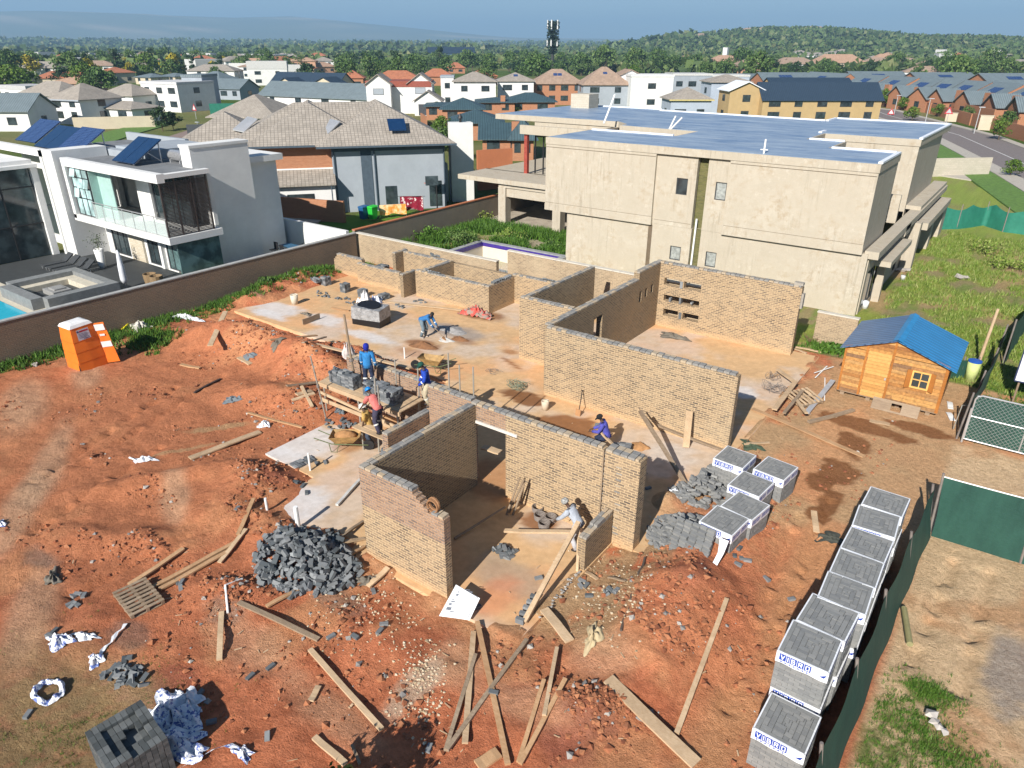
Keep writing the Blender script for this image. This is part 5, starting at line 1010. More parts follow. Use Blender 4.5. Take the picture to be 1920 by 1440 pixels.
def make_pallet(nz=14, torn=False, full=True):
    t = thing('brick_pallet', None, 'brick pallet', (0, 0, 0)); m, h = pallet_bricks(nz); m.build('bricks', STACKB, t)
    if full:
        w = MB(); hw, hd = .508, .538
        for (ax, ay, bx, by) in ((-hw, -hd, hw, -hd), (hw, -hd, hw, hd), (hw, hd, -hw, hd), (-hw, hd, -hw, -hd)):
            nseg = 8
            for i in range(nseg):
                p = Vector((ax+(bx-ax)*i/nseg, ay+(by-ay)*i/nseg, 0)); q = Vector((ax+(bx-ax)*(i+1)/nseg, ay+(by-ay)*(i+1)/nseg, 0)); zl = h-.265+.012*math.sin(i*1.7+ax); zl2 = h-.265+.012*math.sin((i+1)*1.7+ax)
                w.add([p+Vector((0, 0, zl)), q+Vector((0, 0, zl2)), q+Vector((0, 0, h+.012)), p+Vector((0, 0, h+.012))], [(0, 1, 2, 3)])
        for (ax, ay, bx, by) in ((-hw, -hd, hw, -hd+.03), (hw-.03, -hd, hw, hd), (-hw, hd-.03, hw, hd), (-hw, -hd, -hw+.03, hd)): w.add([(ax, ay, h+.012), (bx, ay, h+.012), (bx, by, h+.012), (ax, by, h+.012)], [(0, 1, 2, 3)])
        W_ = w.build('wrap', WHP, t); l = MB()
        logo(l, Vector((-.44, -hd, h-.185)), Vector((1, 0, 0)), Vector((0, 0, 1)))
        for y_ in (-.50, .05): l2 = MB(); logo(l2, Vector((hw, y_, h-.175)), Vector((0, 1, 0)), Vector((0, 0, 1)), .75); l2.build('lettering', [BLUEP, MATS['white_wrap_plastic']], W_)
        v = Vector((.34, -hd, h-.17)); l.add([v+Vector((0, -.004, 0)), v+Vector((.1, -.004, 0)), v+Vector((.14, -.004, .1))], [(0, 1, 2)], 0)
        l.build('lettering', [BLUEP, MATS['white_wrap_plastic']], W_)
    return t
STACKB = island('packed_paver_grey', [(.20, .205, .205), (.235, .24, .235), (.275, .275, .265)], .9, .3, var=.15)
protos = [make_pallet() for _ in range(3)]
ordn = ['nearest', 'second nearest', 'third nearest', 'fourth nearest', 'middle-far', 'third farthest', 'second farthest', 'farthest']
used = [False]*3
def put_pallet(i, x, y, z, rot, label, group):
    p = protos[i % 3]
    if used[i % 3]: p = copy_tree(p)
    used[i % 3] = True; p.location = (x, y, z); p.rotation_euler = (0, 0, rot); return tag(p, label, 'brick pallet', group)
GR = 'wrapped brick pallets in the long row beside the green fence'
put_pallet(0, -1.36, 11.2, -.06, R(-1), 'nearest wrapped brick pallet in the row, standing single height at the bottom edge', GR)
for k, (x, y, r) in enumerate(((-1.43, 12.4, 0), (-1.35, 13.47, -3), (-1.22, 14.5, 2), (-1.22, 15.55, 1), (-1.22, 16.62, -1), (-1.24, 17.8, 3), (-1.22, 18.9, -1))):
    put_pallet(k+1, x+.02, y+.02, -.06, R(r*.5), f'lower pallet of the {["first", "second", "third", "fourth", "fifth", "sixth", "last"][k]} double stack counted from the bottom edge', GR)
    put_pallet(k, x, y, .96, R(r), f'upper pallet of the {["first", "second", "third", "fourth", "fifth", "sixth", "last"][k]} double stack counted from the bottom edge', GR)
G2 = 'wrapped brick pallets by the end of the longest wall'
for k, (x, y, r, l) in enumerate(((-5.85, 20.5, -4, 'wrapped brick pallet closest to the end of the longest wall'), (-4.55, 20.6, -7, 'wrapped brick pallet furthest right in the cluster by the longest wall'), (-4.88, 19.25, -6, 'wrapped brick pallet in the middle of the cluster by the longest wall'), (-4.62, 18.0, -9, 'partly unwrapped brick pallet with wrap only at its right corner'), (-4.85, 16.95, -6, 'wrapped brick pallet behind the collapsed stack with a hanging strip'))):
    put_pallet(k+1, x, y, -.08+(.0), R(r), l, G2)
# collapsed, leaning stack in front
t = thing('collapsed_brick_stack', 'leaning unwrapped brick stack sliding forward with a torn wrap strip', 'brick pallet', (-5.2, 15.9, 0)); m = MB()
for i in range(5):
    for j in range(12):
        hh = .30+.72*(j/11)**.8; nz = max(2, int(hh/.072))
        for k in range(nz):
            x = -5.65+i*.222+random.gauss(0, .01)-.02*j; y = 15.15+j*.108+(nz-k)*-.008+random.gauss(0, .006); z = -.1+k*.072+.035; q = Quaternion((0, 0, 1), R(-8)+random.gauss(0, .03)) @ Quaternion((1, 0, 0), R(8)+random.gauss(0, .05)); m.obox((x, y, z), q @ Vector((.107, 0, 0)), q @ Vector((0, .05, 0)), q @ Vector((0, 0, .034)))
m.build('bricks', STACKB, t)
m = MB(); 
pts = [(-4.5, 16.0, 1.0), (-4.45, 15.7, .75), (-4.5, 15.35, .45), (-4.3, 15.0, .12), (-4.32, 14.7, .0), (-4.1, 14.45, .0)]
def ribbon(m, pts, w, side=Vector((1, 0, 0)), wob=.3, mi=0):
    vs = []; k = len(pts)
    for i, p in enumerate(pts):
        p = Vector(p); s_ = side+Vector((0, 0, wob*math.sin(i*1.9))); s_.normalize(); ww = w*(.75+.35*math.sin(i*2.3+1)); vs += [p-s_*ww/2, p+Vector((0, 0, .02*math.sin(i*3))), p+s_*ww/2]
    fs = []
    for i in range(k-1): fs += [(3*i, 3*i+1, 3*i+4, 3*i+3), (3*i+1, 3*i+2, 3*i+5, 3*i+4)]
    m.add(vs, fs, mi)
ribbon(m, pts, .24); m.build('torn_wrap_strip', WHP, t)
core = MB()
for px, py, rx, ry, n_, h_ in ((1272, 990, 1.0, .9, 200, .45), (1315, 925, 1.05, .9, 230, .8), (1340, 900, .7, .8, 120, .75), (1245, 1010, .5, .5, 50, .2)):
    g = gt(px, py)
    for k in range(n_):
        a = random.uniform(0, 6.28); r = math.sqrt(random.random()); x = g.x+rx*r*math.cos(a); y = g.y+ry*r*math.sin(a); z = hz(x, y)+h_*(1-r)*random.random()+.03; q = Quaternion((0, 0, 1), random.gauss(-.3, .5)) @ Quaternion((1, 0, 0), random.gauss(0, .3)); core.obox((x, y, z), q @ Vector((.108, 0, 0)), q @ Vector((0, .052, 0)), q @ Vector((0, 0, .035)))
tag(core.build('brick_heap', STACKB), 'slumped mass of grey bricks between the leaning stack and the wrapped pallets', 'brick heap', kind='stuff')
# opened stack bottom left
t = thing('open_brick_stack', 'half emptied block of grey bricks at the bottom left corner', 'brick pallet', (-11.6, 3.5, 0)); m = MB(); q0 = Quaternion((0, 0, 1), R(-7))
for k in range(13):
    for i in range(6):
        for j in range(10):
            if k >= 13-(1 < j < 8 and 0 < i < 5)-(j > 3 and i > 2)-(j in (5, 6) and i in (2, 3))*2: continue
            edge = i in (0, 5) or j in (0, 9) or k > 8
            if not edge: continue
            c = Vector((-11.75, 3.35, -.1))+q0 @ Vector(((i-2.5)*.205, (j-4.5)*.108, k*.074+.037)); a = q0 @ Quaternion((0, 0, 1), random.gauss(0, .02)); m.obox(c, a @ Vector((.099, 0, 0)), a @ Vector((0, .050, 0)), Vector((0, 0, .035)))
m.obox(Vector((-11.75, 3.35, .26)), q0 @ Vector((.5, 0, 0)), q0 @ Vector((0, .44, 0)), Vector((0, 0, .38))); m.build('bricks', island('dark_site_brick', [(.06, .068, .07), (.10, .11, .11), (.15, .16, .16)], .9, .4), t)
# crumpled printed plastic
n = N('printed_wrap_film'); o_ = n.coord('UV'); bl = n.ramp(n.noise(n.coord('Object', (9, 9, 9)), 1.1, 3, .6), .53, .57); WRAP = n.fin(n.mix(n.math('MULTIPLY', bl, .85), (.80, .82, .86), (.02, .08, .38)), .35, n.noise(n.coord('Object'), 12, 4), .5, .03)
def crumple(name, label, px, py, rx, ry, h, mat, cat='plastic sheet', ring=False, rot=0.0, seg=22, z0=None):
    g = gt(px, py); m = MB(); nr, ns = 11, int(seg*1.8); vs = []; sd = random.random()*50
    for i in range(nr+1):
        for j in range(ns):
            a = 2*math.pi*j/ns; u = i/nr; rr = (.62+.38*u) if ring else u
            wob = 1+.28*math.sin(3*a+sd)+.18*math.sin(7*a+sd*2)
            if ring: wob = 1+.06*math.sin(5*a+sd)
            x = rx*rr*wob*math.cos(a); y = ry*rr*wob*math.sin(a); c, s_ = math.cos(rot), math.sin(rot); x, y = x*c-y*s_, x*s_+y*c
            hh = h*((math.sin(math.pi*u) if ring else (1-u**2))*(.6+.4*math.sin(a*5+sd+u*4))+.75*(float(vn(np.array([x*11+sd]), np.array([y*11]), 3)[0])-.45)+.3*(random.random()-.5)); X, Y = g.x+x, g.y+y
            base = max(hz(X, Y), 0 if isl(X, Y) else -9) if z0 is None else z0
            vs.append((X, Y, base+.02+max(0, hh)))
    fs = []
    for i in range(nr):
        for j in range(ns): fs.append((i*ns+j, i*ns+(j+1) % ns, (i+1)*ns+(j+1) % ns, (i+1)*ns+j))
    if not ring: fs.append(tuple(range(ns-1, -1, -1)))
    m.add(vs, fs); return centred(m, name, mat, label, cat, smooth=True)
crumple('plastic_wrap', 'tangled blue and white printed wrap right of the open brick stack', 322, 1345, .66, .50, .30, WRAP); crumple('plastic_wrap', 'broad fold of printed wrap lying at the foot of the open brick stack', 318, 1400, .85, .36, .24, WRAP, rot=.6)
crumple('plastic_wrap', 'plain white flap of wrap nearest the spilled bricks', 352, 1318, .50, .26, .2, WHP); crumple('plastic_wrap', 'oval ring of printed wrap on the sandy grass patch', 92, 1298, .40, .32, .14, WRAP, ring=True, seg=26); crumple('plastic_wrap', 'small bundle of printed wrap left of the slatted pallet', 112, 1205, .33, .20, .2, WRAP, rot=.4)
crumple('plastic_wrap', 'frayed scrap of wrap beside the small printed bundle', 160, 1195, .3, .12, .1, WHP, rot=.5); crumple('plastic_wrap', 'knotted white wrap at the lower end of a twisted strip', 180, 1240, .17, .16, .14, WRAP); crumple('plastic_wrap', 'printed wrap scrap trailing along the bottom edge of the soil', 455, 1415, .22, .12, .14, WRAP)
crumple('plastic_wrap', 'white wrap cut off by the left edge of the view', 0, 984, .22, .16, .12, WRAP)
m = MB(); g1, g2 = gt(236, 1172), gt(186, 1232); ribbon(m, [g1+(g2-g1)*(i/7)+Vector((.04*math.sin(i*2), 0, .05)) for i in range(8)], .10, Vector((.7, .7, 0))); centred(m, 'plastic_strip', WHP, 'twisted white plastic strip below the slatted pallet', 'plastic strip')
m = MB(); P_ = [gt(*q)+Vector((0, 0, .06)) for q in ((345, 1440), (375, 1425), (402, 1408), (428, 1400), (455, 1410), (475, 1418))]; ribbon(m, P_, .16, Vector((.3, .9, 0))); centred(m, 'plastic_strip', WRAP, 'curling printed plastic strip at the bottom edge', 'plastic strip')
crumple('cement_sack', 'off-white empty sack on the grass by the yellow board', 262, 615, .75, .38, .3, plain('offwhite_sack', (.62, .58, .52), .9), 'sack'); crumple('cement_sack', 'white upright sacks in front of the black wrapped drum', 686, 572, .4, .28, .75, plain('white_sack', (.80, .80, .80), .7), 'sack', rot=.5); crumple('cement_sack', 'blue and white sack lying right of the upright white sacks', 706, 566, .45, .28, .35, WRAP, 'sack')
n = N('red_sack'); crumple('sack_pile', 'crumpled red and grey sacks at the corner of the low brick room', 893, 590, .95, .5, .4, n.fin(n.mix(n.ramp(n.noise(n.coord('Object'), 4, 3), .45, .55), (.55, .08, .06), (.28, .22, .18)), .8), 'sacks')
crumple('plastic_scrap', 'long white plastic scrap near the boundary grass', 350, 597, 1.0, .25, .2, WHP, 'plastic sheet', rot=.3); crumple('plastic_scrap', 'white plastic scrap half buried in the left soil ridge', 268, 862, .45, .16, .12, WHP, 'plastic sheet', rot=.5); crumple('plastic_scrap', 'dark grey tarpaulin scrap on the floor of the slotted wall room', 1262, 632, .75, .35, .15, plain('grey_tarp', (.17, .15, .12), .9), 'tarpaulin'); crumple('plastic_scrap', 'white sack lump beside the plank on the soil mound', 495, 798, .22, .2, .2, WHP, 'sack'); crumple('plastic_scrap', 'white sack hanging on the left scaffold pole', 657, 702, .3, .2, .75, plain('white_sack2', (.70, .62, .58), .8), 'sack', z0=1.2)
crumple('plastic_scrap', 'white plastic scrap between the brick heap and the front room wall', 1278, 930, .35, .2, .2, WHP, 'plastic sheet', rot=.8); crumple('plastic_scrap', 'torn green sheet behind the wrapped pallets', 1408, 838, .4, .3, .1, plain('green_scrap', (.07, .10, .06), .8), 'tarpaulin'); crumple('plastic_scrap', 'dark wet sheet scrap beside the spilt water', 1560, 1010, .4, .3, .06, plain('dark_scrap', (.07, .075, .06), .7), 'tarpaulin')
for i, (px, py, l) in enumerate(((575, 590, 'grey sheet scrap on the soil bank below the slab corner'), (435, 752, 'grey-blue rag lying on the trodden soil'), (520, 642, 'dark crushed scrap on the soil bank under the rear slab'), (640, 770, 'tangle of black scrap left of the scaffold'), (100, 1085, 'dull grey sheet in the soil at the far left'), (465, 670, 'brown paper scraps half way down the soil mound'), (690, 1090, 'crumpled blue-grey film at the foot of the nearest wall'))):
    crumple('scrap_sheet', l, px, py, .35, .18, .12, [MATS['grey_tarp'], plain('bluegrey_rag', (.16, .19, .21), .8)][i % 2], 'scrap', rot=i*.7)
crumple('cement_sack', 'empty brown paper cement sack near the right soil mound', 1112, 1195, .20, .42, .14, plain('brown_paper', (.50, .40, .24), .9), 'sack', rot=.35)
# white paper plan sheets pinned at the wall foot
t = thing('paper_plans', 'white building plan sheets with printed drawings leaning at the foot of the nearest wall', 'paper', tuple(gt(858, 1155))); A, B, C_, D_ = G(823, 1155, .12), G(875, 1162, .12), G(895, 1120, .4), G(855, 1096, .45); m = MB(); 
m.add([A, B, C_, D_, A+Vector((.03, .06, -.03)), B+Vector((.05, .05, -.03)), C_+Vector((.06, .03, -.02)), D_+Vector((.04, .02, -.02))], [(0, 1, 2, 3), (4, 5, 6, 7)]); m.build('sheet', plain('paper_white', (.82, .83, .84), .6, .05), t)
m = MB(); ux = (B-A); uy = (D_-A); nn = ux.cross(uy).normalized()*.02; nn = nn if nn.dot(Vector((0, 0, 13))-A) > 0 else -nn
for (a, b, w_, h_) in ((.12, .2, .18, .3), (.42, .8, .3, .12), (.7, .35, .2, .3), (.15, .45, .15, .12), (.3, .15, .15, .1), (.35, .45, .2, .14), (.6, .5, .12, .25), (.62, .2, .2, .15), (.5, .75, .25, .08), (.2, .65, .1, .2), (.78, .6, .08, .2)):
    o0 = A+ux*a+uy*b+nn; m.add([o0, o0+ux*w_, o0+ux*w_+uy*h_*.3, o0+uy*h_*.3], [(0, 1, 2, 3)]); m.add([o0+uy*h_*.5, o0+ux*w_*.6+uy*h_*.5, o0+ux*w_*.6+uy*h_*.7, o0+uy*h_*.7], [(0, 1, 2, 3)])
m.build('drawing', plain('ink_grey', (.18, .2, .24), .7), t)
# ---------------------------------------------------------------- planks and timber
def plank(p1, p2, w, h, label, mat=None, z1=None, z2=None, name='plank', tilt=0.0, cat='plank'):
    a = gt(*p1) if z1 is None else G(*p1, z1); b = gt(*p2) if z2 is None else G(*p2, z2)
    if z1 is None: a = a+Vector((0, 0, h/2+.035))
    if z2 is None: b = b+Vector((0, 0, h/2+.035))
    if z1 is None and z2 is None:   # rest on the highest ground between the ends
        mz = max(hz(a.x+(b.x-a.x)*k/6, a.y+(b.y-a.y)*k/6)-(a.z+(b.z-a.z)*k/6) for k in range(1, 6))+h/2
        if mz > 0: a.z += mz*.8; b.z += mz*.8
    m = MB(); d = (b-a).normalized()
    segs = 4; pts = [a+(b-a)*i/segs+Vector((0, 0, .012*math.sin(i*1.6+a.x))) for i in range(segs+1)]
    side = d.cross(Vector((0, 0, 1))).normalized(); up = side.cross(d).normalized()
    if tilt: q = Quaternion(d, tilt); side = q @ side; up = q @ up
    vs = []
    for p in pts: vs += [p-side*w/2-up*h/2, p+side*w/2-up*h/2, p+side*w/2+up*h/2, p-side*w/2+up*h/2]
    fs = [(0, 1, 2, 3), (4*segs+3, 4*segs+2, 4*segs+1, 4*segs)]
    for i in range(segs):
        for j in range(4): fs.append((4*i+j, 4*(i+1)+j, 4*(i+1)+(j+1) % 4, 4*i+(j+1) % 4))
    m.add(vs, fs); return centred(m, name, mat or WOODP, label, cat)
PL = [
 ((1140, 1277), (1305, 1437), .30, .05, 'widest plank lying diagonally on the soil at the bottom centre right', WOODP),
 ((1362, 1127), (1268, 1380), .11, .06, 'long straight pale plank lying over the end of the widest plank', WOODP),
 ((895, 1172), (952, 1440), .12, .06, 'orange plank running down from the slab corner and crossed by a grey one', WOODR),
 ((888, 1190), (872, 1400), .13, .05, 'flat plank half hidden under the crossed timbers', WOODP),
 ((892, 1232), (836, 1412), .09, .07, 'shorter grey timber left of the crossed planks', WOODO),
 ((988, 1207), (838, 1415), .10, .07, 'long grey timber crossing over the orange plank', WOODO),
 ((1044, 1222), (1020, 1350), .09, .06, 'upright-looking plank in the middle of the three leaning together', WOODP),
 ((1020, 1280), (972, 1435), .09, .06, 'left plank of the three lying together below the slab corner', WOODR),
 ((1060, 1280), (975, 1440), .10, .06, 'right plank of the three, ending at a small stone', WOODR),
 ((1020, 1145), (1068, 1205), .24, .05, 'short wide board beside the slab corner', WOODP),
 ((935, 1415), (895, 1440), .26, .06, 'wide short board end cut by the bottom edge', WOODR),
 ((582, 1222), (716, 1372), .12, .06, 'plank lying diagonally left of the pale gravel', WOODP),
 ((590, 1386), (648, 1436), .13, .06, 'short pale plank near the bottom edge left of the dark shade', WOODP),
 ((448, 1132), (598, 1202), .13, .05, 'grey-brown plank below the big brick heap', WOODO),
 ((416, 1150), (412, 1240), .13, .05, 'short upright-lying plank below the bent white pipe', WOODP),
 ((500, 1140), (566, 1105), .11, .05, 'small plank pointing at the foot of the brick heap', WOODR),
 ((243, 1100), (345, 1032), .14, .05, 'plank lying beyond the slatted pallet', WOODR),
 ((272, 1112), (442, 1020), .13, .05, 'upper of the two long planks resting on the slatted pallet', WOODR),
 ((300, 1108), (432, 1035), .14, .05, 'lower of the two long planks resting on the slatted pallet', WOODR),
 ((412, 1058), (462, 995), .13, .05, 'thin plank bridging toward the heap of bricks', WOODP),
 ((448, 1010), (477, 942), .12, .05, 'plank standing against the corner of the front slab', WOODR),
 ((356, 862), (488, 812), .26, .05, 'long wide board lying alone on the trodden soil', WOODP),
 ((466, 778), (568, 806), .10, .05, 'narrow plank on the soil left of the scaffold', WOODR),
 ((340, 686), (376, 693), .16, .06, 'small block of timber on the soil at the foot of the mound', WOODR),
 ((365, 738), (414, 712), .10, .05, 'dark burnt-looking stick on the trodden soil', plain('burnt_wood', (.05, .035, .03), .9)),
 ((400, 680), (428, 613), .24, .05, 'tapered pale board standing on the side of the soil mound', WOODP),
 ((508, 655), (596, 645), .16, .05, 'orange plank under the long crossed plank on the soil mound', WOODR),
 ((570, 656), (612, 644), .14, .05, 'short weathered plank by the crossing on the mound', WOODO),
 ((448, 672), (470, 685), .22, .05, 'little board with white marks on the left of the mound', WOODP),
 ((556, 742), (585, 735), .25, .05, 'offcut board lying under the pair of small boards', WOODP),
 ((566, 730), (586, 768), .12, .06, 'small board lying across the offcuts left of the scaffold', WOODP),
 ((548, 753), (590, 740), .16, .05, 'lowest offcut board in the small pile left of the scaffold', WOODP),
 ((538, 727), (600, 720), .16, .05, 'grey weathered board lying left of the scaffold pole', WOODO),
 ((598, 722), (628, 704), .18, .05, 'rounded weathered board leaning near the white sack', WOODO),
 ((598, 724), (650, 728), .14, .05, 'reddish weathered board behind the scaffold pole', WOODR),
 ((1410, 768), (1620, 858), .22, .03, 'long dusty orange board pressed into the sand near the wrapped pallets', WOODR),
 ((1525, 962), (1530, 1002), .18, .03, 'small pale board on the wet sand beyond the leaning stack', WOODP),
 ((1515, 795), (1600, 772), .16, .08, 'thick weathered beam beside the broken pallet near the wooden hut', WOODO),
 ((1630, 790), (1668, 798), .26, .02, 'pale splintered board scraps in front of the wooden hut', WOODP),
 ((1490, 652), (1540, 662), .14, .04, 'pale plank at the foot of the low boundary stub', WOODP),
 ((1486, 655), (1512, 664), .12, .04, 'shorter pale plank at the foot of the tall slotted wall', WOODP),
 ((1395, 835), (1442, 832), .10, .04, 'pale batten behind the wrapped pallets', WOODP),
 ((690, 1103), (728, 1068), .16, .05, 'plank at the foot of the nearest wall left end', WOODP),
 ((632, 950), (676, 902), .10, .07, 'white-grey timber leaning on the left end of the nearest wall', plain('painted_white_timber', (.56, .55, .52), .8)),
 ((640, 1010), (682, 980), .09, .06, 'upper timber poking out between brick heap and nearest wall', WOODO), ((635, 1022), (684, 1012), .12, .05, 'middle timber poking out between brick heap and nearest wall', WOODP), ((655, 1045), (684, 1027), .10, .05, 'lowest timber poking out between brick heap and nearest wall', WOODR),
 ((675, 1435), (660, 1400), .06, .05, 'thin grey stick in the dark shade at the bottom', WOODO),
 ((1098, 1075), (1120, 1088), .10, .04, 'little batten at the foot of the low brick return', WOODP),
 ((1140, 1085), (1172, 1092), .06, .04, 'thin grey batten on the sandy rubble', WOODO),
 ((715, 566), (868, 584), .2, .04, 'long pale dusty board on the rear slab beyond the bending man', WOODP),
 ((622, 578), (655, 584), .10, .03, 'thin orange batten on the rear slab', WOODR),
 ((568, 610), (600, 598), .05, .28, 'formwork board standing on edge on the rear slab corner', WOODO),
 ((583, 1318), (598, 1290), .14, .04, 'splintered triangular offcut on the soil', WOODP), ((655, 1330), (664, 1322), .05, .03, 'tiny splinter of timber beside the diagonal plank', WOODP),
]
for p1, p2, w_, h_, lab, mt in PL: plank(p1, p2, w_, h_, lab, mt)
# timbers held up off the ground
plank((524, 631), (770, 690), .18, .05, 'longest pale plank sloping over the mound to the scaffold wall', WOODP, None, 1.55)
plank((983, 1165), (1085, 978), .13, .08, 'long prop plank leaning from stacked bricks to the man in the grey shirt', WOODP, .1, 1.35)
plank((946, 995), (1078, 998), .13, .06, 'level plank pinned in front of the man in the grey shirt', WOODP, .5, 1.0)
plank((1082, 1070), (1085, 985), .07, .07, 'upright batten at the end of the low brick return', WOODP, .0, 1.2)
plank((1290, 915), (1200, 770), .13, .08, 'long grey prop leaning on the face of the longest wall', WOODO, .03, 1.5)
plank((1390, 858), (1232, 797), .12, .06, 'prop lying low along the longest wall toward the pallets', WOODO, .1, .55)
plank((1196, 765), (1225, 800), .12, .05, 'short plank end at the top of the two props', WOODP, 1.3, .6)
plank((1286, 838), (1293, 770), .24, .04, 'pale board standing against the right part of the longest wall', WOODP, .05, 1.35)
plank((1125, 808), (1150, 835), .10, .06, 'small pale trestle board beside the man in the purple jacket', WOODP, .9, .5); plank((1122, 835), (1124, 805), .07, .05, 'little upright post of the pale trestle', WOODP, .02, .85)
plank((905, 838), (938, 848), .28, .05, 'pale board wedged low across the doorway under the lintel', WOODP, .95, .95)
plank((548, 1160), (548, 1130), .05, .05, 'x', WOODP) if False else None
m = MB(); g = gt(1000, 1140); stack_mb(m, g.x, g.y, 1, 2, 2, .0, 0); 
t = thing('brick_prop_block', 'grey bricks strapped as a block at the foot of the long prop plank', 'brick stack', tuple(G(990, 1150))); m = MB(); a, b = G(975, 1168), G(1002, 1125)
for k in range(5): p = a+(b-a)*(k/4); m.obox(p+Vector((0, 0, .08)), (.11, .02, 0), (-.01, .052, 0), (0, 0, .075))
m.build('bricks', LOOSE, t)
# ---------------------------------------------------------------- slatted pallets
def slat_pallet(label, c, rot, tiltv=(0, 0, 0), n_=8, L=1.2, W=1.0, layers=2):
    t = thing('wooden_pallet', label, 'pallet', tuple(c)); M = Matrix.Translation(c) @ Matrix.Rotation(rot, 4, 'Z') @ Matrix.Rotation(tiltv[0], 4, 'X') @ Matrix.Rotation(tiltv[1], 4, 'Y')
    m = MB()
    for i in range(3): y = -W/2+.05+i*(W-.1)/2; m.box(-L/2, L/2, y-.04, y+.04, .02, .11)
    m.xform(M); m.build('bearer', WOODO, t); m = MB()
    for i in range(n_): x = -L/2+.05+i*(L-.1)/(n_-1); m.box(x-.045, x+.045, -W/2, W/2, .112, .135)
    for i in range(4): x = -L/2+.05+i*(L-.1)/3; m.box(x-.045, x+.045, -W/2, W/2, .0, .018)
    m.xform(M); m.build('slats', WOODO if n_ > 6 else WOODP, t); return t
g = gt(262, 1128); slat_pallet('weathered slatted pallet lying on the red soil at the left', g+Vector((0, 0, .06)), R(-8), (0, 0, 0), 8, 1.25, .85)
g = gt(1505, 755); slat_pallet('upper broken slatted pallet tilted on debris near the wooden hut', g+Vector((0, 0, .18)), R(60), (R(10), 0, 0), 6, 1.2, 1.0); 
g = gt(1478, 745); 
for k, (a, b, l) in enumerate((((1452, 768), (1492, 715), 'wide board on the left of the broken pallet pile'), ((1492, 718), (1458, 692), 'bent board pointing back from the broken pallet pile'), ((1470, 775), (1505, 732), 'dark board crossing the broken pallet pile'), ((1492, 748), (1512, 775), 'diagonal brace lying on the broken pallet'))): plank(a, b, .2 if k < 2 else .13, .05, l, (WOODP, WOODP, WOODO, WOODP)[k], .25, .3)
WIREM = plain('rusty_wire', (.22, .19, .17), .7, .3)
def wires(label, px, py, r, n_, h=.35, mat=None, cat='wire tangle'):
    g = gt(px, py); m = MB()
    for k in range(n_):
        rr = r*random.uniform(.4, 1); ph = random.uniform(0, 6.28); cx, cy = g.x+random.gauss(0, r*.3), g.y+random.gauss(0, r*.3); tl = random.uniform(-.5, .5)
        m.path([(cx+rr*math.cos(ph+a*.5), cy+rr*.7*math.sin(ph+a*.5), g.z+.04+abs(h*.5*(1+math.sin(a*.9+tl*4)))*random.uniform(.3, 1)) for a in range(random.randint(6, 13))], .008, 4)
    return centred(m, 'wire_tangle', mat or WIREM, label, cat)
wires('tangle of wire left of the broken pallet pile', 1452, 735, .5, 16); wires('coil of grey wire by the upper end of the pallet pile', 1450, 712, .3, 8); wires('green and grey wire coil beside the muddy puddle', 968, 725, .45, 20, .2, plain('green_wire', (.20, .24, .17), .6)); wires('thin wire loops on the slab left of the green coil', 925, 697, .4, 4, .1); wires('dry twigs behind the end of the tall slotted wall', 1520, 640, .4, 14, .4, plain('dry_twig', (.20, .13, .07), .9), 'twigs')
for i, (px, py, l) in enumerate(((1012, 975, 'leftmost wire coil on the floor of the front room'), (1020, 990, 'wire coil nearest the man in the grey shirt'), (1032, 978, 'wire coil against the wall in the front room'), (1008, 960, 'rusty wire coil at the back of the group'))):
    g = G(px, py, 0); m = MB(); 
    for k in range(4): m.path([(g.x+(.15+.008*k)*math.cos(a*.52), g.y+(.15+.008*k)*math.sin(a*.52), .05+.05*k) for a in range(13)], .022, 5)
    centred(m, 'wire_coil', WIREM, l, 'wire coil', 'wire coils in the front room')
m = MB(); 
for k in range(4): m.path([(-10.2+.17*math.cos(a*.52), 10.74+.01*k, 2.75+.17*math.sin(a*.52)+.0*k) for a in range(13)], .022, 5)
for k in range(4): m.path([(-10.2+.17*math.cos(a*.52), 10.68+.03*k, 2.70+.17*math.sin(a*.52)) for a in range(13)], .02, 5)
centred(m, 'wire_coil', plain('rust_wire', (.33, .17, .08), .8), 'rusty wire coil hung on the stepped end of the nearest wall', 'wire coil')
m = MB(); 
for k in range(3): a0 = Vector((-11.3+k*.12, 10.9, 2.4)); m.path([a0, a0+Vector((.02, .02, .35)), a0+Vector((.04, 0, .6))], .006, 4)
centred(m, 'reinforcing_wire', WIREM, 'thin reinforcing wires sticking up behind the nearest wall', 'wire')
# poles and timbers leaning inside the front room
for i, (a, b, za, zb, l) in enumerate((((950, 965), (975, 895), 0, 1.2, 'left grey pole leaning on the inner brick face'), ((955, 960), (983, 898), 0, 1.25, 'middle grey pole leaning on the inner brick face'), ((962, 965), (984, 905), 0, 1.1, 'right grey pole leaning on the inner brick face'), ((852, 1010), (948, 950), .05, .25, 'long dark pole lying across the shaded floor of the front room'))):
    A, B = G(*a, za), G(*b, zb); m = MB(); m.tube(A, B, .04, .03, 7); centred(m, 'timber_pole', WOODO, l, 'pole')
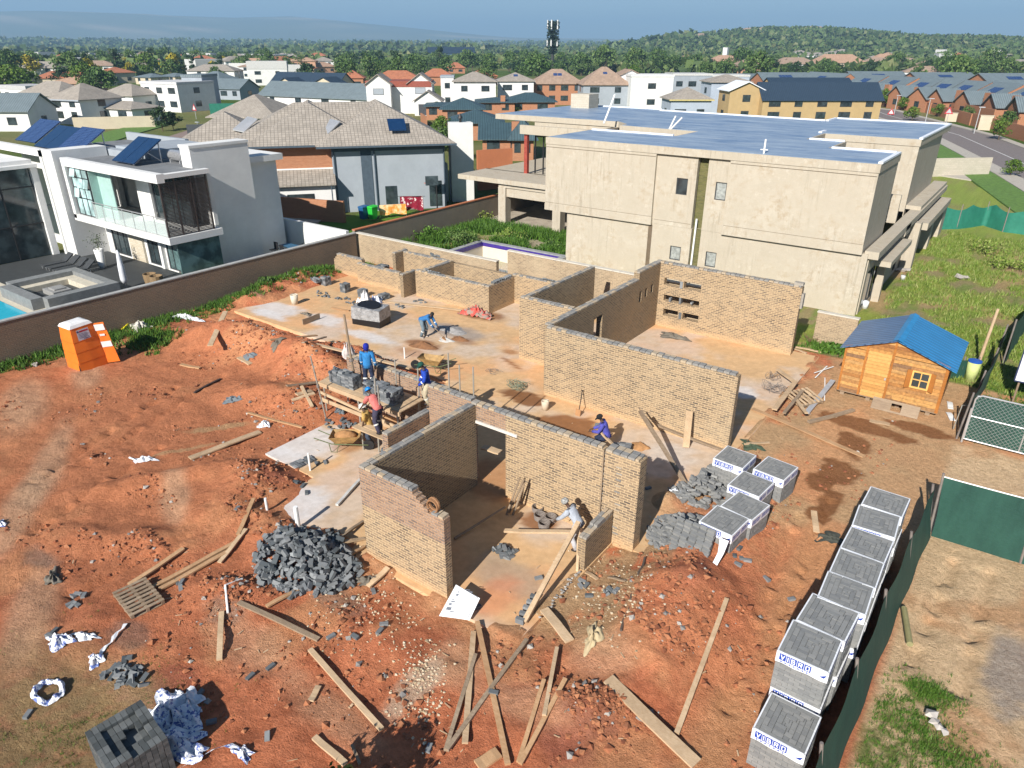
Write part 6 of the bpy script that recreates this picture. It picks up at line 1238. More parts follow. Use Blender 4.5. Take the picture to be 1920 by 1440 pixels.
# ---------------------------------------------------------------- scaffold
GALV = plain('galvanised_tube', (.40, .38, .33), .55, .2, metal=.3)
def pole(label, a, b, r=.028, group='scaffold poles round the brickwork', mat=None):
    m = MB(); m.tube(a, b, r, r, 8); t = thing('scaffold_pole', label, 'scaffold pole', tuple(a), group); m.build('tube', mat or GALV, t); c = MB(); p = Vector(a)+(Vector(b)-Vector(a))*.55; c.tube(p-Vector((0, 0, .05)), p+Vector((0, 0, .05)), r*2.0, r*2.0, 8); c.build('coupler', WIREM, t); return t
def topz_at(px, py, Y): return PY(px, py, Y)
pole('leaning scaffold pole standing alone on the left', (-20.0, 15.35, 0), G(582, 668, 2.9))
pole('scaffold pole in front of the man in the pink shirt', (-16.62, 14.85, 0), topz_at(702, 705, 14.8))
pole('scaffold pole right of the pink shirt reaching the brick end', (-15.75, 14.2, 0), topz_at(707, 718, 14.3)) if False else pole('scaffold pole right of the man in the pink shirt', G(720, 845), topz_at(708, 722, 14.6))
pole('scaffold pole between the two stacks on the deck', (-18.5, 16.5, 0), topz_at(693, 690, 16.4)) if False else None
p = topz_at(645, 590, 16.6); pole('tallest weathered pole at the left end of the deck', (p.x+.35, 16.6, 0), p, .045, mat=WOODO)
for i, (px, py, Y, l) in enumerate(((740, 675, 16.85, 'thin pole behind the scaffold wall left of the trench'), (783, 690, 16.85, 'thin pole behind the scaffold wall near the man with the green cap'), (840, 662, 16.6, 'pole rising right of the man with the green cap'), (861, 685, 16.6, 'shorter pole second to the right of the green capped man'), (887, 688, 16.6, 'rightmost pole behind the doorway wall'))):
    p = topz_at(px, py, Y); pole(l, (p.x, Y, 0), p, .025)
t = thing('scaffold_deck', 'raised plank deck carrying the brick stacks along the scaffold wall', 'scaffold', (-18.4, 16.2, 0)); m = MB()
for k in range(5): m.box(-20.5, -16.2, 15.62+k*.25, 15.62+k*.25+.235, 1.38+.004*k, 1.42+.004*k)
m.build('deck_boards', WOODP, t)
for x in (-20.3, -18.4, -16.4):
    for y in (15.65, 16.75): m = MB(); m.tube((x, y, -.1), (x, y, 1.38), .03); m.build('leg', GALV, t)
m = MB(); m.box(-20.5, -16.2, 15.56, 15.60, 1.25, 1.42); m.box(-20.4, -16.4, 15.54, 15.57, .62, .78); m.build('edge_board', WOODP, t)
t = thing('scaffold_walkway', 'lower plank walkway under the man in the pink shirt', 'scaffold', (-16.2, 14.8, 0)); m = MB(); m.box(-17.4, -15.2, 14.4, 14.62, .94, .98); m.box(-17.4, -15.2, 14.66, 14.9, .944, .984); m.build('deck_boards', WOODP, t)
for x in (-17.2, -15.4): m = MB(); m.tube((x, 14.65, 0), (x, 14.65, .94), .03); m.build('leg', GALV, t)
A, B = G(600, 735, 1.05), G(768, 812, 1.05); m = MB(); m.bar(A, B, .05, .10); centred(m, 'ledger_rail', WOODP, 'long pale ledger rail running in front of the scaffold', 'rail')
t = thing('mortar_board', 'heap of orange mortar on a board between the scaffold and the green capped man', 'mortar', (-15.8, 16.2, 0)); m = MB(); m.box(-16.1, -15.1, 15.75, 16.9, .98, 1.02); m.build('board', WOODO, t); m = MB(); m.lathe((-15.6, 16.3, 1.02), [(.42, 0), (.35, .08), (.2, .2), (.03, .26)], 12); MORT = plain('fresh_mortar', (.46, .24, .10), .95, .4, 6, bump=.8, bdist=.03); m.build('mortar', MORT, t, True)
for x in (-16.0, -15.2): m = MB(); m.tube((x, 16.3, 0), (x, 16.3, .98), .03); m.build('leg', GALV, t)
# mortar heaps
def mound(label, px, py, rx, ry, h, mat, name='mortar_heap', cat='mortar heap', z=0.0):
    g = G(px, py, z); m = MB(); ns, nr = 20, 6; vs = []
    for i in range(nr+1):
        for j in range(ns):
            a = 6.283*j/ns; u = i/nr; wob = 1+.15*math.sin(3*a+px)+.1*math.sin(5*a); vs.append((g.x+rx*u*wob*math.cos(a), g.y+ry*u*wob*math.sin(a), z-.01+h*(1-u)**1.2*(.85+.3*random.random())+(.02 if i < nr else 0)))
    fs = [(i*ns+j, i*ns+(j+1) % ns, (i+1)*ns+(j+1) % ns, (i+1)*ns+j) for i in range(nr) for j in range(ns)]; m.add(vs, fs); return centred(m, name, mat, label, cat, smooth=True)
mound('brown mortar heap at the feet of the bending man', 793, 648, .8, .45, .22, plain('brown_mortar', (.27, .13, .06), .95, .4, 6, bump=.8, bdist=.03)); mound('smaller brown mortar heap right of the bending man', 862, 636, .5, .3, .15, MATS['brown_mortar']); mound('pale cement and ash heap behind the bending man', 845, 618, 1.1, .5, .12, plain('ash_grey', (.42, .40, .38), .95, .5, 5, bump=.9, bdist=.04)); mound('whitish cement heap between the brown mortar heaps', 836, 638, .45, .3, .14, plain('pale_cement', (.56, .54, .50), .95, .3, 6, bump=.8, bdist=.03))
mound('orange mortar heap near the man in the purple jacket', 1200, 838, .35, .3, .2, MORT)
# ---------------------------------------------------------------- wheelbarrows
def wheelbarrow(label, c, rot, load):
    t = thing('wheelbarrow', label, 'wheelbarrow', tuple(c)); M = Matrix.Translation(c) @ Matrix.Rotation(rot, 4, 'Z'); YL = plain('worn_barrow_steel', (.42, .26, .10), .7, .5, 5)
    m = MB(); b = [(-.28, -.2, .32), (.32, -.14, .32), (.32, .14, .32), (-.28, .2, .32)]; tp = [(-.48, -.34, .62), (.62, -.30, .66), (.62, .30, .66), (-.48, .34, .62)]; ti = [(x*.96, y*.95, z) for x, y, z in tp]; bi = [(x*.95, y*.95, z+.02) for x, y, z in b]
    m.add(b+tp+ti+bi, [(0, 3, 2, 1)]+[(i, (i+1) % 4, 4+(i+1) % 4, 4+i) for i in range(4)]+[(4+i, 4+(i+1) % 4, 8+(i+1) % 4, 8+i) for i in range(4)]+[(8+i, 8+(i+1) % 4, 12+(i+1) % 4, 12+i) for i in range(4)]+[(12, 13, 14, 15)]); m.xform(M); m.build('tray', YL, t)
    m = MB(); 
    for s_ in (-1, 1): m.path([(.85, s_*.08, .22), (.3, s_*.20, .30), (-.4, s_*.25, .34), (-1.0, s_*.29, .60)], .018, 6); m.path([(-.15, s_*.22, .32), (-.25, s_*.26, .02), (-.45, s_*.25, .02), (-.5, s_*.25, .34)], .015, 6)
    m.xform(M); m.build('frame', plain('green_frame', (.13, .16, .07), .6), t)
    w = MB(); w.tube((.85, -.05, .2), (.85, .05, .2), .2, n=14); w.xform(M); w.build('wheel', BLACK, t)
    if load: m = MB(); m.lathe((.05, 0, .5), [(.42, 0), (.38, .12), (.2, .22), (.03, .26)], 10, sy=.62); m.xform(M); m.build('load', MORT, t, True)
    return t
wheelbarrow('wheelbarrow full of orange mortar beside the man in the mustard shirt', Vector((-17.75, 14.3, 0)), R(35), True); p = G(812, 695); wheelbarrow('empty wheelbarrow standing on the rear slab behind the trench', p, R(-160), False)
# ---------------------------------------------------------------- drum, buckets, pipes, tools
t = thing('wrapped_water_tank', 'black tank wrapped in clear plastic sheet standing on the rear slab', 'tank', tuple(G(697, 612))); c = G(697, 606); M = Matrix.Translation(c) @ Matrix.Rotation(R(12), 4, 'Z'); m = MB(); m.box(-.85, .85, -.5, .5, 0, .45); m.xform(M); m.build('base', plain('black_plastic', (.012, .012, .014), .35), t)
m = MB(); m.add([(-.88, -.53, .30), (.88, -.53, .36), (.88, .53, .40), (-.88, .53, .34), (-.84, -.5, .95), (.86, -.5, .92), (.84, .5, .98), (-.86, .5, .95)], [(0, 1, 5, 4), (1, 2, 6, 5), (2, 3, 7, 6), (3, 0, 4, 7), (4, 5, 6, 7)])
m.xform(M); m.build('plastic_wrap', plain('cloudy_film', (.36, .36, .36), .18, .6, 5, bump=.9, bscale=9, bdist=.06, spec=.7), t); m = MB(); m.lathe((0, 0, 0), [(.66, -.10), (.68, .03), (.60, .05), (.5, .045), (.1, .045)], 20, sy=.66); m.xform(M @ Matrix.Translation((-.05, -.02, .98)) @ Matrix.Rotation(R(14), 4, 'X')); m.build('tank_mouth', MATS['black_plastic'], t)
def bucket(label, px, py, col, nm, h=.36, r=.15, z=0.0):
    g = gt(px, py); t = thing('bucket', label, 'bucket', tuple(g)); m = MB(); m.lathe(g, [(r*.8, 0), (r, h), (r*.93, h), (r*.75, .03)], 14); m.build('body', plain(nm, col, .6, .2, 6), t, True); m = MB(); m.path([g+Vector((r*math.cos(a), .02, h+.05*math.sin(a))) for a in (0, .8, 1.57, 2.3, 3.14)], .006, 4); m.build('handle', BLACK, t)
bucket('pale plastic bucket near the back of the rear slab', 553, 570, (.62, .56, .44), 'cream_bucket', .55, .22); bucket('dirty white bucket full of rods near the puddle', 1022, 768, (.60, .50, .38), 'dirty_bucket', .4, .16); bucket('white paint bucket at the corner of the beige house', 1621, 578, (.72, .74, .76), 'white_bucket', .42, .18); bucket('yellowish drum with blue lid behind the wooden hut', 1818, 712, (.55, .62, .25), 'lime_drum', .85, .26); bucket('small grey tin upright in the weeds beyond the white bucket', 1692, 525, (.55, .56, .55), 'grey_tin', .3, .14)
g = gt(1818, 712); m = MB(); m.lathe((g.x, g.y, g.z+.86), [(.27, 0), (.27, .06), (.1, .08)], 14); 
centred(m, 'drum_lid', plain('blue_lid', (.02, .10, .45), .4), 'blue lid on the yellowish drum behind the wooden hut', 'lid')
for i, (bx, by, h, r, l) in enumerate(((582, 882, .68, .035, 'upright white pipe on the edge of the lower slab'), (502, 962, .55, .04, 'upright white pipe on the front corner slab'), (560, 992, .55, .07, 'thick white pipe rising out of the brick heap'), (732+27, 672, .55, .03, 'thin white pipe standing at the edge of the rear slab'))):
    g = G(bx, by, 0); m = MB(); m.tube(g, g+Vector((0, 0, h+.25 if i == 2 else h)), r, r, 10); centred(m, 'plastic_pipe', WPVC, l, 'pipe', 'white plastic pipes standing in the slab')
m = MB(); a, b, c = gt(455, 1088), gt(423, 1100), gt(428, 1152); m.path([p+Vector((0, 0, .05)) for p in (a, b, c)], .03, 6); centred(m, 'plastic_pipe', WPVC, 'bent white conduit lying on the soil under the brick heap', 'pipe')
for i, (a, b, r, l) in enumerate((((1512, 778), (1560, 722), .10, 'broad silver gutter length lying left of the wooden hut'), ((1528, 712), (1550, 690), .025, 'thin white pipe lying crossed left of the hut'), ((1526, 703), (1562, 691), .025, 'second thin white pipe lying crossed left of the hut'), ((1545, 755), (1546, 712), .02, 'thin white rod lying upright in view left of the hut'))):
    A, B = gt(*a), gt(*b); m = MB(); m.bar(A+Vector((0, 0, .1)), B+Vector((0, 0, .22 if i == 0 else .1)), r*2, r*.6); centred(m, 'plastic_pipe', WPVC if i else plain('silver_gutter', (.6, .62, .66), .35, .2, metal=.5), l, 'pipe')
g = G(1003, 616); m = MB(); m.bar(g, g+Vector((0, 0, .5)), .05, .05); m.bar(g+Vector((.12, .05, 0)), g+Vector((0, 0, .5)), .05, .05); m.bar(g+Vector((-.1, .05, 0)), g+Vector((0, 0, .48)), .04, .04); centred(m, 'small_trestle', WPVC, 'small white stand on the courtyard floor', 'stand')
t = thing('shovel', 'shovel with sandy blade leaning on the longest wall', 'shovel', tuple(G(1085, 768))); a = G(1086, 768, .25); b = PY(1092, 732, 22.15); m = MB(); m.tube(a, b, .018); m.bar(b-Vector((.07, 0, 0)), b+Vector((.07, 0, 0)), .03, .03); m.build('handle', BLACK, t); m = MB(); m.obox(a-Vector((0.02, .05, .16)), (.11, 0, 0), (0, .03, .17), (0, .012, -.004)); m.build('blade', plain('rusty_blade', (.42, .22, .10), .7), t)
# ---------------------------------------------------------------- portable toilet and litter by the wall
t = thing('portable_toilet', 'orange portable toilet with white roof and open door leaning by the boundary wall', 'portable toilet', (-32.9, 12.4, -.1)); M = Matrix.Translation((-32.95, 12.55, -.12)) @ Matrix.Rotation(R(4), 4, 'Z') @ Matrix.Rotation(R(2), 4, 'X')
OR = plain('orange_plastic', (.86, .20, .025), .45, .15, 2, bump=.05)
m = MB(); hw, hd, s = .56, .60, .80
lv = [(0, 1.0), (.42, .965), (.46, .98), (.90, .93), (.94, .945), (1.38, .885), (1.42, .90), (2.02, s), (2.06, s*.98)]; vs = []
for z, k in lv:
    for (x, y) in ((-hw, -hd), (-hw*.5, -hd*1.04), (hw*.5, -hd*1.04), (hw, -hd), (hw*1.03, 0), (hw, hd), (-hw, hd), (-hw*1.03, 0)): vs.append((x*k, y*k, z))
fs = [(8*i+j, 8*i+(j+1) % 8, 8*(i+1)+(j+1) % 8, 8*(i+1)+j) for i in range(len(lv)-1) for j in range(8)]+[tuple(range(7, -1, -1))]
m.add(vs, fs); m.xform(M); m.build('body', OR, t)
m = MB(); m.add([(x*s, y*s, 2.04) for x, y in ((-hw*1.05, -hd*1.07), (hw*1.05, -hd*1.07), (hw*1.05, hd*1.05), (-hw*1.05, hd*1.05))]+[(x*s*.9, y*s*.9, 2.16) for x, y in ((-hw, -hd), (hw, -hd), (hw, hd), (-hw, hd))]+[(x*s*.55, y*s*.6, 2.22) for x, y in ((-hw, -hd), (hw, -hd), (hw, hd), (-hw, hd))], [(0, 3, 2, 1)]+[(i, (i+1) % 4, 4+(i+1) % 4, 4+i) for i in range(4)]+[(4+i, 4+(i+1) % 4, 8+(i+1) % 4, 8+i) for i in range(4)]+[(8, 9, 10, 11)]); m.xform(M); m.build('roof', plain('white_roof_plastic', (.78, .77, .76), .5, .15), t)
m = MB(); m.add([(hw*.95, hd*.98, .05), (hw*.95+.34, hd*.98+.42, .05), (hw*.75+.26, hd*.8+.38, 1.98), (hw*.75, hd*.8, 1.98), (hw*.95-.03, hd*.98+.03, .05), (hw*.95+.31, hd*.98+.45, .05), (hw*.75+.23, hd*.8+.41, 1.98), (hw*.75-.03, hd*.8+.03, 1.98)], [(0, 1, 2, 3), (7, 6, 5, 4), (0, 4, 5, 1), (1, 5, 6, 2), (2, 6, 7, 3), (3, 7, 4, 0)])
m.xform(M); D_ = m.build('door', OR, t); m = MB()
def dq(u0, u1, v0, v1):
    a = Vector((hw*.95+.012, hd*.98-.012, .05)); b = Vector((hw*.95+.352, hd*.98+.408, .05)); c = Vector((hw*.75+.012, hd*.8-.012, 1.98)); ux = b-a; 
    def P(u, v): return a+ux*u*(1-.1*v)+(c-a)*v
    m.add([P(u0, v0), P(u1, v0), P(u1, v1), P(u0, v1)], [(0, 1, 2, 3)])
dq(.12, .9, .82, .97); dq(.3, .7, .68, .73); dq(.15, .95, .40, .54); m.xform(M); m.build('white_panel', MATS['white_roof_plastic'], D_)
m = MB(); k = .86; m.box(hw*k+.0, hw*k+.012, -.28, .24, 1.48, 1.92); 
vs = [(hw*.915+.022, -.30, 1.45), (hw*.915+.022, .26, 1.45), (hw*.835+.022, .24, 1.93), (hw*.835+.022, -.28, 1.93)]; m = MB(); m.add(vs, [(0, 1, 2, 3)]); m.xform(M); S_ = m.build('sign_plate', plain('sign_grey_white', (.60, .60, .66), .5), t)
m = MB()
def sq(u0, u1, v0, v1, mi):
    P = lambda u, v: Vector((hw*(.915-.08*v)+.028, -.30+.56*u, 1.45+.48*v)); m.add([P(u0, v0), P(u1, v0), P(u1, v1), P(u0, v1)], [(0, 1, 2, 3)], mi)
sq(.05, .2, .72, .9, 1); sq(.24, .92, .74, .88, 0); 
for k in range(4): sq(.1, .9 if k % 2 else .8, .56-.12*k, .60-.12*k, 1)
sq(.45, .9, .06, .12, 1); m.xform(M); m.build('sign_print', [plain('print_red', (.5, .04, .06), .6), plain('print_navy', (.10, .10, .22), .6)], S_)
m = MB(); m.add([(-hw-.0, -hd*.985-.012, .0), (-hw*.1, -hd*1.04-.012, .0), (-hw*.35, -hd*1.0-.012, .5)], [(0, 1, 2)]); 
m = MB(); m.add([(hw*.80, -hd*1.035, .02), (hw*1.02, -hd*.98, .02), (hw*.93, -hd*1.01, .5)], [(0, 1, 2)]); m.xform(M); m.build('torn_gap', plain('dark_gap', (.05, .01, .005), .9), t)
m = MB(); a = gt(230, 613); m.obox(a+Vector((0, 0, .22)), (.42, .1, .0), (-.1, .35, .18), (0, -.02, .02)); centred(m, 'yellow_board', plain('bright_yellow', (.86, .72, .01), .5, .08), 'bright yellow board lying by the boundary wall', 'board')
m = MB(); g = gt(65, 686); m.rock(g+Vector((0, 0, .06)), .22); centred(m, 'stone', plain('pale_rock', (.46, .42, .38), .9), 'pale stone in the grass left of the toilet', 'stone')
m = MB(); g = gt(172, 678); m.rock(g+Vector((0, 0, .1)), .3, fl=.8); m.rock(g+Vector((.15, .1, .2)), .2); m.rock(g+Vector((-.15, -.15, .05)), .2); centred(m, 'rubble_lump', plain('earth_clump', (.20, .15, .10), .95, .5), 'lump of earth and roots at the foot of the orange toilet', 'rubble')
# ---------------------------------------------------------------- wooden hut
HUTL = wood('hut_boards', (.66, .36, .12), (.34, .16, .05)); TRIM = wood('hut_trim', (.62, .26, .06), (.45, .17, .04)); BLUER = ribbed('blue_sheet_roof', (.035, .26, .56), .28, .35, bump=1.0, var=.25); BLUED = ribbed('blue_grey_sheet_roof', (.11, .21, .38), .28, .4, bump=1.0, var=.3)
hx0, hx1, hy0, hy1 = -4.75, -1.05, 29.75, 32.9; zb, ze = .12, 2.05; xm = -2.95; zr = 2.72
t = thing('wooden_hut', 'orange timber site hut with blue sheet gable roof', 'hut', (xm, 31.3, 0))
m = MB(); nb = 15; bh = .14
def gable_z(x): return ze+(zr-ze)*(1-abs(x-xm)/((hx1-hx0)/2+.0)) 
for k in range(20):
    z0 = zb+k*bh; z1 = z0+bh-.008
    if z0 < ze:
        for yy in (hy0, hy1-.04): 
            x = hx0
            while x < hx1-.05: L = min(random.uniform(1.2, 2.6), hx1-x); m.box(x+.002, x+L-.002, yy+random.uniform(0, .006), yy+.04, z0, min(z1, ze)); x += L
        for xx in (hx0, hx1-.04): m.box(xx, xx+.04, hy0+.04, hy1-.04, z0, min(z1, ze))
    else:
        f = (zr-z0)/(zr-ze); h2 = (hx1-hx0)/2*f
        if h2 > .1:
            f2 = max(0, (zr-z1)/(zr-ze)); h3 = (hx1-hx0)/2*f2
            for yy in (hy0, hy1-.04): m.add([(xm-h2, yy, z0), (xm+h2, yy, z0), (xm+h3, yy, z1), (xm-h3, yy, z1), (xm-h2, yy+.04, z0), (xm+h2, yy+.04, z0), (xm+h3, yy+.04, z1), (xm-h3, yy+.04, z1)], [(0, 1, 2, 3), (7, 6, 5, 4), (0, 4, 5, 1), (3, 2, 6, 7), (1, 5, 6, 2), (0, 3, 7, 4)])
m.build('wall', island('hut_board_orange', [(.36, .15, .045), (.58, .28, .08), (.68, .38, .13), (.27, .15, .08), (.60, .30, .09), (.42, .21, .08)], .7, .4, var=.5), t)
m = MB()
for x in (hx0+.02, -3.95, -2.98, hx1-.04): m.box(x-.04, x+.04, hy0-.03, hy0-.002, zb, min(ze+.0, 2.1) if x in (hx0+.02, hx1-.04) else gable_z(x)-.06)
m.bar((hx0-.02, hy0-.02, ze-.0), (xm, hy0-.02, zr-.02), .05, .09); m.bar((hx1+.02, hy0-.02, ze), (xm, hy0-.02, zr-.02), .05, .09); m.box(hx1+.0, hx1+.03, hy0, hy0+.1, zb, ze); m.build('trim', TRIM, t)
m = MB(); 
for k in range(14): z0 = zb+.02+k*.14; m.box(-3.88, -3.04, hy0-.022, hy0-.004, z0, z0+.132)
D_ = m.build('door', island('door_board', [(.60, .31, .09), (.68, .38, .12), (.50, .25, .07)], .7, .3), t); D_['label'] = 'paler boarded door'; m = MB(); m.box(-3.12, -3.06, hy0-.05, hy0-.022, 1.0, 1.1); m.build('door_handle', ALU, D_)
m = MB(); wx0, wx1, wz0, wz1 = -2.15, -1.62, 1.02, 1.62
m.box(wx0-.06, wx1+.06, hy0-.05, hy0-.01, wz1, wz1+.06); m.box(wx0-.06, wx1+.06, hy0-.06, hy0-.01, wz0-.06, wz0); m.box(wx0-.06, wx0, hy0-.05, hy0-.01, wz0, wz1); m.box(wx1, wx1+.06, hy0-.05, hy0-.01, wz0, wz1); xc = (wx0+wx1)/2; zc = (wz0+wz1)/2; m.box(xc-.018, xc+.018, hy0-.045, hy0-.01, wz0, wz1); m.box(wx0, xc-.018, hy0-.045, hy0-.01, zc-.018, zc+.018); m.box(xc+.018, wx1, hy0-.045, hy0-.01, zc-.018, zc+.018)
W_ = m.build('window', plain('honey_frame', (.80, .46, .14), .5), t); m = MB(); m.box(wx0, wx1, hy0-.012, hy0-.004, wz0, wz1); m.build('pane', GLASSD, W_)
for s_, x in ((-1, wx0-.06), (1, wx1+.06)): m = MB(); m.add([(x, hy0-.04, wz0-.08), (x+s_*.17, hy0-.14, wz0-.08), (x+s_*.17, hy0-.14, wz1+.08), (x, hy0-.04, wz1+.08), (x, hy0-.015, wz0-.08), (x+s_*.18, hy0-.115, wz0-.08), (x+s_*.18, hy0-.115, wz1+.08), (x, hy0-.015, wz1+.08)], [(0, 1, 2, 3), (7, 6, 5, 4), (0, 4, 5, 1), (3, 2, 6, 7), (1, 5, 6, 2), (0, 3, 7, 4)]); m.build('shutter', TRIM, t)
def slope(x0, z0, x1, z1, y0, y1, th=.03):
    m = MB(); m.add([(x0, y0, z0), (x1, y0, z1), (x1, y1, z1), (x0, y1, z0), (x0, y0, z0-th), (x1, y0, z1-th), (x1, y1, z1-th), (x0, y1, z0-th)], [(0, 1, 2, 3), (7, 6, 5, 4), (0, 4, 5, 1), (3, 2, 6, 7), (1, 5, 6, 2), (0, 3, 7, 4)]); return m
k = (zr-ze)/((hx1-hx0)/2); o1 = slope(hx0-.2, ze-.2*k+.05, xm, zr+.05, hy0-.18, hy1+.5).build('roof', BLUED, t); o1['label'] = 'grey-blue roof slope'; slope(xm, zr+.05, hx1+.28, ze-.28*k+.05, hy0-.18, hy1+.5).build('roof', BLUER, t)  # left slope has a greyer, darker blue sheet than the right slope
m = MB(); m.add([(xm-.18, hy0-.2, zr-.18*k+.085), (xm, hy0-.2, zr+.095), (xm+.18, hy0-.2, zr-.18*k+.085), (xm-.18, hy1+.52, zr-.18*k+.085), (xm, hy1+.52, zr+.095), (xm+.18, hy1+.52, zr-.18*k+.085)], [(0, 1, 4, 3), (1, 2, 5, 4)]); m.build('ridge_cap', plain('blue_cap', (.03, .24, .50), .4), t)
m = MB(); 
for x in (hx0+.2, hx0+1.2, xm+.5, hx1-.3):
    for y in (hy0+.15, hy1-.2): m.box(x-.08, x+.08, y-.08, y+.08, -.25, zb)
m.each('foundation_block', WOODO, t); m = MB(); m.box(hx0, hx1, hy0, hy1, zb-.04, zb); m.build('floor', WOODO, t)
t = thing('step_board', 'weathered grey step board with a broken hole in front of the hut', 'step', (-2.3, 29.5, 0)); m = MB(); m.wall('x', 0, .03, -.85, .85, 0, .48, [(-.15, .22, .08, .38)]); m.xform(Matrix.Translation((-2.45, 29.15, -.06)) @ Matrix.Rotation(R(-30), 4, 'X') ); m.build('board', WOODO, t)
# ---------------------------------------------------------------- fences, gate, site board
n = N('green_shade_net'); o_ = n.coord('Object'); NET = n.fin(n.mix(n.ramp(n.noise(n.coord('Object', (1, 1, .3)), 1.6, 5, .7), .3, .7), (.010, .048, .036), (.022, .085, .062)), .75, n.noise(o_, 5, 4), .4, .04)
n = N('green_shade_net_bright'); o_ = n.coord('Object'); NETB = n.fin(n.mix(n.noise(o_, 2, 4), (.01, .12, .08), (.03, .22, .15)), .75, n.noise(o_, 4, 4), .5, .06)
def netfence(label, pts, h, mat=NET, lean=(0, 0), posts=True, edge=None, sag=.06):
    """pts: (x, y) along the foot; leaning top"""
    c = pts[len(pts)//2]; t = thing('shade_net_fence', label, 'fence', (c[0], c[1], 0)); m = MB(); vs = []; N_ = []
    for i in range(len(pts)-1):
        a, b = pts[i], pts[i+1]; k = max(2, int(math.dist(a, b)/.35))
        for j in range(k): N_.append((a[0]+(b[0]-a[0])*j/k, a[1]+(b[1]-a[1])*j/k))
    N_.append(pts[-1]); nv = 5
    for i, (x, y) in enumerate(N_):
        for v in range(nv+1):
            u = v/nv; w = math.sin(i*.9+v)*.025; hh = h-sag*abs(math.sin(i*.45)); vs.append((x+lean[0]*u+w, y+lean[1]*u+w*.3, -.15+(hh+.15)*u))
    fs = [(i*(nv+1)+v, (i+1)*(nv+1)+v, (i+1)*(nv+1)+v+1, i*(nv+1)+v+1) for i in range(len(N_)-1) for v in range(nv)]
    m.add(vs, fs); m.build('net', mat, t, True)
    if edge:
        m = MB(); m.path([(vs[i*(nv+1)+nv][0], vs[i*(nv+1)+nv][1], vs[i*(nv+1)+nv][2]+.01) for i in range(len(N_))], .02, 5); m.build('top_edge', edge, t)
    if posts:
        for (x, y) in pts: m = MB(); m.tube((x-.06, y, -.2), (x-.06+lean[0], y+lean[1], h+.12), .035, n=7); m.build('post', WIREM, t)
    return t
netfence('long dark green shade net fence leaning over beside the row of pallets', [(-.36, 8.0), (-.34, 10.5), (-.28, 13), (-.22, 15.6), (-.13, 18.4), (-.02, 21.25)], 1.5, NET, (-.25, 0)); netfence('dark green shade net fence with a white top edge running off to the right', [(0, 21.32), (2.3, 21.45), (4.6, 21.6), (7, 21.8)], 1.85, NET, (-.1, .1), True, WPVC, .02)
netfence('green shade net fence climbing along the plot behind the gate', [(-.1, 28.45), (.05, 31), (.25, 34), (.35, 37.5)], 1.7, NET, (.1, 0)); netfence('green shade net fence at the far right edge beyond the site board', [(.7, 37.5), (1.1, 42), (1.9, 47), (2.6, 53)], 2.0, NET, (0, 0)); netfence('green shade net wrapped low behind the wooden hut', [(-1.2, 34.2), (-.7, 34.7), (-.2, 35.0)], .8, NET)
netfence('bright green net fence across the grassy plot', [(-5.8, 66.5), (-4.6, 67.5), (-3.0, 70.2), (-1.5, 68.5), (1.2, 68), (6, 67.5)], 1.7, NETB, (0, .4), True, None, .35)
t = thing('swing_gate', 'galvanised chain link swing gate with dark green backing', 'gate', (1.0, 28.25, 0)); m = MB(); gx0, gx1, gy, gz0, gz1 = .05, 3.6, 28.25, .06, 1.85
m.path([(gx0, gy, gz0), (gx0, gy, gz1-.18), (gx0+.05, gy, gz1-.06), (gx0+.18, gy, gz1), (gx1, gy, gz1), (gx1, gy, gz0), (gx0, gy, gz0)], .028, 8); m.tube((gx0, gy, 1.0), (gx1, gy, 1.0), .022); m.tube((1.75, gy, gz0), (1.75, gy, 1.0), .022); m.build('frame', ALU, t)
m = MB(); k = -2.0
while k < 3.6:
    for s_ in (1, -1):
        x0 = k; 
        a = (x0, gz0); b = (x0+1.8, gz1) 
        if s_ < 0: a, b = (x0+1.8, gz0), (x0, gz1)
        # clip to the frame
        def cl(p, q):
            (x1, z1), (x2, z2) = p, q; t0, t1 = 0, 1
            for lim, sgn in ((gx0, 1), (gx1, -1)):
                d0 = sgn*(x1-lim); d1 = sgn*(x2-lim)
                if d0 < 0 and d1 < 0: return None
                if d0 < 0: t0 = max(t0, d0/(d0-d1))
                if d1 < 0: t1 = min(t1, d0/(d0-d1))
            if t1 <= t0+.02: return None
            return ((x1+(x2-x1)*t0, z1+(z2-z1)*t0), (x1+(x2-x1)*t1, z1+(z2-z1)*t1))
        r_ = cl(a, b)
        if r_: m.bar((r_[0][0], gy, r_[0][1]), (r_[1][0], gy, r_[1][1]), .007, .007)
    k += .15
m.build('mesh_infill', ALU, t); m = MB(); m.box(gx0+.02, gx1, gy+.03, gy+.04, gz0, gz1-.04); m.build('backing_net', NET, t); m = MB(); m.tube((gx0-.03, gy, -.1), (gx0-.03, gy, 1.3), .035); m.build('hinge_post', ALU, t)
m = MB(); m.path([(-.35, 29.0, 0), (-.3, 29.05, 1.0), (-.1, 29.1, 1.02), (-.15, 29.05, 0)], .02, 6); centred(m, 'wire_hoop', GALV, 'bent wire hoop standing left of the gate', 'hoop')
m = MB(); p0 = G(1868, 655); m.tube((-.25, 36.5, 0), (-.15, 36.6, 2.7), .07, .06, 8); centred(m, 'timber_post', WOODP, 'pale timber post rising behind the wooden hut', 'post')
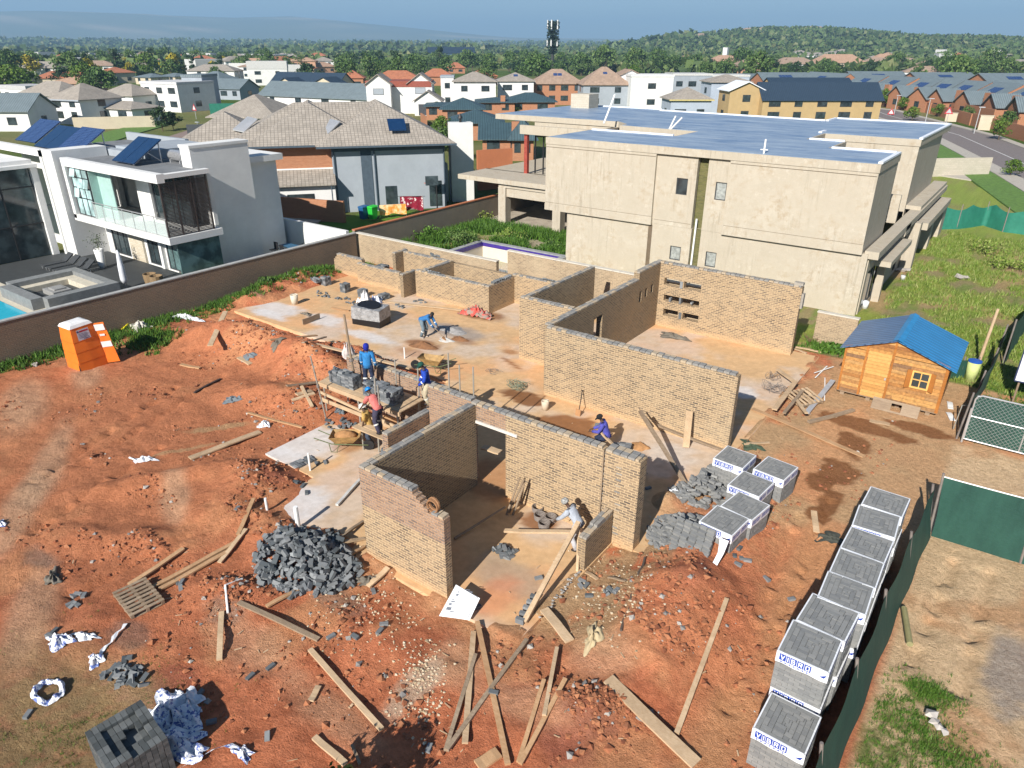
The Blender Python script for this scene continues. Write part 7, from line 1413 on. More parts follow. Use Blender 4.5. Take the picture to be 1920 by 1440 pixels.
# site board cut by the right edge: white board with blue marks
t = thing('site_board', 'white site board with dark blue print standing at the right edge', 'sign', (1.9, 34.4, 0)); c = G(1890, 728, 1.0); 
m = MB(); m.box(1.15, 4.2, 33.0, 33.06, .95, 2.75); m.build('board', plain('board_white', (.82, .83, .84), .5, .05), t); m = MB(); m.box(1.12, 4.23, 32.99, 33.07, .90, .95); m.box(1.10, 1.15, 32.99, 33.07, .95, 2.75); m.build('frame', plain('navy_edge', (.03, .04, .10), .5), t)
m = MB()
for i in range(5):
    for j, z in enumerate((1.15, 1.32, 1.5)):
        if (i+j) % 4 == 3: continue
        x = 1.38+i*.16; m.box(x, x+.10, 32.985, 32.997, z, z+.07)
m.add([(1.35, 32.99, 1.7), (1.8, 32.99, 1.7), (1.6, 32.99, 1.86)], [(0, 1, 2)]); m.build('print', BLUEP, t); m = MB(); 
for x in (1.3, 4.0): m.tube((x, 33.1, -.1), (x, 33.1, 2.7), .04)
m.build('post', WOODO, t)
for i, (px, py, r, l) in enumerate(((1708, 1170, .1, 'short round timber post lying on the sand beyond the net fence'),)):
    A, B = G(1695, 1140, .08), G(1706, 1208, .08); m = MB(); m.tube(A, B, .07, .075, 10); centred(m, 'timber_pole', plain('green_wood', (.27, .25, .12), .9), l, 'pole')
m = MB(); 
for px, py, r in ((1745, 1338, .17), (1752, 1352, .13), (1760, 1362, .12), (1772, 1372, .13)): m.rock(G(px, py, .04), r, fl=.45)
centred(m, 'broken_concrete', plain('pale_concrete_bits', (.55, .50, .45), .9), 'row of pale broken concrete lumps on the grassy sand', 'rubble')
for i, (a, b, l) in enumerate(((( 1780, 755), (1782, 768), 'upper white tile offcut by the corner of the hut'), ((1778, 775), (1786, 790), 'lower white tile offcut by the corner of the hut'))): plank(a, b, .2, .02, l, WPVC, cat='offcut', name='tile_offcut')
for i, (px, py, l) in enumerate(((1800, 522, 'flat pale rock on the weedy plot'), (1690, 508, 'pale rubble slab in the weeds by the beige house'), (1590, 455, 'x'))[:2]): m = MB(); m.rock(gt(px, py)+Vector((0, 0, .1)), .5, fl=.35); m.rock(gt(px, py)+Vector((.3, .2, .1)), .3, fl=.35); centred(m, 'rock', MATS['pale_rock'], l, 'rock')
# ---------------------------------------------------------------- people
def skin_mesh(nodes, edges, name, mat, parent, M, root=0, sub=1):
    """nodes: list of (co, rx, ry)"""
    me = bpy.data.meshes.new(name+'_base'); me.from_pydata([tuple(n_[0]) for n_ in nodes], edges, []); o = bpy.data.objects.new(name+'_base', me); COL.objects.link(o)
    md = o.modifiers.new('s', 'SKIN'); md.use_smooth_shade = True; md.branch_smoothing = .4
    for i, v in enumerate(me.skin_vertices[0].data): v.radius = (nodes[i][1], nodes[i][2]); v.use_root = (i == root)
    if sub: sb = o.modifiers.new('b', 'SUBSURF'); sb.levels = sub; sb.render_levels = sub
    dg = bpy.context.evaluated_depsgraph_get(); m2 = bpy.data.meshes.new_from_object(o.evaluated_get(dg)); bpy.data.objects.remove(o); bpy.data.meshes.remove(me)
    off = ORG[parent]; m2.transform(Matrix.Translation(-off) @ M); m2.name = name; m2.materials.clear(); m2.materials.append(mat); m2.polygons.foreach_set('use_smooth', [True]*len(m2.polygons)); m2.update()
    q = bpy.data.objects.new(name, m2); COL.objects.link(q); q.parent = parent; ORG[q] = off; return q
def ik(a, c, l1, l2, bend):
    a, c = Vector(a), Vector(c); d = c-a; L = min(d.length, (l1+l2)*.995); dn = d.normalized(); c = a+dn*L
    x = (l1*l1-l2*l2+L*L)/(2*L); h = math.sqrt(max(1e-5, l1*l1-x*x)); b = Vector(bend); b = (b-dn*b.dot(dn)).normalized(); return a+dn*x+b*h, c
SKIN = plain('dark_skin', (.085, .045, .028), .6, .15, 8); HAIRM = plain('black_hair', (.01, .01, .01), .8)
def person(label, loc, head_deg, lean, hip, feet, hands, shirt, pants, hat=None, boots=None, head_pitch=10, sleeves='long', twist=0, open_face=True, band=None, scale=1.0):
    t = thing('person', label, 'person', tuple(loc)); M = Matrix.Translation(loc) @ Matrix.Rotation(R(head_deg), 4, 'Z') @ Matrix.Scale(scale, 4)
    l = R(lean); sd = Vector((0, math.sin(l), math.cos(l))); P = Vector((0, -.10*math.sin(l), hip)); wst = P+sd*.2; ch = P+sd*.40; nb = P+sd*.50
    hp = R(lean*.55+head_pitch); hd = Vector((0, math.sin(hp), math.cos(hp))); ht = nb+hd*.10; hc_ = nb+hd*.19; top = nb+hd*.265; fw = Vector((0, math.cos(hp), -math.sin(hp)))
    side = Vector((math.cos(R(twist)), math.sin(R(twist)), 0)); sh = [ch+sd*.06-side*.19, ch+sd*.06+side*.19]; hj = [P+Vector((-.095, 0, -.03)), P+Vector((.095, 0, -.03))]
    N_ = [(P, .13, .11), (wst, .125, .10), (ch, .155, .115), (nb, .06, .06), (ht, .05, .055), (hc_, .078, .092), (top, .06, .07), (hc_+fw*.10-hd*.01, .016, .016), (nb+hd*.14+fw*.055, .04, .04)]; E_ = [(0, 1), (1, 2), (2, 3), (3, 4), (4, 5), (5, 6), (5, 7), (4, 8)]
    kn, an, el, wr = [], [], [], []
    for s_ in (0, 1):
        ank = Vector(feet[s_])+Vector((0, -.06, .09)); k, ank = ik(hj[s_], ank, .44, .44, (0.15*(-1 if s_ == 0 else 1), 1, .1)); kn.append(k); an.append(ank); i = len(N_)
        N_ += [(hj[s_], .088, .09), (k, .06, .06), (ank, .042, .045), (ank+Vector((0, .14, -.05)), .04, .03)]; E_ += [(0, i), (i, i+1), (i+1, i+2), (i+2, i+3)]
        e, w = ik(sh[s_], Vector(hands[s_]), .29, .27, (-.6 if s_ == 0 else .6, -.6, -.5)); el.append(e); wr.append(w); i = len(N_); d = (w-e).normalized(); pa = w+d*.07; sx = d.cross(Vector((0, 0, 1))); sx = Vector((1, 0, 0)) if sx.length < .1 else sx.normalized(); up = sx.cross(d)
        N_ += [(sh[s_], .062, .062), (e, .042, .042), (w, .029, .025), (pa, .036, .018)]; E_ += [(2, i), (i, i+1), (i+1, i+2), (i+2, i+3)]
        for f, (ox, ln) in enumerate(((-.03, .065), (-.01, .078), (.01, .074), (.03, .056))):
            j = len(N_); c1 = pa+d*.03+sx*ox+d*ln*.55-up*.008; c2 = c1+d*ln*.35-up*ln*.4; N_ += [(c1, .009, .009), (c2, .0075, .0075)]; E_ += [(i+3, j), (j, j+1)]
        j = len(N_); sg = -1 if s_ else 1; c1 = w+d*.045+sx*sg*.04-up*.012; N_ += [(c1, .011, .011), (c1+d*.035+sx*sg*.005-up*.012, .009, .009)]; E_ += [(i+2, j), (j, j+1)]
    body = skin_mesh(N_, E_, 'body', SKIN, t, M)
    for s_ in (-1, 1): m = MB(); m.ball(hc_+fw*.082+Vector((s_*.032, 0, .012)), .011, 6); m.xform(M); m.build('eye', HAIRM, body)
    for s_ in (-1, 1): m = MB(); m.ball(hc_+Vector((s_*.084, 0, -.005)), .022, 6, sx=.5); m.xform(M); m.build('ear', SKIN, body)
    def loft(m, rings, n=14):
        vs = []; k = len(rings)
        for i, (c, a, b, X, Y) in enumerate(rings):
            for j in range(n): q = 6.2832*j/n; rr = 1+.035*math.sin(3*q+i*1.7); vs.append(c+X*(a*rr*math.cos(q))+Y*(b*rr*math.sin(q)))
        m.add(vs, [(i*n+j, i*n+(j+1) % n, (i+1)*n+(j+1) % n, (i+1)*n+j) for i in range(k-1) for j in range(n)]+[tuple(range(n-1, -1, -1)), tuple(range((k-1)*n, k*n))])
    def limb(m, pts, rs):
        rg = []
        for i, p in enumerate(pts):
            d = (pts[min(i+1, len(pts)-1)]-pts[max(i-1, 0)]).normalized(); X = (Vector((1, 0, 0))-d*d.x).normalized() if abs(d.x) < .9 else (Vector((0, 1, 0))-d*d.y).normalized(); rg.append((p, rs[i], rs[i], X, d.cross(X)))
        loft(m, rg, 10)
    fy = sd.cross(side).normalized(); m = MB(); hem = P-sd*.10 if sleeves == 'long' else P-sd*.06
    loft(m, [(hem, .172, .138, side, fy), (P+sd*.05, .165, .135, side, fy), (wst, .160, .130, side, fy), (ch-sd*.05, .182, .142, side, fy), (ch+sd*.05, .190, .138, side, fy), (ch+sd*.10, .150, .110, side, fy), (nb-sd*.01, .085, .078, side, fy), (nb+sd*.03, .068, .066, side, fy)])
    for s_ in (0, 1):
        a = ch+sd*.03+(sh[s_]-ch)*.35; e = el[s_]
        if sleeves == 'long': limb(m, [a, sh[s_], (sh[s_]+e)/2, e, (e+wr[s_])/2, wr[s_]-(wr[s_]-e).normalized()*.01], [.085, .088, .075, .066, .058, .048])
        else: limb(m, [a, sh[s_], sh[s_]+(e-sh[s_])*.75], [.085, .088, .078])
    m.xform(M); m.build('shirt' if sleeves != 'long' else 'jacket', shirt, t, True)
    m = MB(); X = Vector((1, 0, 0)); Y = Vector((0, 1, 0)); loft(m, [(P-Vector((0, 0, .09)), .16, .125, X, Y), (P, .165, .132, side, fy), (P+sd*.08, .158, .128, side, fy)])
    for s_ in (0, 1): k = kn[s_]; limb(m, [hj[s_]+Vector((0, 0, .04)), (hj[s_]*.55+k*.45), k, (k+an[s_])/2, an[s_]+Vector((0, 0, .01))], [.112, .105, .084, .080, .072])
    m.xform(M); tr = m.build('trousers', pants, t, True)
    if band:
        m = MB()
        for s_ in (0, 1): c = kn[s_]+(an[s_]-kn[s_])*.30; d = (an[s_]-kn[s_]).normalized(); m.tube(c-d*.025, c+d*.025, .088, .086, 12)
        m.xform(M); m.build('reflective_band', plain('reflective_white', (.80, .80, .74), .5), tr)
        m = MB(); 
        for s_ in (0, 1): c = el[s_]+(wr[s_]-el[s_])*.35; d = (wr[s_]-el[s_]).normalized(); m.tube(c-d*.02, c+d*.02, .064, .062, 12)
        if sleeves == 'long': m.xform(M); m.build('sleeve_band', MATS['reflective_white'], t)
    for s_ in (0, 1): skin_mesh([(an[s_]+Vector((0, -.02, .03)), .055, .055), (an[s_]+Vector((0, -.01, -.05)), .055, .045), (an[s_]+Vector((0, .16, -.055)), .045, .034)], [(0, 1), (1, 2)], 'boot', boots or BLACK, t, M)
    if hat:
        kind, hm = hat; m = MB()
        ax = hd; q = Vector((0, 0, 1)).rotation_difference(ax)
        if kind == 'beanie': m.lathe((0, 0, 0), [(.098, -.03), (.107, .02), (.10, .07), (.07, .115), (.02, .13)], 14, sy=1.1)
        elif kind == 'balaclava': m.lathe((0, 0, 0), [(.08, -.14), (.105, -.06), (.112, .01), (.104, .07), (.07, .115), (.02, .13)], 14, sy=1.1)
        else:
            m.lathe((0, 0, 0), [(.104, -.005), (.108, .03), (.096, .075), (.06, .11), (.015, .118)], 14, sy=1.12)
            if kind in ('cap', 'hardhat'): m.add([(-.075, .09, .008), (.075, .09, .008), (.05, .19, -.01), (-.05, .19, -.01), (-.075, .09, .018), (.075, .09, .018), (.05, .19, 0), (-.05, .19, 0)], [(0, 3, 2, 1), (4, 5, 6, 7), (2, 3, 7, 6), (1, 2, 6, 5), (3, 0, 4, 7)])
            if kind in ('hardhat', 'brim'): m.lathe((0, 0, .0), [(.10, -.002), (.14, -.01), (.14, .0), (.10, .01)], 14, sy=1.1)
        m.v = [tuple(q @ Vector(v)+hc_+hd*.02) for v in m.v]; m.xform(M); m.build({'beanie': 'beanie', 'balaclava': 'balaclava', 'cap': 'cap', 'hardhat': 'hard_hat', 'brim': 'hat'}[kind], hm, t, True)
    else: m = MB(); m.ball(hc_+hd*.015-fw*.012, .094, 12, sy=1.08); m.xform(M); m.build('hair', HAIRM, t, True)
    return t
def fab(nm, c): return plain(nm, c, .9, .3, 9, bump=.5, bscale=9, bdist=.05)
BLU = fab('work_blue', (.035, .17, .42)); BLL = fab('work_blue_light', (.03, .21, .50)); ROY = fab('royal_blue', (.015, .06, .42)); NVY = fab('navy_trousers', (.025, .035, .075)); PUR = fab('purple_blue', (.09, .09, .42)); PNK = fab('coral_pink', (.66, .18, .16)); MUS = fab('mustard', (.52, .33, .10)); GRS = fab('pale_grey_shirt', (.42, .46, .52)); PGR = fab('pale_trousers', (.55, .56, .60)); KHK = fab('cream_trousers', (.50, .43, .30)); FAD = fab('faded_denim', (.16, .22, .26)); PLN = fab('dusk_navy', (.05, .045, .08)); DJN = fab('dark_jeans', (.05, .07, .11))
g = G(796, 633); person('man in blue work jacket bending over to shovel mortar on the rear slab', g, -75, 66, .95, ((-.12, .05, 0), (.14, -.05, 0)), ((-.12, .75, .55), (.14, .62, .62)), BLU, FAD, None, plain('pale_boot', (.45, .42, .38), .8), 5, band=True)
t = thing('shovel', 'shovel held by the bending man in the rear mortar heap', 'shovel', tuple(g+Vector((.6, 0, 0)))); Mx = Matrix.Translation(g) @ Matrix.Rotation(R(-75), 4, 'Z'); m = MB(); m.tube((0.05, .45, .80), (.02, 1.05, .18), .018); m.xform(Mx); m.build('handle', WOODO, t); m = MB(); m.obox((.01, 1.15, .10), (.11, 0, 0), (0, .14, -.08), (0, .008, .012)); m.xform(Mx); m.build('blade', MATS['rusty_blade'], t)
person('man in light blue jacket and dark blue balaclava standing on the scaffold deck', Vector((-18.52, 16.35, 1.42)), 36, 5, .955, ((-.12, 0, 0), (.12, .02, 0)), ((-.24, .2, .80), (.30, .12, .82)), BLL, NVY, ('balaclava', fab('deep_blue_knit', (.01, .02, .30))), None, 0, band=True)
person('man in coral pink shirt and blue hard hat laying bricks on the lower walkway', Vector((-16.35, 14.68, .98)), 85, 40, .95, ((-.12, -.12, 0), (.12, .1, 0)), ((-.22, .62, .80), (.15, .62, .82)), PNK, PLN, ('hardhat', plain('blue_helmet', (.01, .20, .55), .35)), None, 18, 'short', band=True)
person('man in mustard shirt and white cap standing low beside the loaded wheelbarrow', Vector((-17.15, 14.95, 0)), 130, 14, .95, ((-.1, -.05, 0), (.13, .1, 0)), ((-.25, .25, .72), (.27, .2, .75)), MUS, DJN, ('brim', plain('dusty_white_cap', (.62, .60, .56), .8)), None, 10, 'short')
person('man in royal blue hooded jacket, green cap and cream trousers on the brickwork', Vector((-15.75, 16.55, 1.40)), 140, 8, .95, ((-.12, 0, 0), (.12, .02, 0)), ((-.2, .30, .95), (.24, .22, .90)), ROY, KHK, ('cap', fab('dark_green_cap', (.01, .07, .05))), None, 25, band=True)
person('man in purple-blue jacket and black cap cutting a brick beside the longest wall', Vector((-10.15, 19.6, 0)), 115, 20, .74, ((-.15, .15, 0), (.15, .2, 0)), ((-.08, .48, .85), (.14, .46, .85)), PUR, NVY, ('cap', fab('black_cap', (.015, .013, .015))), None, 20)
person('man in pale grey shirt and patterned cap leaning at the low brick return', Vector((-8.15, 14.35, 0)), 95, 38, .95, ((-.1, 0, 0), (.12, .08, 0)), ((-.1, .62, .85), (.2, .60, .80)), GRS, PGR, ('beanie', plain('patterned_knit', (.40, .40, .38), .9, .8, 30)), None, 20)
m = MB(); m.obox((-10.5, 19.75, .92), (.17, .03, .05), (-.03, .10, .02), (0, -.02, .035)); centred(m, 'brick', LOOSE, 'brick held by the man in the purple-blue jacket', 'brick')
# ---------------------------------------------------------------- the houses beyond
CREAMW = plaster('cream_wall', (.62, .54, .40), (.5, .42, .3), .3); TANW = plaster('mustard_plaster', (.50, .36, .18), (.40, .28, .14), .4); PALEB = plaster('pale_blue_wall', (.42, .48, .56), (.38, .42, .48), .3); SALM = plaster('salmon_wall', (.60, .34, .22), (.5, .28, .18), .3)
SALR = tiles('salmon_roof_tile', (.52, .33, .22), .35, .4, .7)
def house(label, c, rot, w, d, h, roof, rh, wm, rm, wins=3, storeys=None, chimney=None, panels=0, door=True, garage=False, eave=.45, group='houses beyond the site', winm=None, gable_m=None, fascia=None):
    """house on a w x d plan, front (-y side) turned by rot; roof: hip, gable (ridge along x), gablef (ridge front-back), flat"""
    t = thing('house', label, 'house', tuple(c), group); M = Matrix.Translation(c) @ Matrix.Rotation(rot, 4, 'Z'); x0, x1, y0, y1 = -w/2, w/2, -d/2, d/2
    def B(name, mb, mt, par=None): mb.xform(M); return mb.build(name, mt, par or t)
    m = MB(); m.box(x0, x1, y0, y1, -1.0, h)
    if roof == 'gable': 
        for X, f in ((x0, (0, 2, 1)), (x1, (0, 1, 2))): m.add([(X, y0, h), (X, y1, h), (X, 0, h+rh)], [f])
    if roof == 'gablef':
        for Y, f in ((y0, (0, 1, 2)), (y1, (0, 2, 1))): m.add([(x0, Y, h), (x1, Y, h), (0, Y, h+rh)], [f])
    B('wall', m, wm); e = eave; th = .15; m = MB()
    if roof == 'hip':
        q = hip(x0-e, x1+e, y0-e, y1+e, h+.02+th, h+rh+th, th); m = q
    elif roof == 'gable':
        k = rh/(d/2); zz = h-e*k
        for s_ in (-1, 1):
            Y = s_*(d/2+e); vs = [(x0-e, Y, zz+.05), (x1+e, Y, zz+.05), (x1+e, 0, h+rh+.05), (x0-e, 0, h+rh+.05), (x0-e, Y, zz+th+.05), (x1+e, Y, zz+th+.05), (x1+e, 0, h+rh+th+.05), (x0-e, 0, h+rh+th+.05)]
            m.add(vs, [(0, 3, 2, 1), (4, 5, 6, 7), (0, 1, 5, 4), (1, 2, 6, 5), (3, 0, 4, 7)] if s_ < 0 else [(0, 1, 2, 3), (7, 6, 5, 4), (4, 5, 1, 0), (5, 6, 2, 1), (7, 4, 0, 3)])
    elif roof == 'gablef':
        k = rh/(w/2); zz = h-e*k
        for s_ in (-1, 1):
            X = s_*(w/2+e); vs = [(X, y0-e, zz+.05), (X, y1+e, zz+.05), (0, y1+e, h+rh+.05), (0, y0-e, h+rh+.05), (X, y0-e, zz+th+.05), (X, y1+e, zz+th+.05), (0, y1+e, h+rh+th+.05), (0, y0-e, h+rh+th+.05)]
            m.add(vs, [(0, 1, 2, 3), (7, 6, 5, 4), (4, 5, 1, 0), (5, 6, 2, 1), (7, 4, 0, 3)] if s_ < 0 else [(0, 3, 2, 1), (4, 5, 6, 7), (0, 1, 5, 4), (1, 2, 6, 5), (3, 0, 4, 7)])
    else:
        m.box(x0-.12, x1+.12, y0-.12, y1+.12, h+.002, h+rh)
    rf = B('roof', m, rm)
    if fascia and roof == 'hip': q = MB(); q.box(x0-e, x1+e, y0-e-.03, y0-e-.002, h-.08, h+.16); B('gutter', q, fascia)
    if chimney: q = MB(); cx = chimney; q.box(cx-.5, cx+.5, y0-.1, y0+.9, h-1, h+rh+.7); B('chimney', q, wm, rf)
    ns = storeys or (2 if h > 4 else 1); sh = h/ns; wn = winm or GLASSD
    for s_ in range(ns):
        z0 = s_*sh+.9
        for i in range(wins):
            if s_ == 0 and garage and i >= wins-1: continue
            a = x0+w*(i+.5)/wins; ww = min(1.9, w/wins*.5)*(.8+.4*((i*7+s_*3+int(w)) % 3)/2); q = MB(); q.box(a-ww/2, a+ww/2, y0-.05, y0-.002, z0, z0+1.25); W_ = B('window', q, FRAME)
            q = MB(); q.box(a-ww/2+.07, a+ww/2-.07, y0-.07, y0-.051, z0+.07, z0+1.18); B('pane', q, wn, W_)
        for X, sg in ((x1, 1), (x0, -1)):
            q = MB(); q.box(min(X+sg*.002, X+sg*.05), max(X+sg*.002, X+sg*.05), -.8, .8, z0, z0+1.2); B('window', q, wn)
    if garage: q = MB(); q.box(x1-w/wins*.85, x1-.4, y0-.06, y0-.002, 0, 2.2); B('garage_door', q, plain('garage_dark', (.06, .065, .075), .6))
    for i in range(panels):
        k = rh/(d/2) if roof in ('gable', 'hip') else .35; yy = -d/4; zz = h+th+.12+rh*.5; X = (i-(panels-1)/2)*1.15
        if roof == 'gablef': 
            kk = rh/(w/2); Y = y0+1.2+i*1.15; q = MB(); a = Vector((-w*.30, Y, h+rh*.42+th+.13)); q.obox(a, (w*.14, 0, w*.14*kk), (0, .5, 0), (-.02*kk, 0, .02)); B('solar_panel', q, SOLAR)
        else: q = MB(); q.obox((X, yy, zz), (.52, 0, 0), (0, .85, .85*k), (0, -.02*k, .02)); B('solar_panel', q, SOLAR)
    return t
def GG(px, py): g = G(px, py, 0); g.z = min(hz(g.x, g.y), .5) if g.length < 300 else hz(g.x, g.y); return g
def by_px(label, l, r, base, ev_, ridge, roof, wm, rm, rot=None, depth=9, **kw):
    """a house spanning columns l..r, foot at row base, eaves at row eave, top at row ridge"""
    a, b = G(l, base), G(r, base); c = (a+b)/2; w = (b-a).length; dirv = (b-a).normalized(); ang = math.atan2(dirv.y, dirv.x) if rot is None else R(rot)
    if rot is not None: w = w/max(.6, abs(math.cos(ang-math.atan2(dirv.y, dirv.x))))
    h = max(2.4, HZ((l+r)/2, base, ev_)); nrm = Vector((-math.sin(ang), math.cos(ang), 0)); cc = c+nrm*depth/2
    g2 = G((l+r)/2, base); dd = g2.length
    hr = HZ((l+r)/2, base, ridge); rr = max(.35, (hr-h)*(1+depth/2/dd)) if roof != 'flat' else max(.3, hr-h)
    cc.z = 0 if dd < 400 else hz(cc.x, cc.y); return house(label, cc, ang, w, depth, h, roof, rr, wm, rm, **kw)
# left of the view
by_px('house with dark ribbed gable roof and plum grey walls at the left edge', -60, 68, 262, 212, 178, 'gablef', plaster('plum_wall', (.28, .25, .27), (.24, .2, .22), .2), TEALG, -18, 10, wins=2) if False else None
by_px('single storey house with grey-green ribbed roof cut by the left edge', -70, 60, 245, 208, 180, 'gable', WHITE, TEALG, None, 9, wins=2)
by_px('white house with tan hip roof and dark square window behind the solar panels', 92, 168, 232, 188, 160, 'hip', WHITE, TILEG, 12, 9, wins=2, fascia=GREYW)
by_px('long tan hip roofed wing behind the white house at the left', 20, 130, 200, 182, 155, 'hip', WHITE, TILEG, 10, 10, wins=2)
by_px('low white garage with tan hip roof right of the white house', 168, 262, 230, 215, 193, 'hip', WHITE, TILEG, 12, 7, wins=2)
by_px('tan roofed white house section behind the low garage', 185, 262, 210, 180, 160, 'hip', WHITE, TILEG, 14, 8, wins=2)
by_px('white flat roofed modern house with three slot windows', 262, 350, 208, 158, 153, 'flat', WHITE, plain('flat_roof_white', (.60, .60, .60), .8), 8, 10, wins=3)
by_px('grey sided block with dark windows joined to the white modern house', 350, 388, 205, 145, 140, 'flat', GREYW, TEALG, 35, 9, wins=2)
by_px('dark roofed townhouses right of the grey block', 388, 455, 186, 166, 150, 'gable', GREYW, TEALG, 20, 9, wins=3)
by_px('white low walled house with flat roof behind the dark gable at the left edge', -10, 70, 190, 168, 160, 'flat', WHITE, plain('pale_flat_roof', (.5, .5, .5), .8), 5, 8, wins=2)
by_px('salmon roofed house behind the tan hip roof', 85, 165, 172, 158, 146, 'hip', SALM, SALR, 8, 9, wins=2)
by_px('row of dark ribbed roofs beyond the salmon roof', 108, 190, 160, 150, 139, 'gable', CREAMW, TEALG, 5, 9, wins=3); by_px('dark ribbed gable roof house at the far left behind trees', 0, 52, 165, 155, 140, 'gable', CREAMW, TEALG, 5, 9, wins=2)
by_px('dark hip roofed house behind the white modern house', 250, 290, 158, 152, 139, 'hip', CREAMW, TEALG, 5, 8, wins=2); by_px('second dark hip roofed house behind the white modern house', 296, 335, 156, 150, 138, 'hip', CREAMW, TEALG, 5, 8, wins=2); by_px('dark hip roofed house behind the townhouses', 365, 418, 162, 150, 135, 'hip', CREAMW, TEALG, 12, 9, wins=2)
by_px('navy roofed house with two cream gables behind the grey house', 500, 640, 176, 158, 138, 'gable', CREAMW, NAVY, 12, 9, wins=3); by_px('left cream gable front below the navy roof', 515, 560, 178, 160, 147, 'gablef', CREAMW, NAVY, 12, 6, wins=1); by_px('right cream gable front below the navy roof', 578, 640, 180, 162, 146, 'gablef', CREAMW, NAVY, 12, 6, wins=1)
by_px('long house with teal ribbed roof and white wall directly behind the grey house', 470, 700, 202, 186, 158, 'gable', WHITE, TEALG, 8, 10, wins=4)
by_px('tan tiled low house left of the grey house', 400, 520, 250, 226, 184, 'hip', WHITE, TILEG, 30, 12, wins=2, eave=.8)
# white houses in the middle
t = by_px('white house with twin gables, grey panels and dark slots', 690, 810, 212, 163, 152, 'flat', WHITE, plain('red_roof_edge', (.30, .08, .05), .7), None, 10, wins=0)
by_px('left white gabled bay of the twin gabled house', 690, 735, 214, 158, 141, 'gablef', WHITE, TILEG, None, 8, wins=1, winm=GREYW); by_px('right white gabled bay of the twin gabled house', 768, 812, 212, 156, 139, 'gablef', WHITE, TILEG, None, 8, wins=1, winm=GREYW); by_px('white gabled double garage with dark door', 778, 828, 216, 189, 172, 'gablef', WHITE, TILEG, None, 7, wins=1, garage=True, storeys=1)
by_px('red tiled house behind the twin gabled white house', 700, 790, 176, 150, 134, 'hip', WHITE, TILEO, None, 9, wins=2)
by_px('white house with hip roof and framed tall windows in the middle', 852, 930, 204, 154, 137, 'hip', WHITE, TILEG, None, 9, wins=2); by_px('white framed house with pale curtained windows right of the middle', 935, 1000, 200, 153, 138, 'hip', WHITE, TILEG, None, 9, wins=2, panels=1); by_px('pale grey flat block between two white hip roofed houses', 828, 852, 200, 146, 142, 'flat', WHITE, GREYW, None, 8, wins=1)
by_px('brick and white apartment block with brown hip roof', 1000, 1092, 196, 158, 132, 'hip', REDB, TILEB, None, 10, wins=4, panels=2); by_px('grey end of the brown roofed apartment block with small skylight', 1092, 1178, 202, 160, 128, 'hip', GREYW, TILEB, None, 10, wins=2, panels=1)
by_px('orange tiled brick house behind the middle white houses', 790, 850, 160, 144, 130, 'hip', REDB, TILEO, None, 9, wins=2); by_px('second orange tiled house behind the middle white houses', 880, 932, 158, 143, 131, 'hip', REDB, TILEO, None, 9, wins=2); by_px('small orange roofed house higher in the trees', 838, 872, 138, 128, 118, 'hip', REDB, TILEO, None, 8, wins=2); by_px('orange tiled house at the left of the middle group', 640, 682, 165, 147, 133, 'hip', REDB, TILEO, None, 8, wins=2)
by_px('bright white cube house with dark louvred window', 1180, 1258, 204, 144, 140, 'flat', WHITE, WHITE, None, 9, wins=1); by_px('white rear wing with small gable beside the cube house', 1158, 1200, 200, 142, 132, 'gablef', WHITE, TILEB, None, 8, wins=1); by_px('grey and white flat roofed houses right of the cube house', 1258, 1330, 196, 142, 138, 'flat', GREYW, plain('light_roof', (.6, .6, .58), .8), None, 9, wins=3); by_px('pale blue flat roofed modern house row', 1320, 1400, 186, 144, 140, 'flat', PALEB, MATS['light_roof'], None, 9, wins=3)
by_px('small pale blue cottage with grey hip roof and yellow trim', 1255, 1330, 226, 188, 167, 'hip', PALEB, TILEG, None, 8, wins=2, fascia=plain('yellow_trim', (.6, .5, .2), .7)); by_px('pale blue upper wall with yellow trim behind the cottage', 1328, 1400, 214, 155, 142, 'hip', PALEB, TILEG, None, 8, wins=1)
by_px('mustard plastered long house with navy roof and open window holes', 1425, 1645, 232, 187, 158, 'gable', TANW, NAVY, None, 7, wins=5, winm=GLASSD, eave=.35); by_px('mustard wall with cut-off gable at the left of the navy roofed house', 1362, 1425, 230, 170, 155, 'gablef', TANW, MEMW, None, 7, wins=1); by_px('navy roof ridge rising behind the mustard house', 1440, 1590, 205, 160, 148, 'gable', TANW, NAVY, None, 6, wins=2, eave=.3)
# teal roofed cluster right of the white chimney
TN = TEAL
for i, (a, b, base, ev, rd_, l) in enumerate(((830, 905, 232, 206, 188, 'teal hip roofed brick house nearest the white chimney'), (845, 940, 262, 237, 212, 'largest teal hip roof right of the white chimney'), (895, 965, 215, 200, 186, 'teal roofed brick house with grey chimney behind'), (948, 1040, 214, 198, 177, 'teal roofed brick house with pale solar strip by the flat roof'), (905, 985, 296, 268, 240, 'small teal gabled brick house below the others'), (960, 1000, 300, 268, 228, 'teal roofed brick cottage hidden behind the beige house'), (800, 850, 224, 212, 200, 'low teal roof edge behind the tan tiled roof'))):
    by_px(l, a, b, base, ev, rd_, 'hip' if i != 4 else 'gable', REDB, TN, None, 9, wins=2, chimney=(1.5 if i in (2, 4) else None), eave=.6)
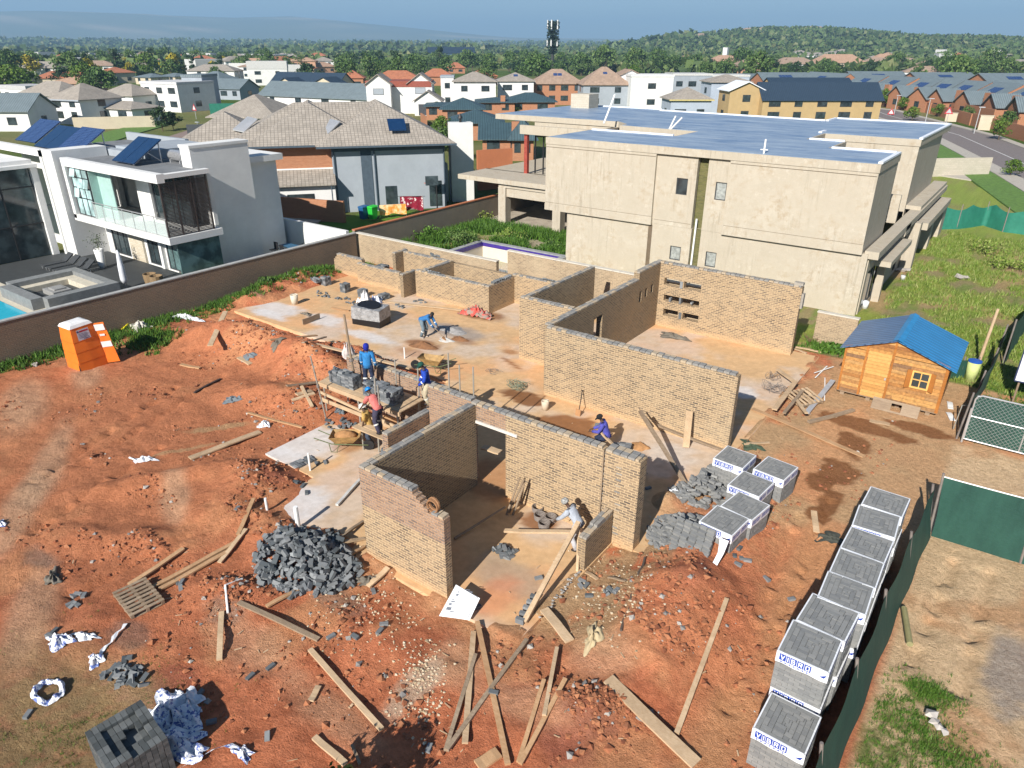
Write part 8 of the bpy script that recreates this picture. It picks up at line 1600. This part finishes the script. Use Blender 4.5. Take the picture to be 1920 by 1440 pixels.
# teal roofed rows with gabled brick fronts along the road
rowp = [(1512, 178, 10), (1590, 186, 10), (1640, 192, 10), (1691, 199, 10), (1731, 204, 9), (1767, 208, 9), (1819, 215, 9), (1872, 223, 9), (1918, 232, 9), (1965, 243, 9)]
for i, (px, by, w_) in enumerate(rowp):
    g = G(px, by+4); rd_ang = math.atan2(-20, 12)
    if i < 9: nx = G(rowp[i+1][0], rowp[i+1][1]+4)
    dirv = (nx-g).normalized() if i < 9 else dirv; ang = math.atan2(dirv.y, dirv.x); sp = (nx-g).length if i < 9 else sp
    ordw = ['first', 'second', 'third', 'fourth', 'fifth', 'sixth', 'seventh', 'eighth', 'ninth', 'tenth'][i]
    nrm = Vector((-math.sin(ang), math.cos(ang), 0)); 
    house(f'teal roofed row house, {ordw} from the left along the road', g+nrm*6.5, ang, min(sp, 22)-.3, 11, 3.6, 'gable', 3.0, REDB, TEALG, wins=2, panels=3, eave=.1, group='teal roofed row houses along the road')
    house(f'brick gable front of the {ordw} row house from the left', g+nrm*.0, ang, 6.0, 4.5, 2.9, 'gablef', 2.1, REDB, TEALG, wins=1, eave=.5, group='brick gable fronts of the row houses', panels=(2 if i % 3 == 0 else 0))
    t = thing('chimney', f'square brick chimney beside the {ordw} gable front from the left', 'chimney', tuple(g+dirv*4.2), 'brick chimneys of the row houses'); m = MB(); c = g+dirv*4.4+nrm*.2; m.obox(c+Vector((0, 0, 2.4)), dirv*1.0, nrm*.45, (0, 0, 2.6)); m.build('stack', REDB, t)
for i, (a, b, base, ev, rd_, l) in enumerate(((1340, 1430, 168, 150, 140, 'wide teal roof with panel rows left of the row houses'), (1430, 1520, 172, 152, 138, 'teal roof with solar array second left of the row houses'), (1600, 1700, 172, 150, 136, 'teal roof with pale solar arrays behind the row'), (1720, 1830, 178, 152, 138, 'long teal roof behind the middle of the row'), (1850, 1960, 188, 158, 140, 'teal roof at the right edge behind the row'))):
    by_px(l, a, b, base, ev, rd_, 'gable', REDB, TEALG, None, 12, wins=2, panels=4)
# far houses on the flat land: orange / salmon complexes
for a, b, base, ev, rd_, rf, wm, l in ((1382, 1455, 142, 124, 112, TILEB, SALM, 'salmon walled block with tan roof at the foot of the hill'), (1455, 1530, 140, 121, 109, TILEB, WHITE, 'white walled block with tan roof at the foot of the hill'), (1530, 1620, 140, 119, 103, SALR, CREAMW, 'orange hip roofed cream house at the foot of the hill'), (1635, 1700, 137, 118, 103, SALR, CREAMW, 'second orange hip roofed house at the foot of the hill'), (1333, 1392, 136, 117, 105, SALR, CREAMW, 'pink hip roofed house below the white tower'), (1275, 1305, 132, 114, 103, SALR, WHITE, 'small pink roofed house among trees left of the white tower')):
    by_px(l, a, b, base, ev, rd_, 'hip', wm, rf, None, 12, wins=3)
t = thing('water_tower', 'slim white tower standing above the pink roofs', 'tower', tuple(G(1357, 126))); g = G(1357, 128); m = MB(); h = HZ(1357, 128, 89); m.box(g.x-1.7, g.x+1.7, g.y-1.7, g.y+1.7, 0, h); m.build('shaft', WHITE, t)
# cell mast dressed as a tree
g = G(1035, 140); g.z = 0; hm_ = HZ(1035, 140, 40); t = thing('mast_tree', 'tall phone mast disguised as a tree with white antennas', 'phone mast', tuple(g)); m = MB(); m.tube(g, g+Vector((0, 0, hm_)), .9, .5, 8); m.build('pole', plain('mast_brown', (.05, .05, .05), .8), t)
m = MB()
for k in range(900):
    z = hm_*random.uniform(.40, 1.0); r = random.uniform(.5, 3.4)*(1.0 if z > hm_*.5 else .7); a = random.uniform(0, 6.28); c = g+Vector((r*math.cos(a), r*math.sin(a), z)); d = Vector((random.gauss(0, 1), random.gauss(0, 1), random.gauss(0, .5))).normalized()*.8; s_ = d.orthogonal().normalized()*.35; m.add([c-d, c+s_, c+d, c-s_], [(0, 1, 2, 3)])
m.build('foliage', leafmat('mast_green', [(.012, .025, .018), (.03, .05, .03)]), t); m = MB()
for a in (0, 1.1, 2.3, 3.6, 5.0):
    for zz in (.94, .60): m.obox(g+Vector((2.9*math.cos(a), 2.9*math.sin(a), hm_*zz)), (.3, 0, 0), (0, .3, 0), (0, 0, 2.2 if zz > .9 else 1.5))
m.build('antenna', WHITE, t)
by_px('dark blue shed with gable roof on the distant green ridge', 818, 876, 88.9+8, 82, 73, 'gable', plain('shed_blue', (.06, .12, .18), .7), NAVY, None, 18, wins=0) if False else None
def far_house(px, dist, w, d, h, rh, roof, wm, rm, label, rot=0.0, grp='far houses on the plain', **kw):
    dr = ray(px, 91); dr = Vector((dr.x, dr.y, 0)).normalized(); x, y = dr.x*dist, dr.y*dist; z = hz(x, y); a = math.atan2(dr.y, dr.x)-math.pi/2+rot
    return house(label, Vector((x, y, z)), a, w, d, h, roof, rh, wm, rm, group=grp, **kw)
far_house(846, 720, 42, 24, 7, 5, 'gable', plain('shed_blue', (.05, .10, .16), .7), NAVY, 'dark blue shed with gable roof on the distant green ridge', wins=4)
rr = random.Random(5); pal = [(WHITE, TILEB), (CREAMW, TILEO), (SALM, SALR), (WHITE, TILEG), (CREAMW, SALR), (WHITE, MATS['light_roof'])]
for k in range(84):
    px = rr.uniform(-60, 640) if k < 70 else rr.uniform(1640, 1990); ds = rr.uniform(300, 800) if k < 70 else rr.uniform(380, 1000); wm, rm_ = pal[rr.randrange(6)]
    far_house(px, ds, rr.uniform(11, 20), 10, rr.uniform(3, 6.2), rr.uniform(1.6, 2.8), 'flat' if rm_ is MATS['light_roof'] else 'hip', wm, rm_, 'small distant house with '+{'concrete_roof_tile': 'grey tiled', 'clay_roof_tile': 'orange tiled', 'brown_roof_tile': 'brown tiled', 'salmon_roof_tile': 'salmon tiled'}.get(rm_.name, 'pale flat')+' roof and '+wm.name.split('_')[0]+' walls among the trees of the plain', rr.uniform(-.5, .5), 'far plain houses with '+(rm_.name+' and '+wm.name).replace('_', ' '), wins=2)
for k in range(34):
    px = rr.uniform(1500, 1990); ds = rr.uniform(520, 950); far_house(px, ds, rr.uniform(12, 20), 11, 4, 2, 'hip', WHITE, TILEG, 'one of the grey roofed houses in the dense estate on the right', rr.uniform(-.4, .4), 'grey roofed houses of the right estate', wins=2)
for k in range(8): far_house(440+k*14, 640+30*math.sin(k), 16, 12, 7, .6, 'flat', WHITE, MATS['light_roof'], 'white flat roofed villa in the bright cluster on the ridge', .2*k, 'white villas on the ridge', wins=3)
for k in range(10): far_house(1120+rr.uniform(-20, 420), rr.uniform(1350, 1550), 22, 12, 5, 3, 'hip', CREAMW, TILEB, 'tiny house high on the wooded hill', rr.uniform(-.4, .4), 'houses on the wooded hill', wins=1)
# ---------------------------------------------------------------- street things
def lane(label, a, b, h, mat, th=.25, nm='boundary_wall', cap=None, grp=None):
    A, B = G(*a), G(*b); t = thing(nm, label, 'wall', tuple((A+B)/2), grp); m = MB(); m.bar((A.x, A.y, h/2-.3), (B.x, B.y, h/2-.3), th, h+.6); m.build('wall', mat, t)
    if cap: m = MB(); m.bar((A.x, A.y, h+.05), (B.x, B.y, h+.05), th+.1, .1); m.build('coping', cap, t)
lane('brown brick garden wall section farthest down the road', (1668, 192), (1742, 212), 2.0, REDB, cap=REDB); lane('brown brick garden wall section in the middle of the road', (1744, 212), (1818, 234), 2.0, REDB); lane('brown brick garden wall section nearest on the right of the road', (1820, 234), (1990, 285), 2.1, REDB)
lane('taller orange brick wall behind the road garden wall', (1655, 186), (1860, 232), 2.6, REDB)
lane('pale stone wall between the grass plot and the road', (1718, 330), (1852, 327), 1.9, brickmat('pale_stone', (.55, .50, .40), (.62, .56, .46), (.5, .45, .36)))
lane('tan plastered garden wall by the street lawn on the left', (140, 242), (292, 238), 1.9, CREAMW); lane('dark panel fence at the end of the street', (356, 275), (432, 272), 3.0, plain('panel_dark', (.08, .09, .10), .7), nm='panel_fence'); lane('terracotta wall between the teal roofs and the grassy yard', (895, 335), (960, 330), 3.0, REDP); lane('lower terracotta wall in the shade beside the beige house', (896, 355), (950, 350), 1.6, REDP); lane('green mesh fence by the distant street sign', (395, 215), (450, 214), 2.2, NETB, nm='mesh_fence')
lane('orange brick wall in front of the white double garage', (790, 228), (800, 236), 1.6, REDB); lane('orange brick gate pillar right of the white garage', (828, 226), (840, 228), 1.8, REDB)
e = MB(); P4 = [gxy(790, 240), gxy(860, 238), gxy(880, 262), gxy(800, 258)]; e.prism(P4, -.3, .01); tag(e.build('paved_yard', PAVE), kind='structure')
e = MB(); P4 = [gxy(1735, 325), gxy(1800, 292), gxy(1920, 335), gxy(1870, 345)]; e.prism([P4[0], P4[1], P4[2], P4[3]], -.3, .03); tag(e.build('driveway', PAVE), kind='structure')
def lamp(label, px, py, top):
    g = GG(px, py); h = HZ(px, py, top); t = thing('street_lamp', label, 'street lamp', tuple(g), 'street lamps along the road'); m = MB(); m.tube(g, g+Vector((0, 0, h)), .09, .06, 7); m.build('pole', ALU, t); m = MB(); m.obox(g+Vector((.25, -.1, h+.05)), (.45, 0, 0), (0, .14, 0), (0, 0, .06)); m.build('lamp_head', ALU, t)
lamp('street lamp farthest down the road by the warning sign', 1676, 216, 178); lamp('middle street lamp along the brick wall', 1735, 228, 184); lamp('street lamp nearest on the right of the road', 1826, 250, 200); lamp('street lamp beside the dark panel fence on the left', 375, 262, 228); 
def sign(label, px, py, top, mat, tri=True):
    g = GG(px, py); h = HZ(px, py, top); t = thing('road_sign', label, 'road sign', tuple(g)); m = MB(); m.tube(g, g+Vector((0, 0, h)), .05, n=6); m.build('post', ALU, t); m = MB(); c = g+Vector((0, -.06, h)); m.add([c+Vector((-.75, -.03, -.6)), c+Vector((.75, -.03, -.6)), c+Vector((0, -.03, .7)), c+Vector((-.75, .0, -.6)), c+Vector((.75, 0, -.6)), c+Vector((0, 0, .7))], [(0, 1, 2), (5, 4, 3), (0, 3, 4, 1), (1, 4, 5, 2), (2, 5, 3, 0)]); m.build('plate', plain('sign_red', (.5, .04, .05), .6), t)
    m = MB(); m.add([c+Vector((-.45, -.05, -.42)), c+Vector((.45, -.05, -.42)), c+Vector((0, -.05, .35))], [(0, 1, 2)]); m.build('plate_face', mat, t)
sign('red edged triangular warning sign at the bend of the road', 1670, 216, 208, WHITE); sign('triangular road sign seen from behind near the meter box', 1773, 236, 206, ALU); sign('triangular warning sign by the green mesh fence on the left', 368, 222, 200, WHITE)
for i, (px, py, top, l) in enumerate(((1782, 228, 212, 'cream meter box in the verge by the brick wall'), (1845, 244, 217, 'grey kiosk box against the nearest brick wall'))): g = GG(px, py); h = HZ(px, py, top); m = MB(); m.box(g.x-1.0, g.x+1.0, g.y-.4, g.y+.4, 0, h); m.box(g.x-1.08, g.x+1.08, g.y-.46, g.y+.46, h, h+.08); centred(m, 'meter_box', CREAMW, l, 'meter box')
# ---------------------------------------------------------------- trees and plants
LG = leafmat('leaf_green', [(.03, .06, .016), (.07, .13, .03), (.11, .18, .045), (.17, .23, .07)]); LD = leafmat('leaf_dark', [(.014, .032, .016), (.035, .07, .025), (.06, .10, .035)]); LY = leafmat('leaf_bright', [(.05, .10, .012), (.10, .17, .02), (.16, .22, .035)]); LGO = leafmat('leaf_golden', [(.16, .15, .01), (.34, .28, .02), (.45, .36, .03)])
BARK = MATS.get('bark') or plain('bark', (.12, .085, .055), .9)
def clump_mb(m, c, r, n_, s, flat=.7):
    for k in range(n_):
        d = Vector((random.gauss(0, 1), random.gauss(0, 1), random.gauss(0, 1))).normalized()*r*random.uniform(.55, 1.05); d.z *= flat; p = c+d
        a = (d.normalized()+Vector((random.gauss(0, .6), random.gauss(0, .6), random.gauss(0, .6)))).normalized(); x = a.orthogonal().normalized(); x.rotate(Quaternion(a, random.uniform(0, 6.28))); y = a.cross(x); ss = s*random.uniform(.6, 1.3)
        m.add([p-x*ss, p-y*ss*.6, p+x*ss, p+y*ss*.6], [(0, 1, 2, 3)])
def tree_proto(kind, H, Rc, mat, ncl=26, leaves=34, ls=.28, trunk_h=.3, seed=1):
    random.seed(seed); t = thing('tree', None, 'tree', (0, 0, 0)); m = MB(); m.tube((0, 0, -.6), (.1, 0, H*trunk_h), H*.03, H*.022, 7); cl = []
    for i in range(ncl):
        a = random.uniform(0, 6.28); u = random.random()**.6; z = H*(trunk_h+.1+(1-trunk_h-.15)*random.random()); prof = math.sin(math.pi*min(1, max(.08, (z/H-trunk_h)/(1-trunk_h)))**.8) if kind != 'tall' else .6
        r = Rc*prof*u; cl.append(Vector((r*math.cos(a), r*math.sin(a), z)))
    for c in cl[:8]: m.path([(.1, 0, H*trunk_h*.9), (c.x*.4, c.y*.4, H*trunk_h+(c.z-H*trunk_h)*.5), tuple(c)], H*.012, 5, r_end=H*.003)
    m.build('trunk', BARK, t); m = MB()
    for c in cl: clump_mb(m, c, Rc*random.uniform(.26, .42), leaves, ls)
    m.build('crown', mat, t); return t
TP = [tree_proto('r', 7, 3.2, LG, 30, 40, .30, .28, 1), tree_proto('r', 8, 4.2, LG, 34, 40, .36, .25, 2), tree_proto('r', 6, 3.0, LD, 26, 40, .30, .22, 3), tree_proto('tall', 10, 2.2, LD, 30, 34, .32, .2, 4), tree_proto('r', 7.5, 4, LY, 30, 40, .34, .25, 5), tree_proto('r', 6.5, 3.4, LGO, 26, 38, .34, .25, 6)]
random.seed(77)
NM = ['mid green round tree', 'broad green tree', 'dark low tree', 'tall dark upright tree', 'bright green tree', 'golden yellow tree']; tu = [False]*6
def put_tree(k, x, y, s, label, grp, z=None):
    p = TP[k]
    if tu[k]: p = copy_tree(p)
    tu[k] = True; p.location = (x, y, hz(x, y) if z is None else z); p.rotation_euler = (0, 0, random.uniform(0, 6.28)); p.scale = (s, s, s*random.uniform(.85, 1.15)); return tag(p, label, 'tree', grp)
def px_tree(k, px, base, top, label, grp='trees among the houses'):
    g = G(px, base); h = HZ(px, base, top); hh = [7, 8, 6, 10, 7.5, 6.5][k]; return put_tree(k, g.x, g.y, h/hh, label, grp)
for k, px, b, tp, l in ((1, 735, 150, 118, 'broad tree beside the orange roofed house'), (0, 660, 150, 122, 'tree at the left of the middle orange roofs'), (4, 818, 218, 190, 'bright young conifer by the white double garage'), (4, 832, 262, 218, 'bright feathery tree in front of the white chimney'), (0, 842, 300, 240, 'tree behind the grey house corner'), (1, 965, 214, 197, 'small tree by the beige house roof edge'),
                        (1, 1130, 140, 92, 'big green tree right of the phone mast'), (1, 1190, 142, 95, 'big green tree behind the cube house'), (0, 1230, 140, 96, 'round tree left of the pink roofed house'), (1, 1265, 140, 102, 'dense tree by the pink roofed house'), (0, 1305, 140, 104, 'tree between the pink roofed house and the white tower'), (2, 1330, 138, 108, 'dark tree left of the white tower'), (1, 1090, 142, 96, 'tree just right of the phone mast'), (1, 1390, 140, 92, 'tree behind the white tower'), (2, 1440, 148, 108, 'dark tree before the salmon block'), (0, 1475, 146, 120, 'tree before the white walled block'), (4, 1490, 146, 126, 'light tree before the tan roofed block'), (2, 1580, 146, 128, 'small dark tree below the orange hip roof'),
                        (2, 1735, 150, 112, 'dark tree over the teal roofs'), (1, 1770, 152, 104, 'large dark tree over the teal roofs'), (2, 1800, 150, 112, 'second dark tree over the teal roofs'), (0, 1850, 150, 96, 'tallest pale tree above the right row houses'), (1, 1880, 152, 104, 'tree at the right edge above the row houses'), (2, 1690, 146, 116, 'dark tree right of the orange hip roofs'),
                        (4, 1655, 200, 170, 'young tree at the bend of the road'), (4, 1690, 206, 184, 'shrubby tree behind the far garden wall'), (4, 1760, 218, 192, 'young tree behind the middle garden wall'), (0, 1810, 226, 200, 'bushy tree behind the garden wall near the lamp'), (0, 1885, 240, 205, 'bushy tree behind the nearest garden wall'), (4, 1893, 330, 292, 'small staked tree on the pavement by the driveway'), (4, 1710, 226, 195, 'thin verge tree left of the middle lamp'), (4, 1872, 262, 226, 'thin verge tree right of the nearest lamp'),
                        (2, 305, 245, 205, 'dark tree by the left street'), (2, 325, 242, 210, 'second dark tree by the left street'), (3, 365, 152, 100, 'tall palm-like dark tree'), (3, 340, 150, 98, 'tall palm-like tree left of the other'), (3, 415, 150, 104, 'third palm-like tree right of the golden one'), (5, 330, 152, 108, 'golden tree left of the palms'), (5, 402, 150, 118, 'golden tree right of the palms'), (5, 60, 150, 98, 'golden tree at the far left')):
    px_tree(k, px, b, tp, l)
rr = random.Random(9); used_ = 0
for k in range(190):
    px = rr.uniform(-80, 1050) if k < 150 else rr.uniform(1050, 1990); ds = rr.uniform(250, 700) if px < 700 else rr.uniform(290, 620); dr = ray(px, 91); dr = Vector((dr.x, dr.y, 0)).normalized(); kk = rr.choice([0, 0, 1, 1, 1, 2, 2, 3, 4, 5 if px < 600 else 1])
    put_tree(kk, dr.x*ds, dr.y*ds, rr.uniform(.85, 1.45), NM[kk]+' in the belt of trees beyond the houses', 'belt trees: '+NM[kk])
# the far wood reads as one mass
def wood_mass(name, label, n_, pxr, dr_, size, mat, seed):
    r = random.Random(seed); random.seed(seed); m = MB()
    for k in range(n_):
        px = r.uniform(*pxr); ds = math.exp(r.uniform(math.log(dr_[0]), math.log(dr_[1]))); d = ray(px, 91); d = Vector((d.x, d.y, 0)).normalized(); x, y = d.x*ds, d.y*ds
        if fbm(np.array([x]), np.array([y]), 1/160., 2, 33)[0] < .36 and ds < 1200: continue
        s = size*r.uniform(.6, 1.3); m_n = 9
        c = Vector((x, y, hz(x, y)+s*.7))
        for q in range(m_n):
            a = Vector((random.gauss(0, 1), random.gauss(0, 1), random.gauss(0, .8)+.5)).normalized(); p = c+Vector((random.uniform(-1, 1)*s, random.uniform(-1, 1)*s, random.uniform(-.7, .8)*s)); u = a.orthogonal().normalized(); u.rotate(Quaternion(a, random.uniform(0, 6.28))); v = a.cross(u); m.add([p-u*s*.75, p-v*s*.55, p+u*s*.75, p+v*s*.55], [(0, 1, 2, 3)])
    return tag(m.build(name, mat), label, 'wood', kind='stuff')
WM = leafmat('far_wood_leaf', [(.04, .07, .025), (.075, .12, .035), (.11, .165, .045), (.18, .19, .08)])
wood_mass('far_wood', 'mass of bushveld trees covering the plain beyond the houses', 7000, (-150, 2050), (430, 1250), 3.5, WM, 3); wood_mass('hill_wood', 'wooded slope of the long hill', 7500, (850, 2100), (1050, 1900), 4.2, WM, 4); wood_mass('plain_wood', 'distant wooded plain fading to blue', 3200, (-200, 1300), (1250, 3800), 7.0, WM, 5)
# ---------------------------------------------------------------- grass and weeds
GB = leafmat('grass_blade', [(.09, .15, .02), (.17, .25, .035), (.26, .32, .07), (.38, .36, .14)]); GD = leafmat('weed_leaf', [(.04, .10, .012), (.08, .17, .02), (.14, .24, .04)])
def tufts(name, label, pts, h, mat, nb=9, spread=.16):
    m = MB()
    for x, y in pts:
        z = max(hz(x, y)-.02, -.2)
        for k in range(nb):
            a = random.uniform(0, 6.28); r = random.random()*spread; p = Vector((x+r*math.cos(a), y+r*math.sin(a), z)); b = random.uniform(0, 6.28); w = Vector((math.cos(b), math.sin(b), 0))*h*random.uniform(.06, .14); hh = h*random.uniform(.5, 1.25); tip = p+Vector((random.gauss(0, .35)*hh, random.gauss(0, .35)*hh, hh)); m.add([p-w, p+w, tip], [(0, 1, 2)])
    return tag(m.build(name, mat), label, 'grass', kind='stuff')
random.seed(5); pts = []
while len(pts) < 1500:
    x, y = random.uniform(-36.15, -34.2), random.uniform(2, 31.9)
    if random.random() < .85*math.exp(-(x+36.1)/.7)*(.3+1.2*float(vn(np.array([x*.8]), np.array([y*.8]), 3)[0])): pts.append((x, y))
tufts('grass', 'green grass growing along the foot of the left boundary wall', pts, .28, GD)
pts = [(x, y) for x, y in ((random.gauss(gxy(280, 640)[0], .9), random.gauss(gxy(280, 640)[1], .6)) for _ in range(150))]+[(random.gauss(-34.3, .8), random.gauss(30.6, .5)) for _ in range(170)]+[(random.gauss(gxy(1560, 652)[0], .5), random.gauss(gxy(1560, 652)[1], .3)) for _ in range(110)]
tufts('weeds', 'weeds sprouting round the toilet and the rear corner', pts, .32, GD)
pts = []
while len(pts) < 700:
    x, y = random.gauss(gxy(120, 1390)[0], 1.8), random.gauss(gxy(120, 1390)[1], 1.2)
    if float(fbm(np.array([x]), np.array([y]), 1.2, 3, 7)[0]) > .5: pts.append((x, y))
tufts('short_grass', 'sparse short grass on the sandy corner at the bottom left', pts, .07, GD, 7, .08)
pts = []
while len(pts) < 1600:
    c = random.choice(((1660, 1420, .75, .45), (1700, 1340, .5, .35), (1745, 1290, .3, .2), (1800, 1430, .5, .3))); gx, gy = gxy(c[0], c[1]); pts.append((random.gauss(gx, c[2]), random.gauss(gy, c[3])))
pts = [p for p in pts if p[0] > -.05]
tufts('patchy_grass', 'green grass patches on the sandy plot beyond the net fence', pts, .10, GD, 7, .07)
pts = []
for _ in range(14000):
    x, y = random.uniform(-5.6, 8), random.uniform(34, 66); w = float(fbm(np.array([x]), np.array([y]), .5, 3, 61)[0])
    gx = x < -3.4 and y < 44
    if w > .40 and not (gx and random.random() < .85) and not (-5.2 < x < -.9 and y < 33.5): pts.append((x, y))
tufts('plot_grass', 'rough green grass and weeds on the plot right of the beige house', pts[:6500], .24, GB, 6, .25)
pts = [(random.uniform(.3, 6), random.uniform(28.5, 35)) for _ in range(900)]; tufts('grass', 'bright grass behind the swing gate', pts, .15, GD)
pts = []
for _ in range(6000):
    x, y = random.uniform(-36.8, -25), random.uniform(34, 46.5)
    if -33.2 < x < -24.4 and 34.6 < y < 41.2: continue
    if float(fbm(np.array([x]), np.array([y]), .35, 3, 12)[0]) > .42: pts.append((x, y))
tufts('weeds', 'tall green weeds behind the rear boundary wall', pts, .55, GD, 8, .3)
for i, (px, py, r, h, l) in enumerate(((800, 448, 1.5, 1.0, 'leafy green bush behind the rear boundary wall'), (860, 455, 1.7, 1.1, 'widest green bush beside the empty pool'), (905, 412, 1.3, 1.0, 'green bush by the grey rendered wall'), (945, 380, 1.3, 1.1, 'green bush in the corner of the beige house porch'), (1035, 467, 1.2, .6, 'low green bush at the foot of the beige house'), (955, 478-30, 1.5, .6, 'spreading low bush left of the porch rubble'), (1560, 655, .55, .45, 'small green shrub by the low boundary stub'), (1850, 470, 1.6, .6, 'dry brownish bush on the grassy plot'), (1890, 500, 1.4, .6, 'green bush near the right edge of the plot'), (470, 470, .4, 1.0, 'young plant against the modern house wall'), (500, 545, .4, .3, 'weed clump on top of the soil bank by the left boundary'))):
    g = GG(px, py); t = thing('bush', l, 'bush', tuple(g)); random.seed(i+40); m = MB()
    for k in range(14): a = random.uniform(0, 6.28); u = random.random()**.5*r*.75; clump_mb(m, g+Vector((u*math.cos(a), u*math.sin(a), h*random.uniform(.25, .75))), r*.33, 46, .085, .8)
    m.build('foliage', [GD, LG, GB][i % 3 if i != 7 else 2], t); m = MB()
    for k in range(5): a = k*1.3; m.tube(g, g+Vector((r*.4*math.cos(a), r*.4*math.sin(a), h*.5)), .03, .01, 5)
    m.build('stem', BARK, t)
put_tree(4, -7.25, 4.1, .27, 'leafy tree beside the site whose shade falls on the soil at the bottom edge', 'trees by the site', z=-.1)
# ---------------------------------------------------------------- clods, chips and pebbles on the soil
random.seed(21); mR, mG, mT = MB(), MB(), MB(); cnt = 0
for _ in range(16000):
    if random.random() < .5: q = random.choice(MOUNDS[:22]); x, y = random.gauss(q[0], q[2]*.6), random.gauss(q[1], q[3]*.7)
    else: x, y = random.uniform(-33, -1.9), random.uniform(5, 30)
    if isl(x, y) or y > 33 or x < -36 or x > -1.9: continue
    if float(vn(np.array([x*.7]), np.array([y*.7]), 8)[0]) < (.6 if x < -22 and y < 17 else .48): continue
    z = hz(x, y); s = random.choice((.02, .025, .03, .04, .05, .07, .09))*random.uniform(.7, 1.3); (mR if random.random() < .9 else mG).rock((x, y, z+s*.2), s, fl=.7); cnt += 1
    if cnt > 11000: break
CLOD = island('red_clod', [(.20, .07, .035), (.36, .13, .06), (.45, .19, .09), (.28, .11, .055)], .95, .4); PEB = island('grey_chip', [(.20, .19, .18), (.38, .36, .33), (.52, .48, .42)], .9, .3)
tag(mR.build('soil_clods', CLOD), 'red clods strewn over the dug soil', 'soil clods', kind='stuff'); 
for _ in range(700):
    g = gt(*random.choice([(random.gauss(790, 25), random.gauss(1280, 50)), (random.gauss(1150, 45), random.gauss(1110, 45)), (random.gauss(700, 60), random.gauss(1150, 50))])); mT.rock((g.x, g.y, g.z+.01), random.uniform(.015, .05), fl=.6)
for _ in range(260):
    x, y = random.uniform(-33, -7), random.uniform(16, 31); 
    if isl(x, y): mT.rock((x, y, .01), random.uniform(.01, .035), fl=.6)
tag(mG.build('stone_chips', PEB), 'grey stone chips scattered in the red soil', 'stone chips', kind='stuff'); tag(mT.build('sandy_chips', island('sandy_chip', [(.45, .34, .20), (.62, .50, .34), (.72, .62, .46)], .95, .3)), 'pale sandy chips and crumbs of mortar', 'chips', kind='stuff')
# wood splinters
random.seed(31)
m = MB()
for _ in range(170):
    px, py = random.choice([(random.gauss(1000, 250), random.gauss(1250, 90)), (random.gauss(560, 110), random.gauss(760, 60)), (random.gauss(400, 200), random.gauss(1150, 130)), (random.gauss(1550, 90), random.gauss(760, 60)), (random.gauss(1150, 50), random.gauss(1080, 40))])
    g = gt(px, py); 
    if g.x < -34 or g.x > -1: continue
    a = random.uniform(0, 6.28); L = random.uniform(.04, .22); m.bar(g+Vector((0, 0, .02)), g+Vector((L*math.cos(a), L*math.sin(a), .03)), random.uniform(.008, .03), .008)
tag(m.build('wood_splinters', WOODP), 'splinters and chips of timber scattered on the soil', 'splinters', kind='stuff')
# rubble strip and rod beside the front room
m = MB(); A, B = gt(1208, 1050), gt(1165, 1185); pts = [A+(B-A)*(i/9)+Vector((.03*math.sin(i*2.1), .03*math.cos(i*1.7), .07)) for i in range(10)]; m.path(pts, .035, 6); centred(m, 'rusty_rod', plain('dark_rust', (.12, .09, .07), .9), 'lumpy dark rod lying beside the red soil bank right of the front room', 'rod')
m = MB(); A, B = gt(1085, 1075), gt(1010, 1165); 
for k in range(30): p = A+(B-A)*(k/30); m.rock(p+Vector((random.gauss(0, .03), random.gauss(0, .03), .06)), .05)
centred(m, 'slab_edge_rubble', PEB, 'crumbled concrete edge of the front room floor', 'rubble')
# ---------------------------------------------------------------- haze
h = MB(); h.box(-13500, 8200, -330, 13500, -60, 520); hz_ = h.build('haze', []); n = bpy.data.materials.new('haze_air'); n.use_nodes = True; n.node_tree.nodes.clear()
o_ = n.node_tree.nodes.new('ShaderNodeOutputMaterial'); v_ = n.node_tree.nodes.new('ShaderNodeVolumePrincipled'); v_.inputs['Color'].default_value = (.42, .70, 1, 1); v_.inputs['Density'].default_value = HAZE_D; v_.inputs['Anisotropy'].default_value = 0; n.node_tree.links.new(v_.outputs[0], o_.inputs['Volume'])
hz_.data.materials.clear(); hz_.data.materials.append(n); tag(hz_, kind='stuff')
n.cycles.homogeneous_volume = True
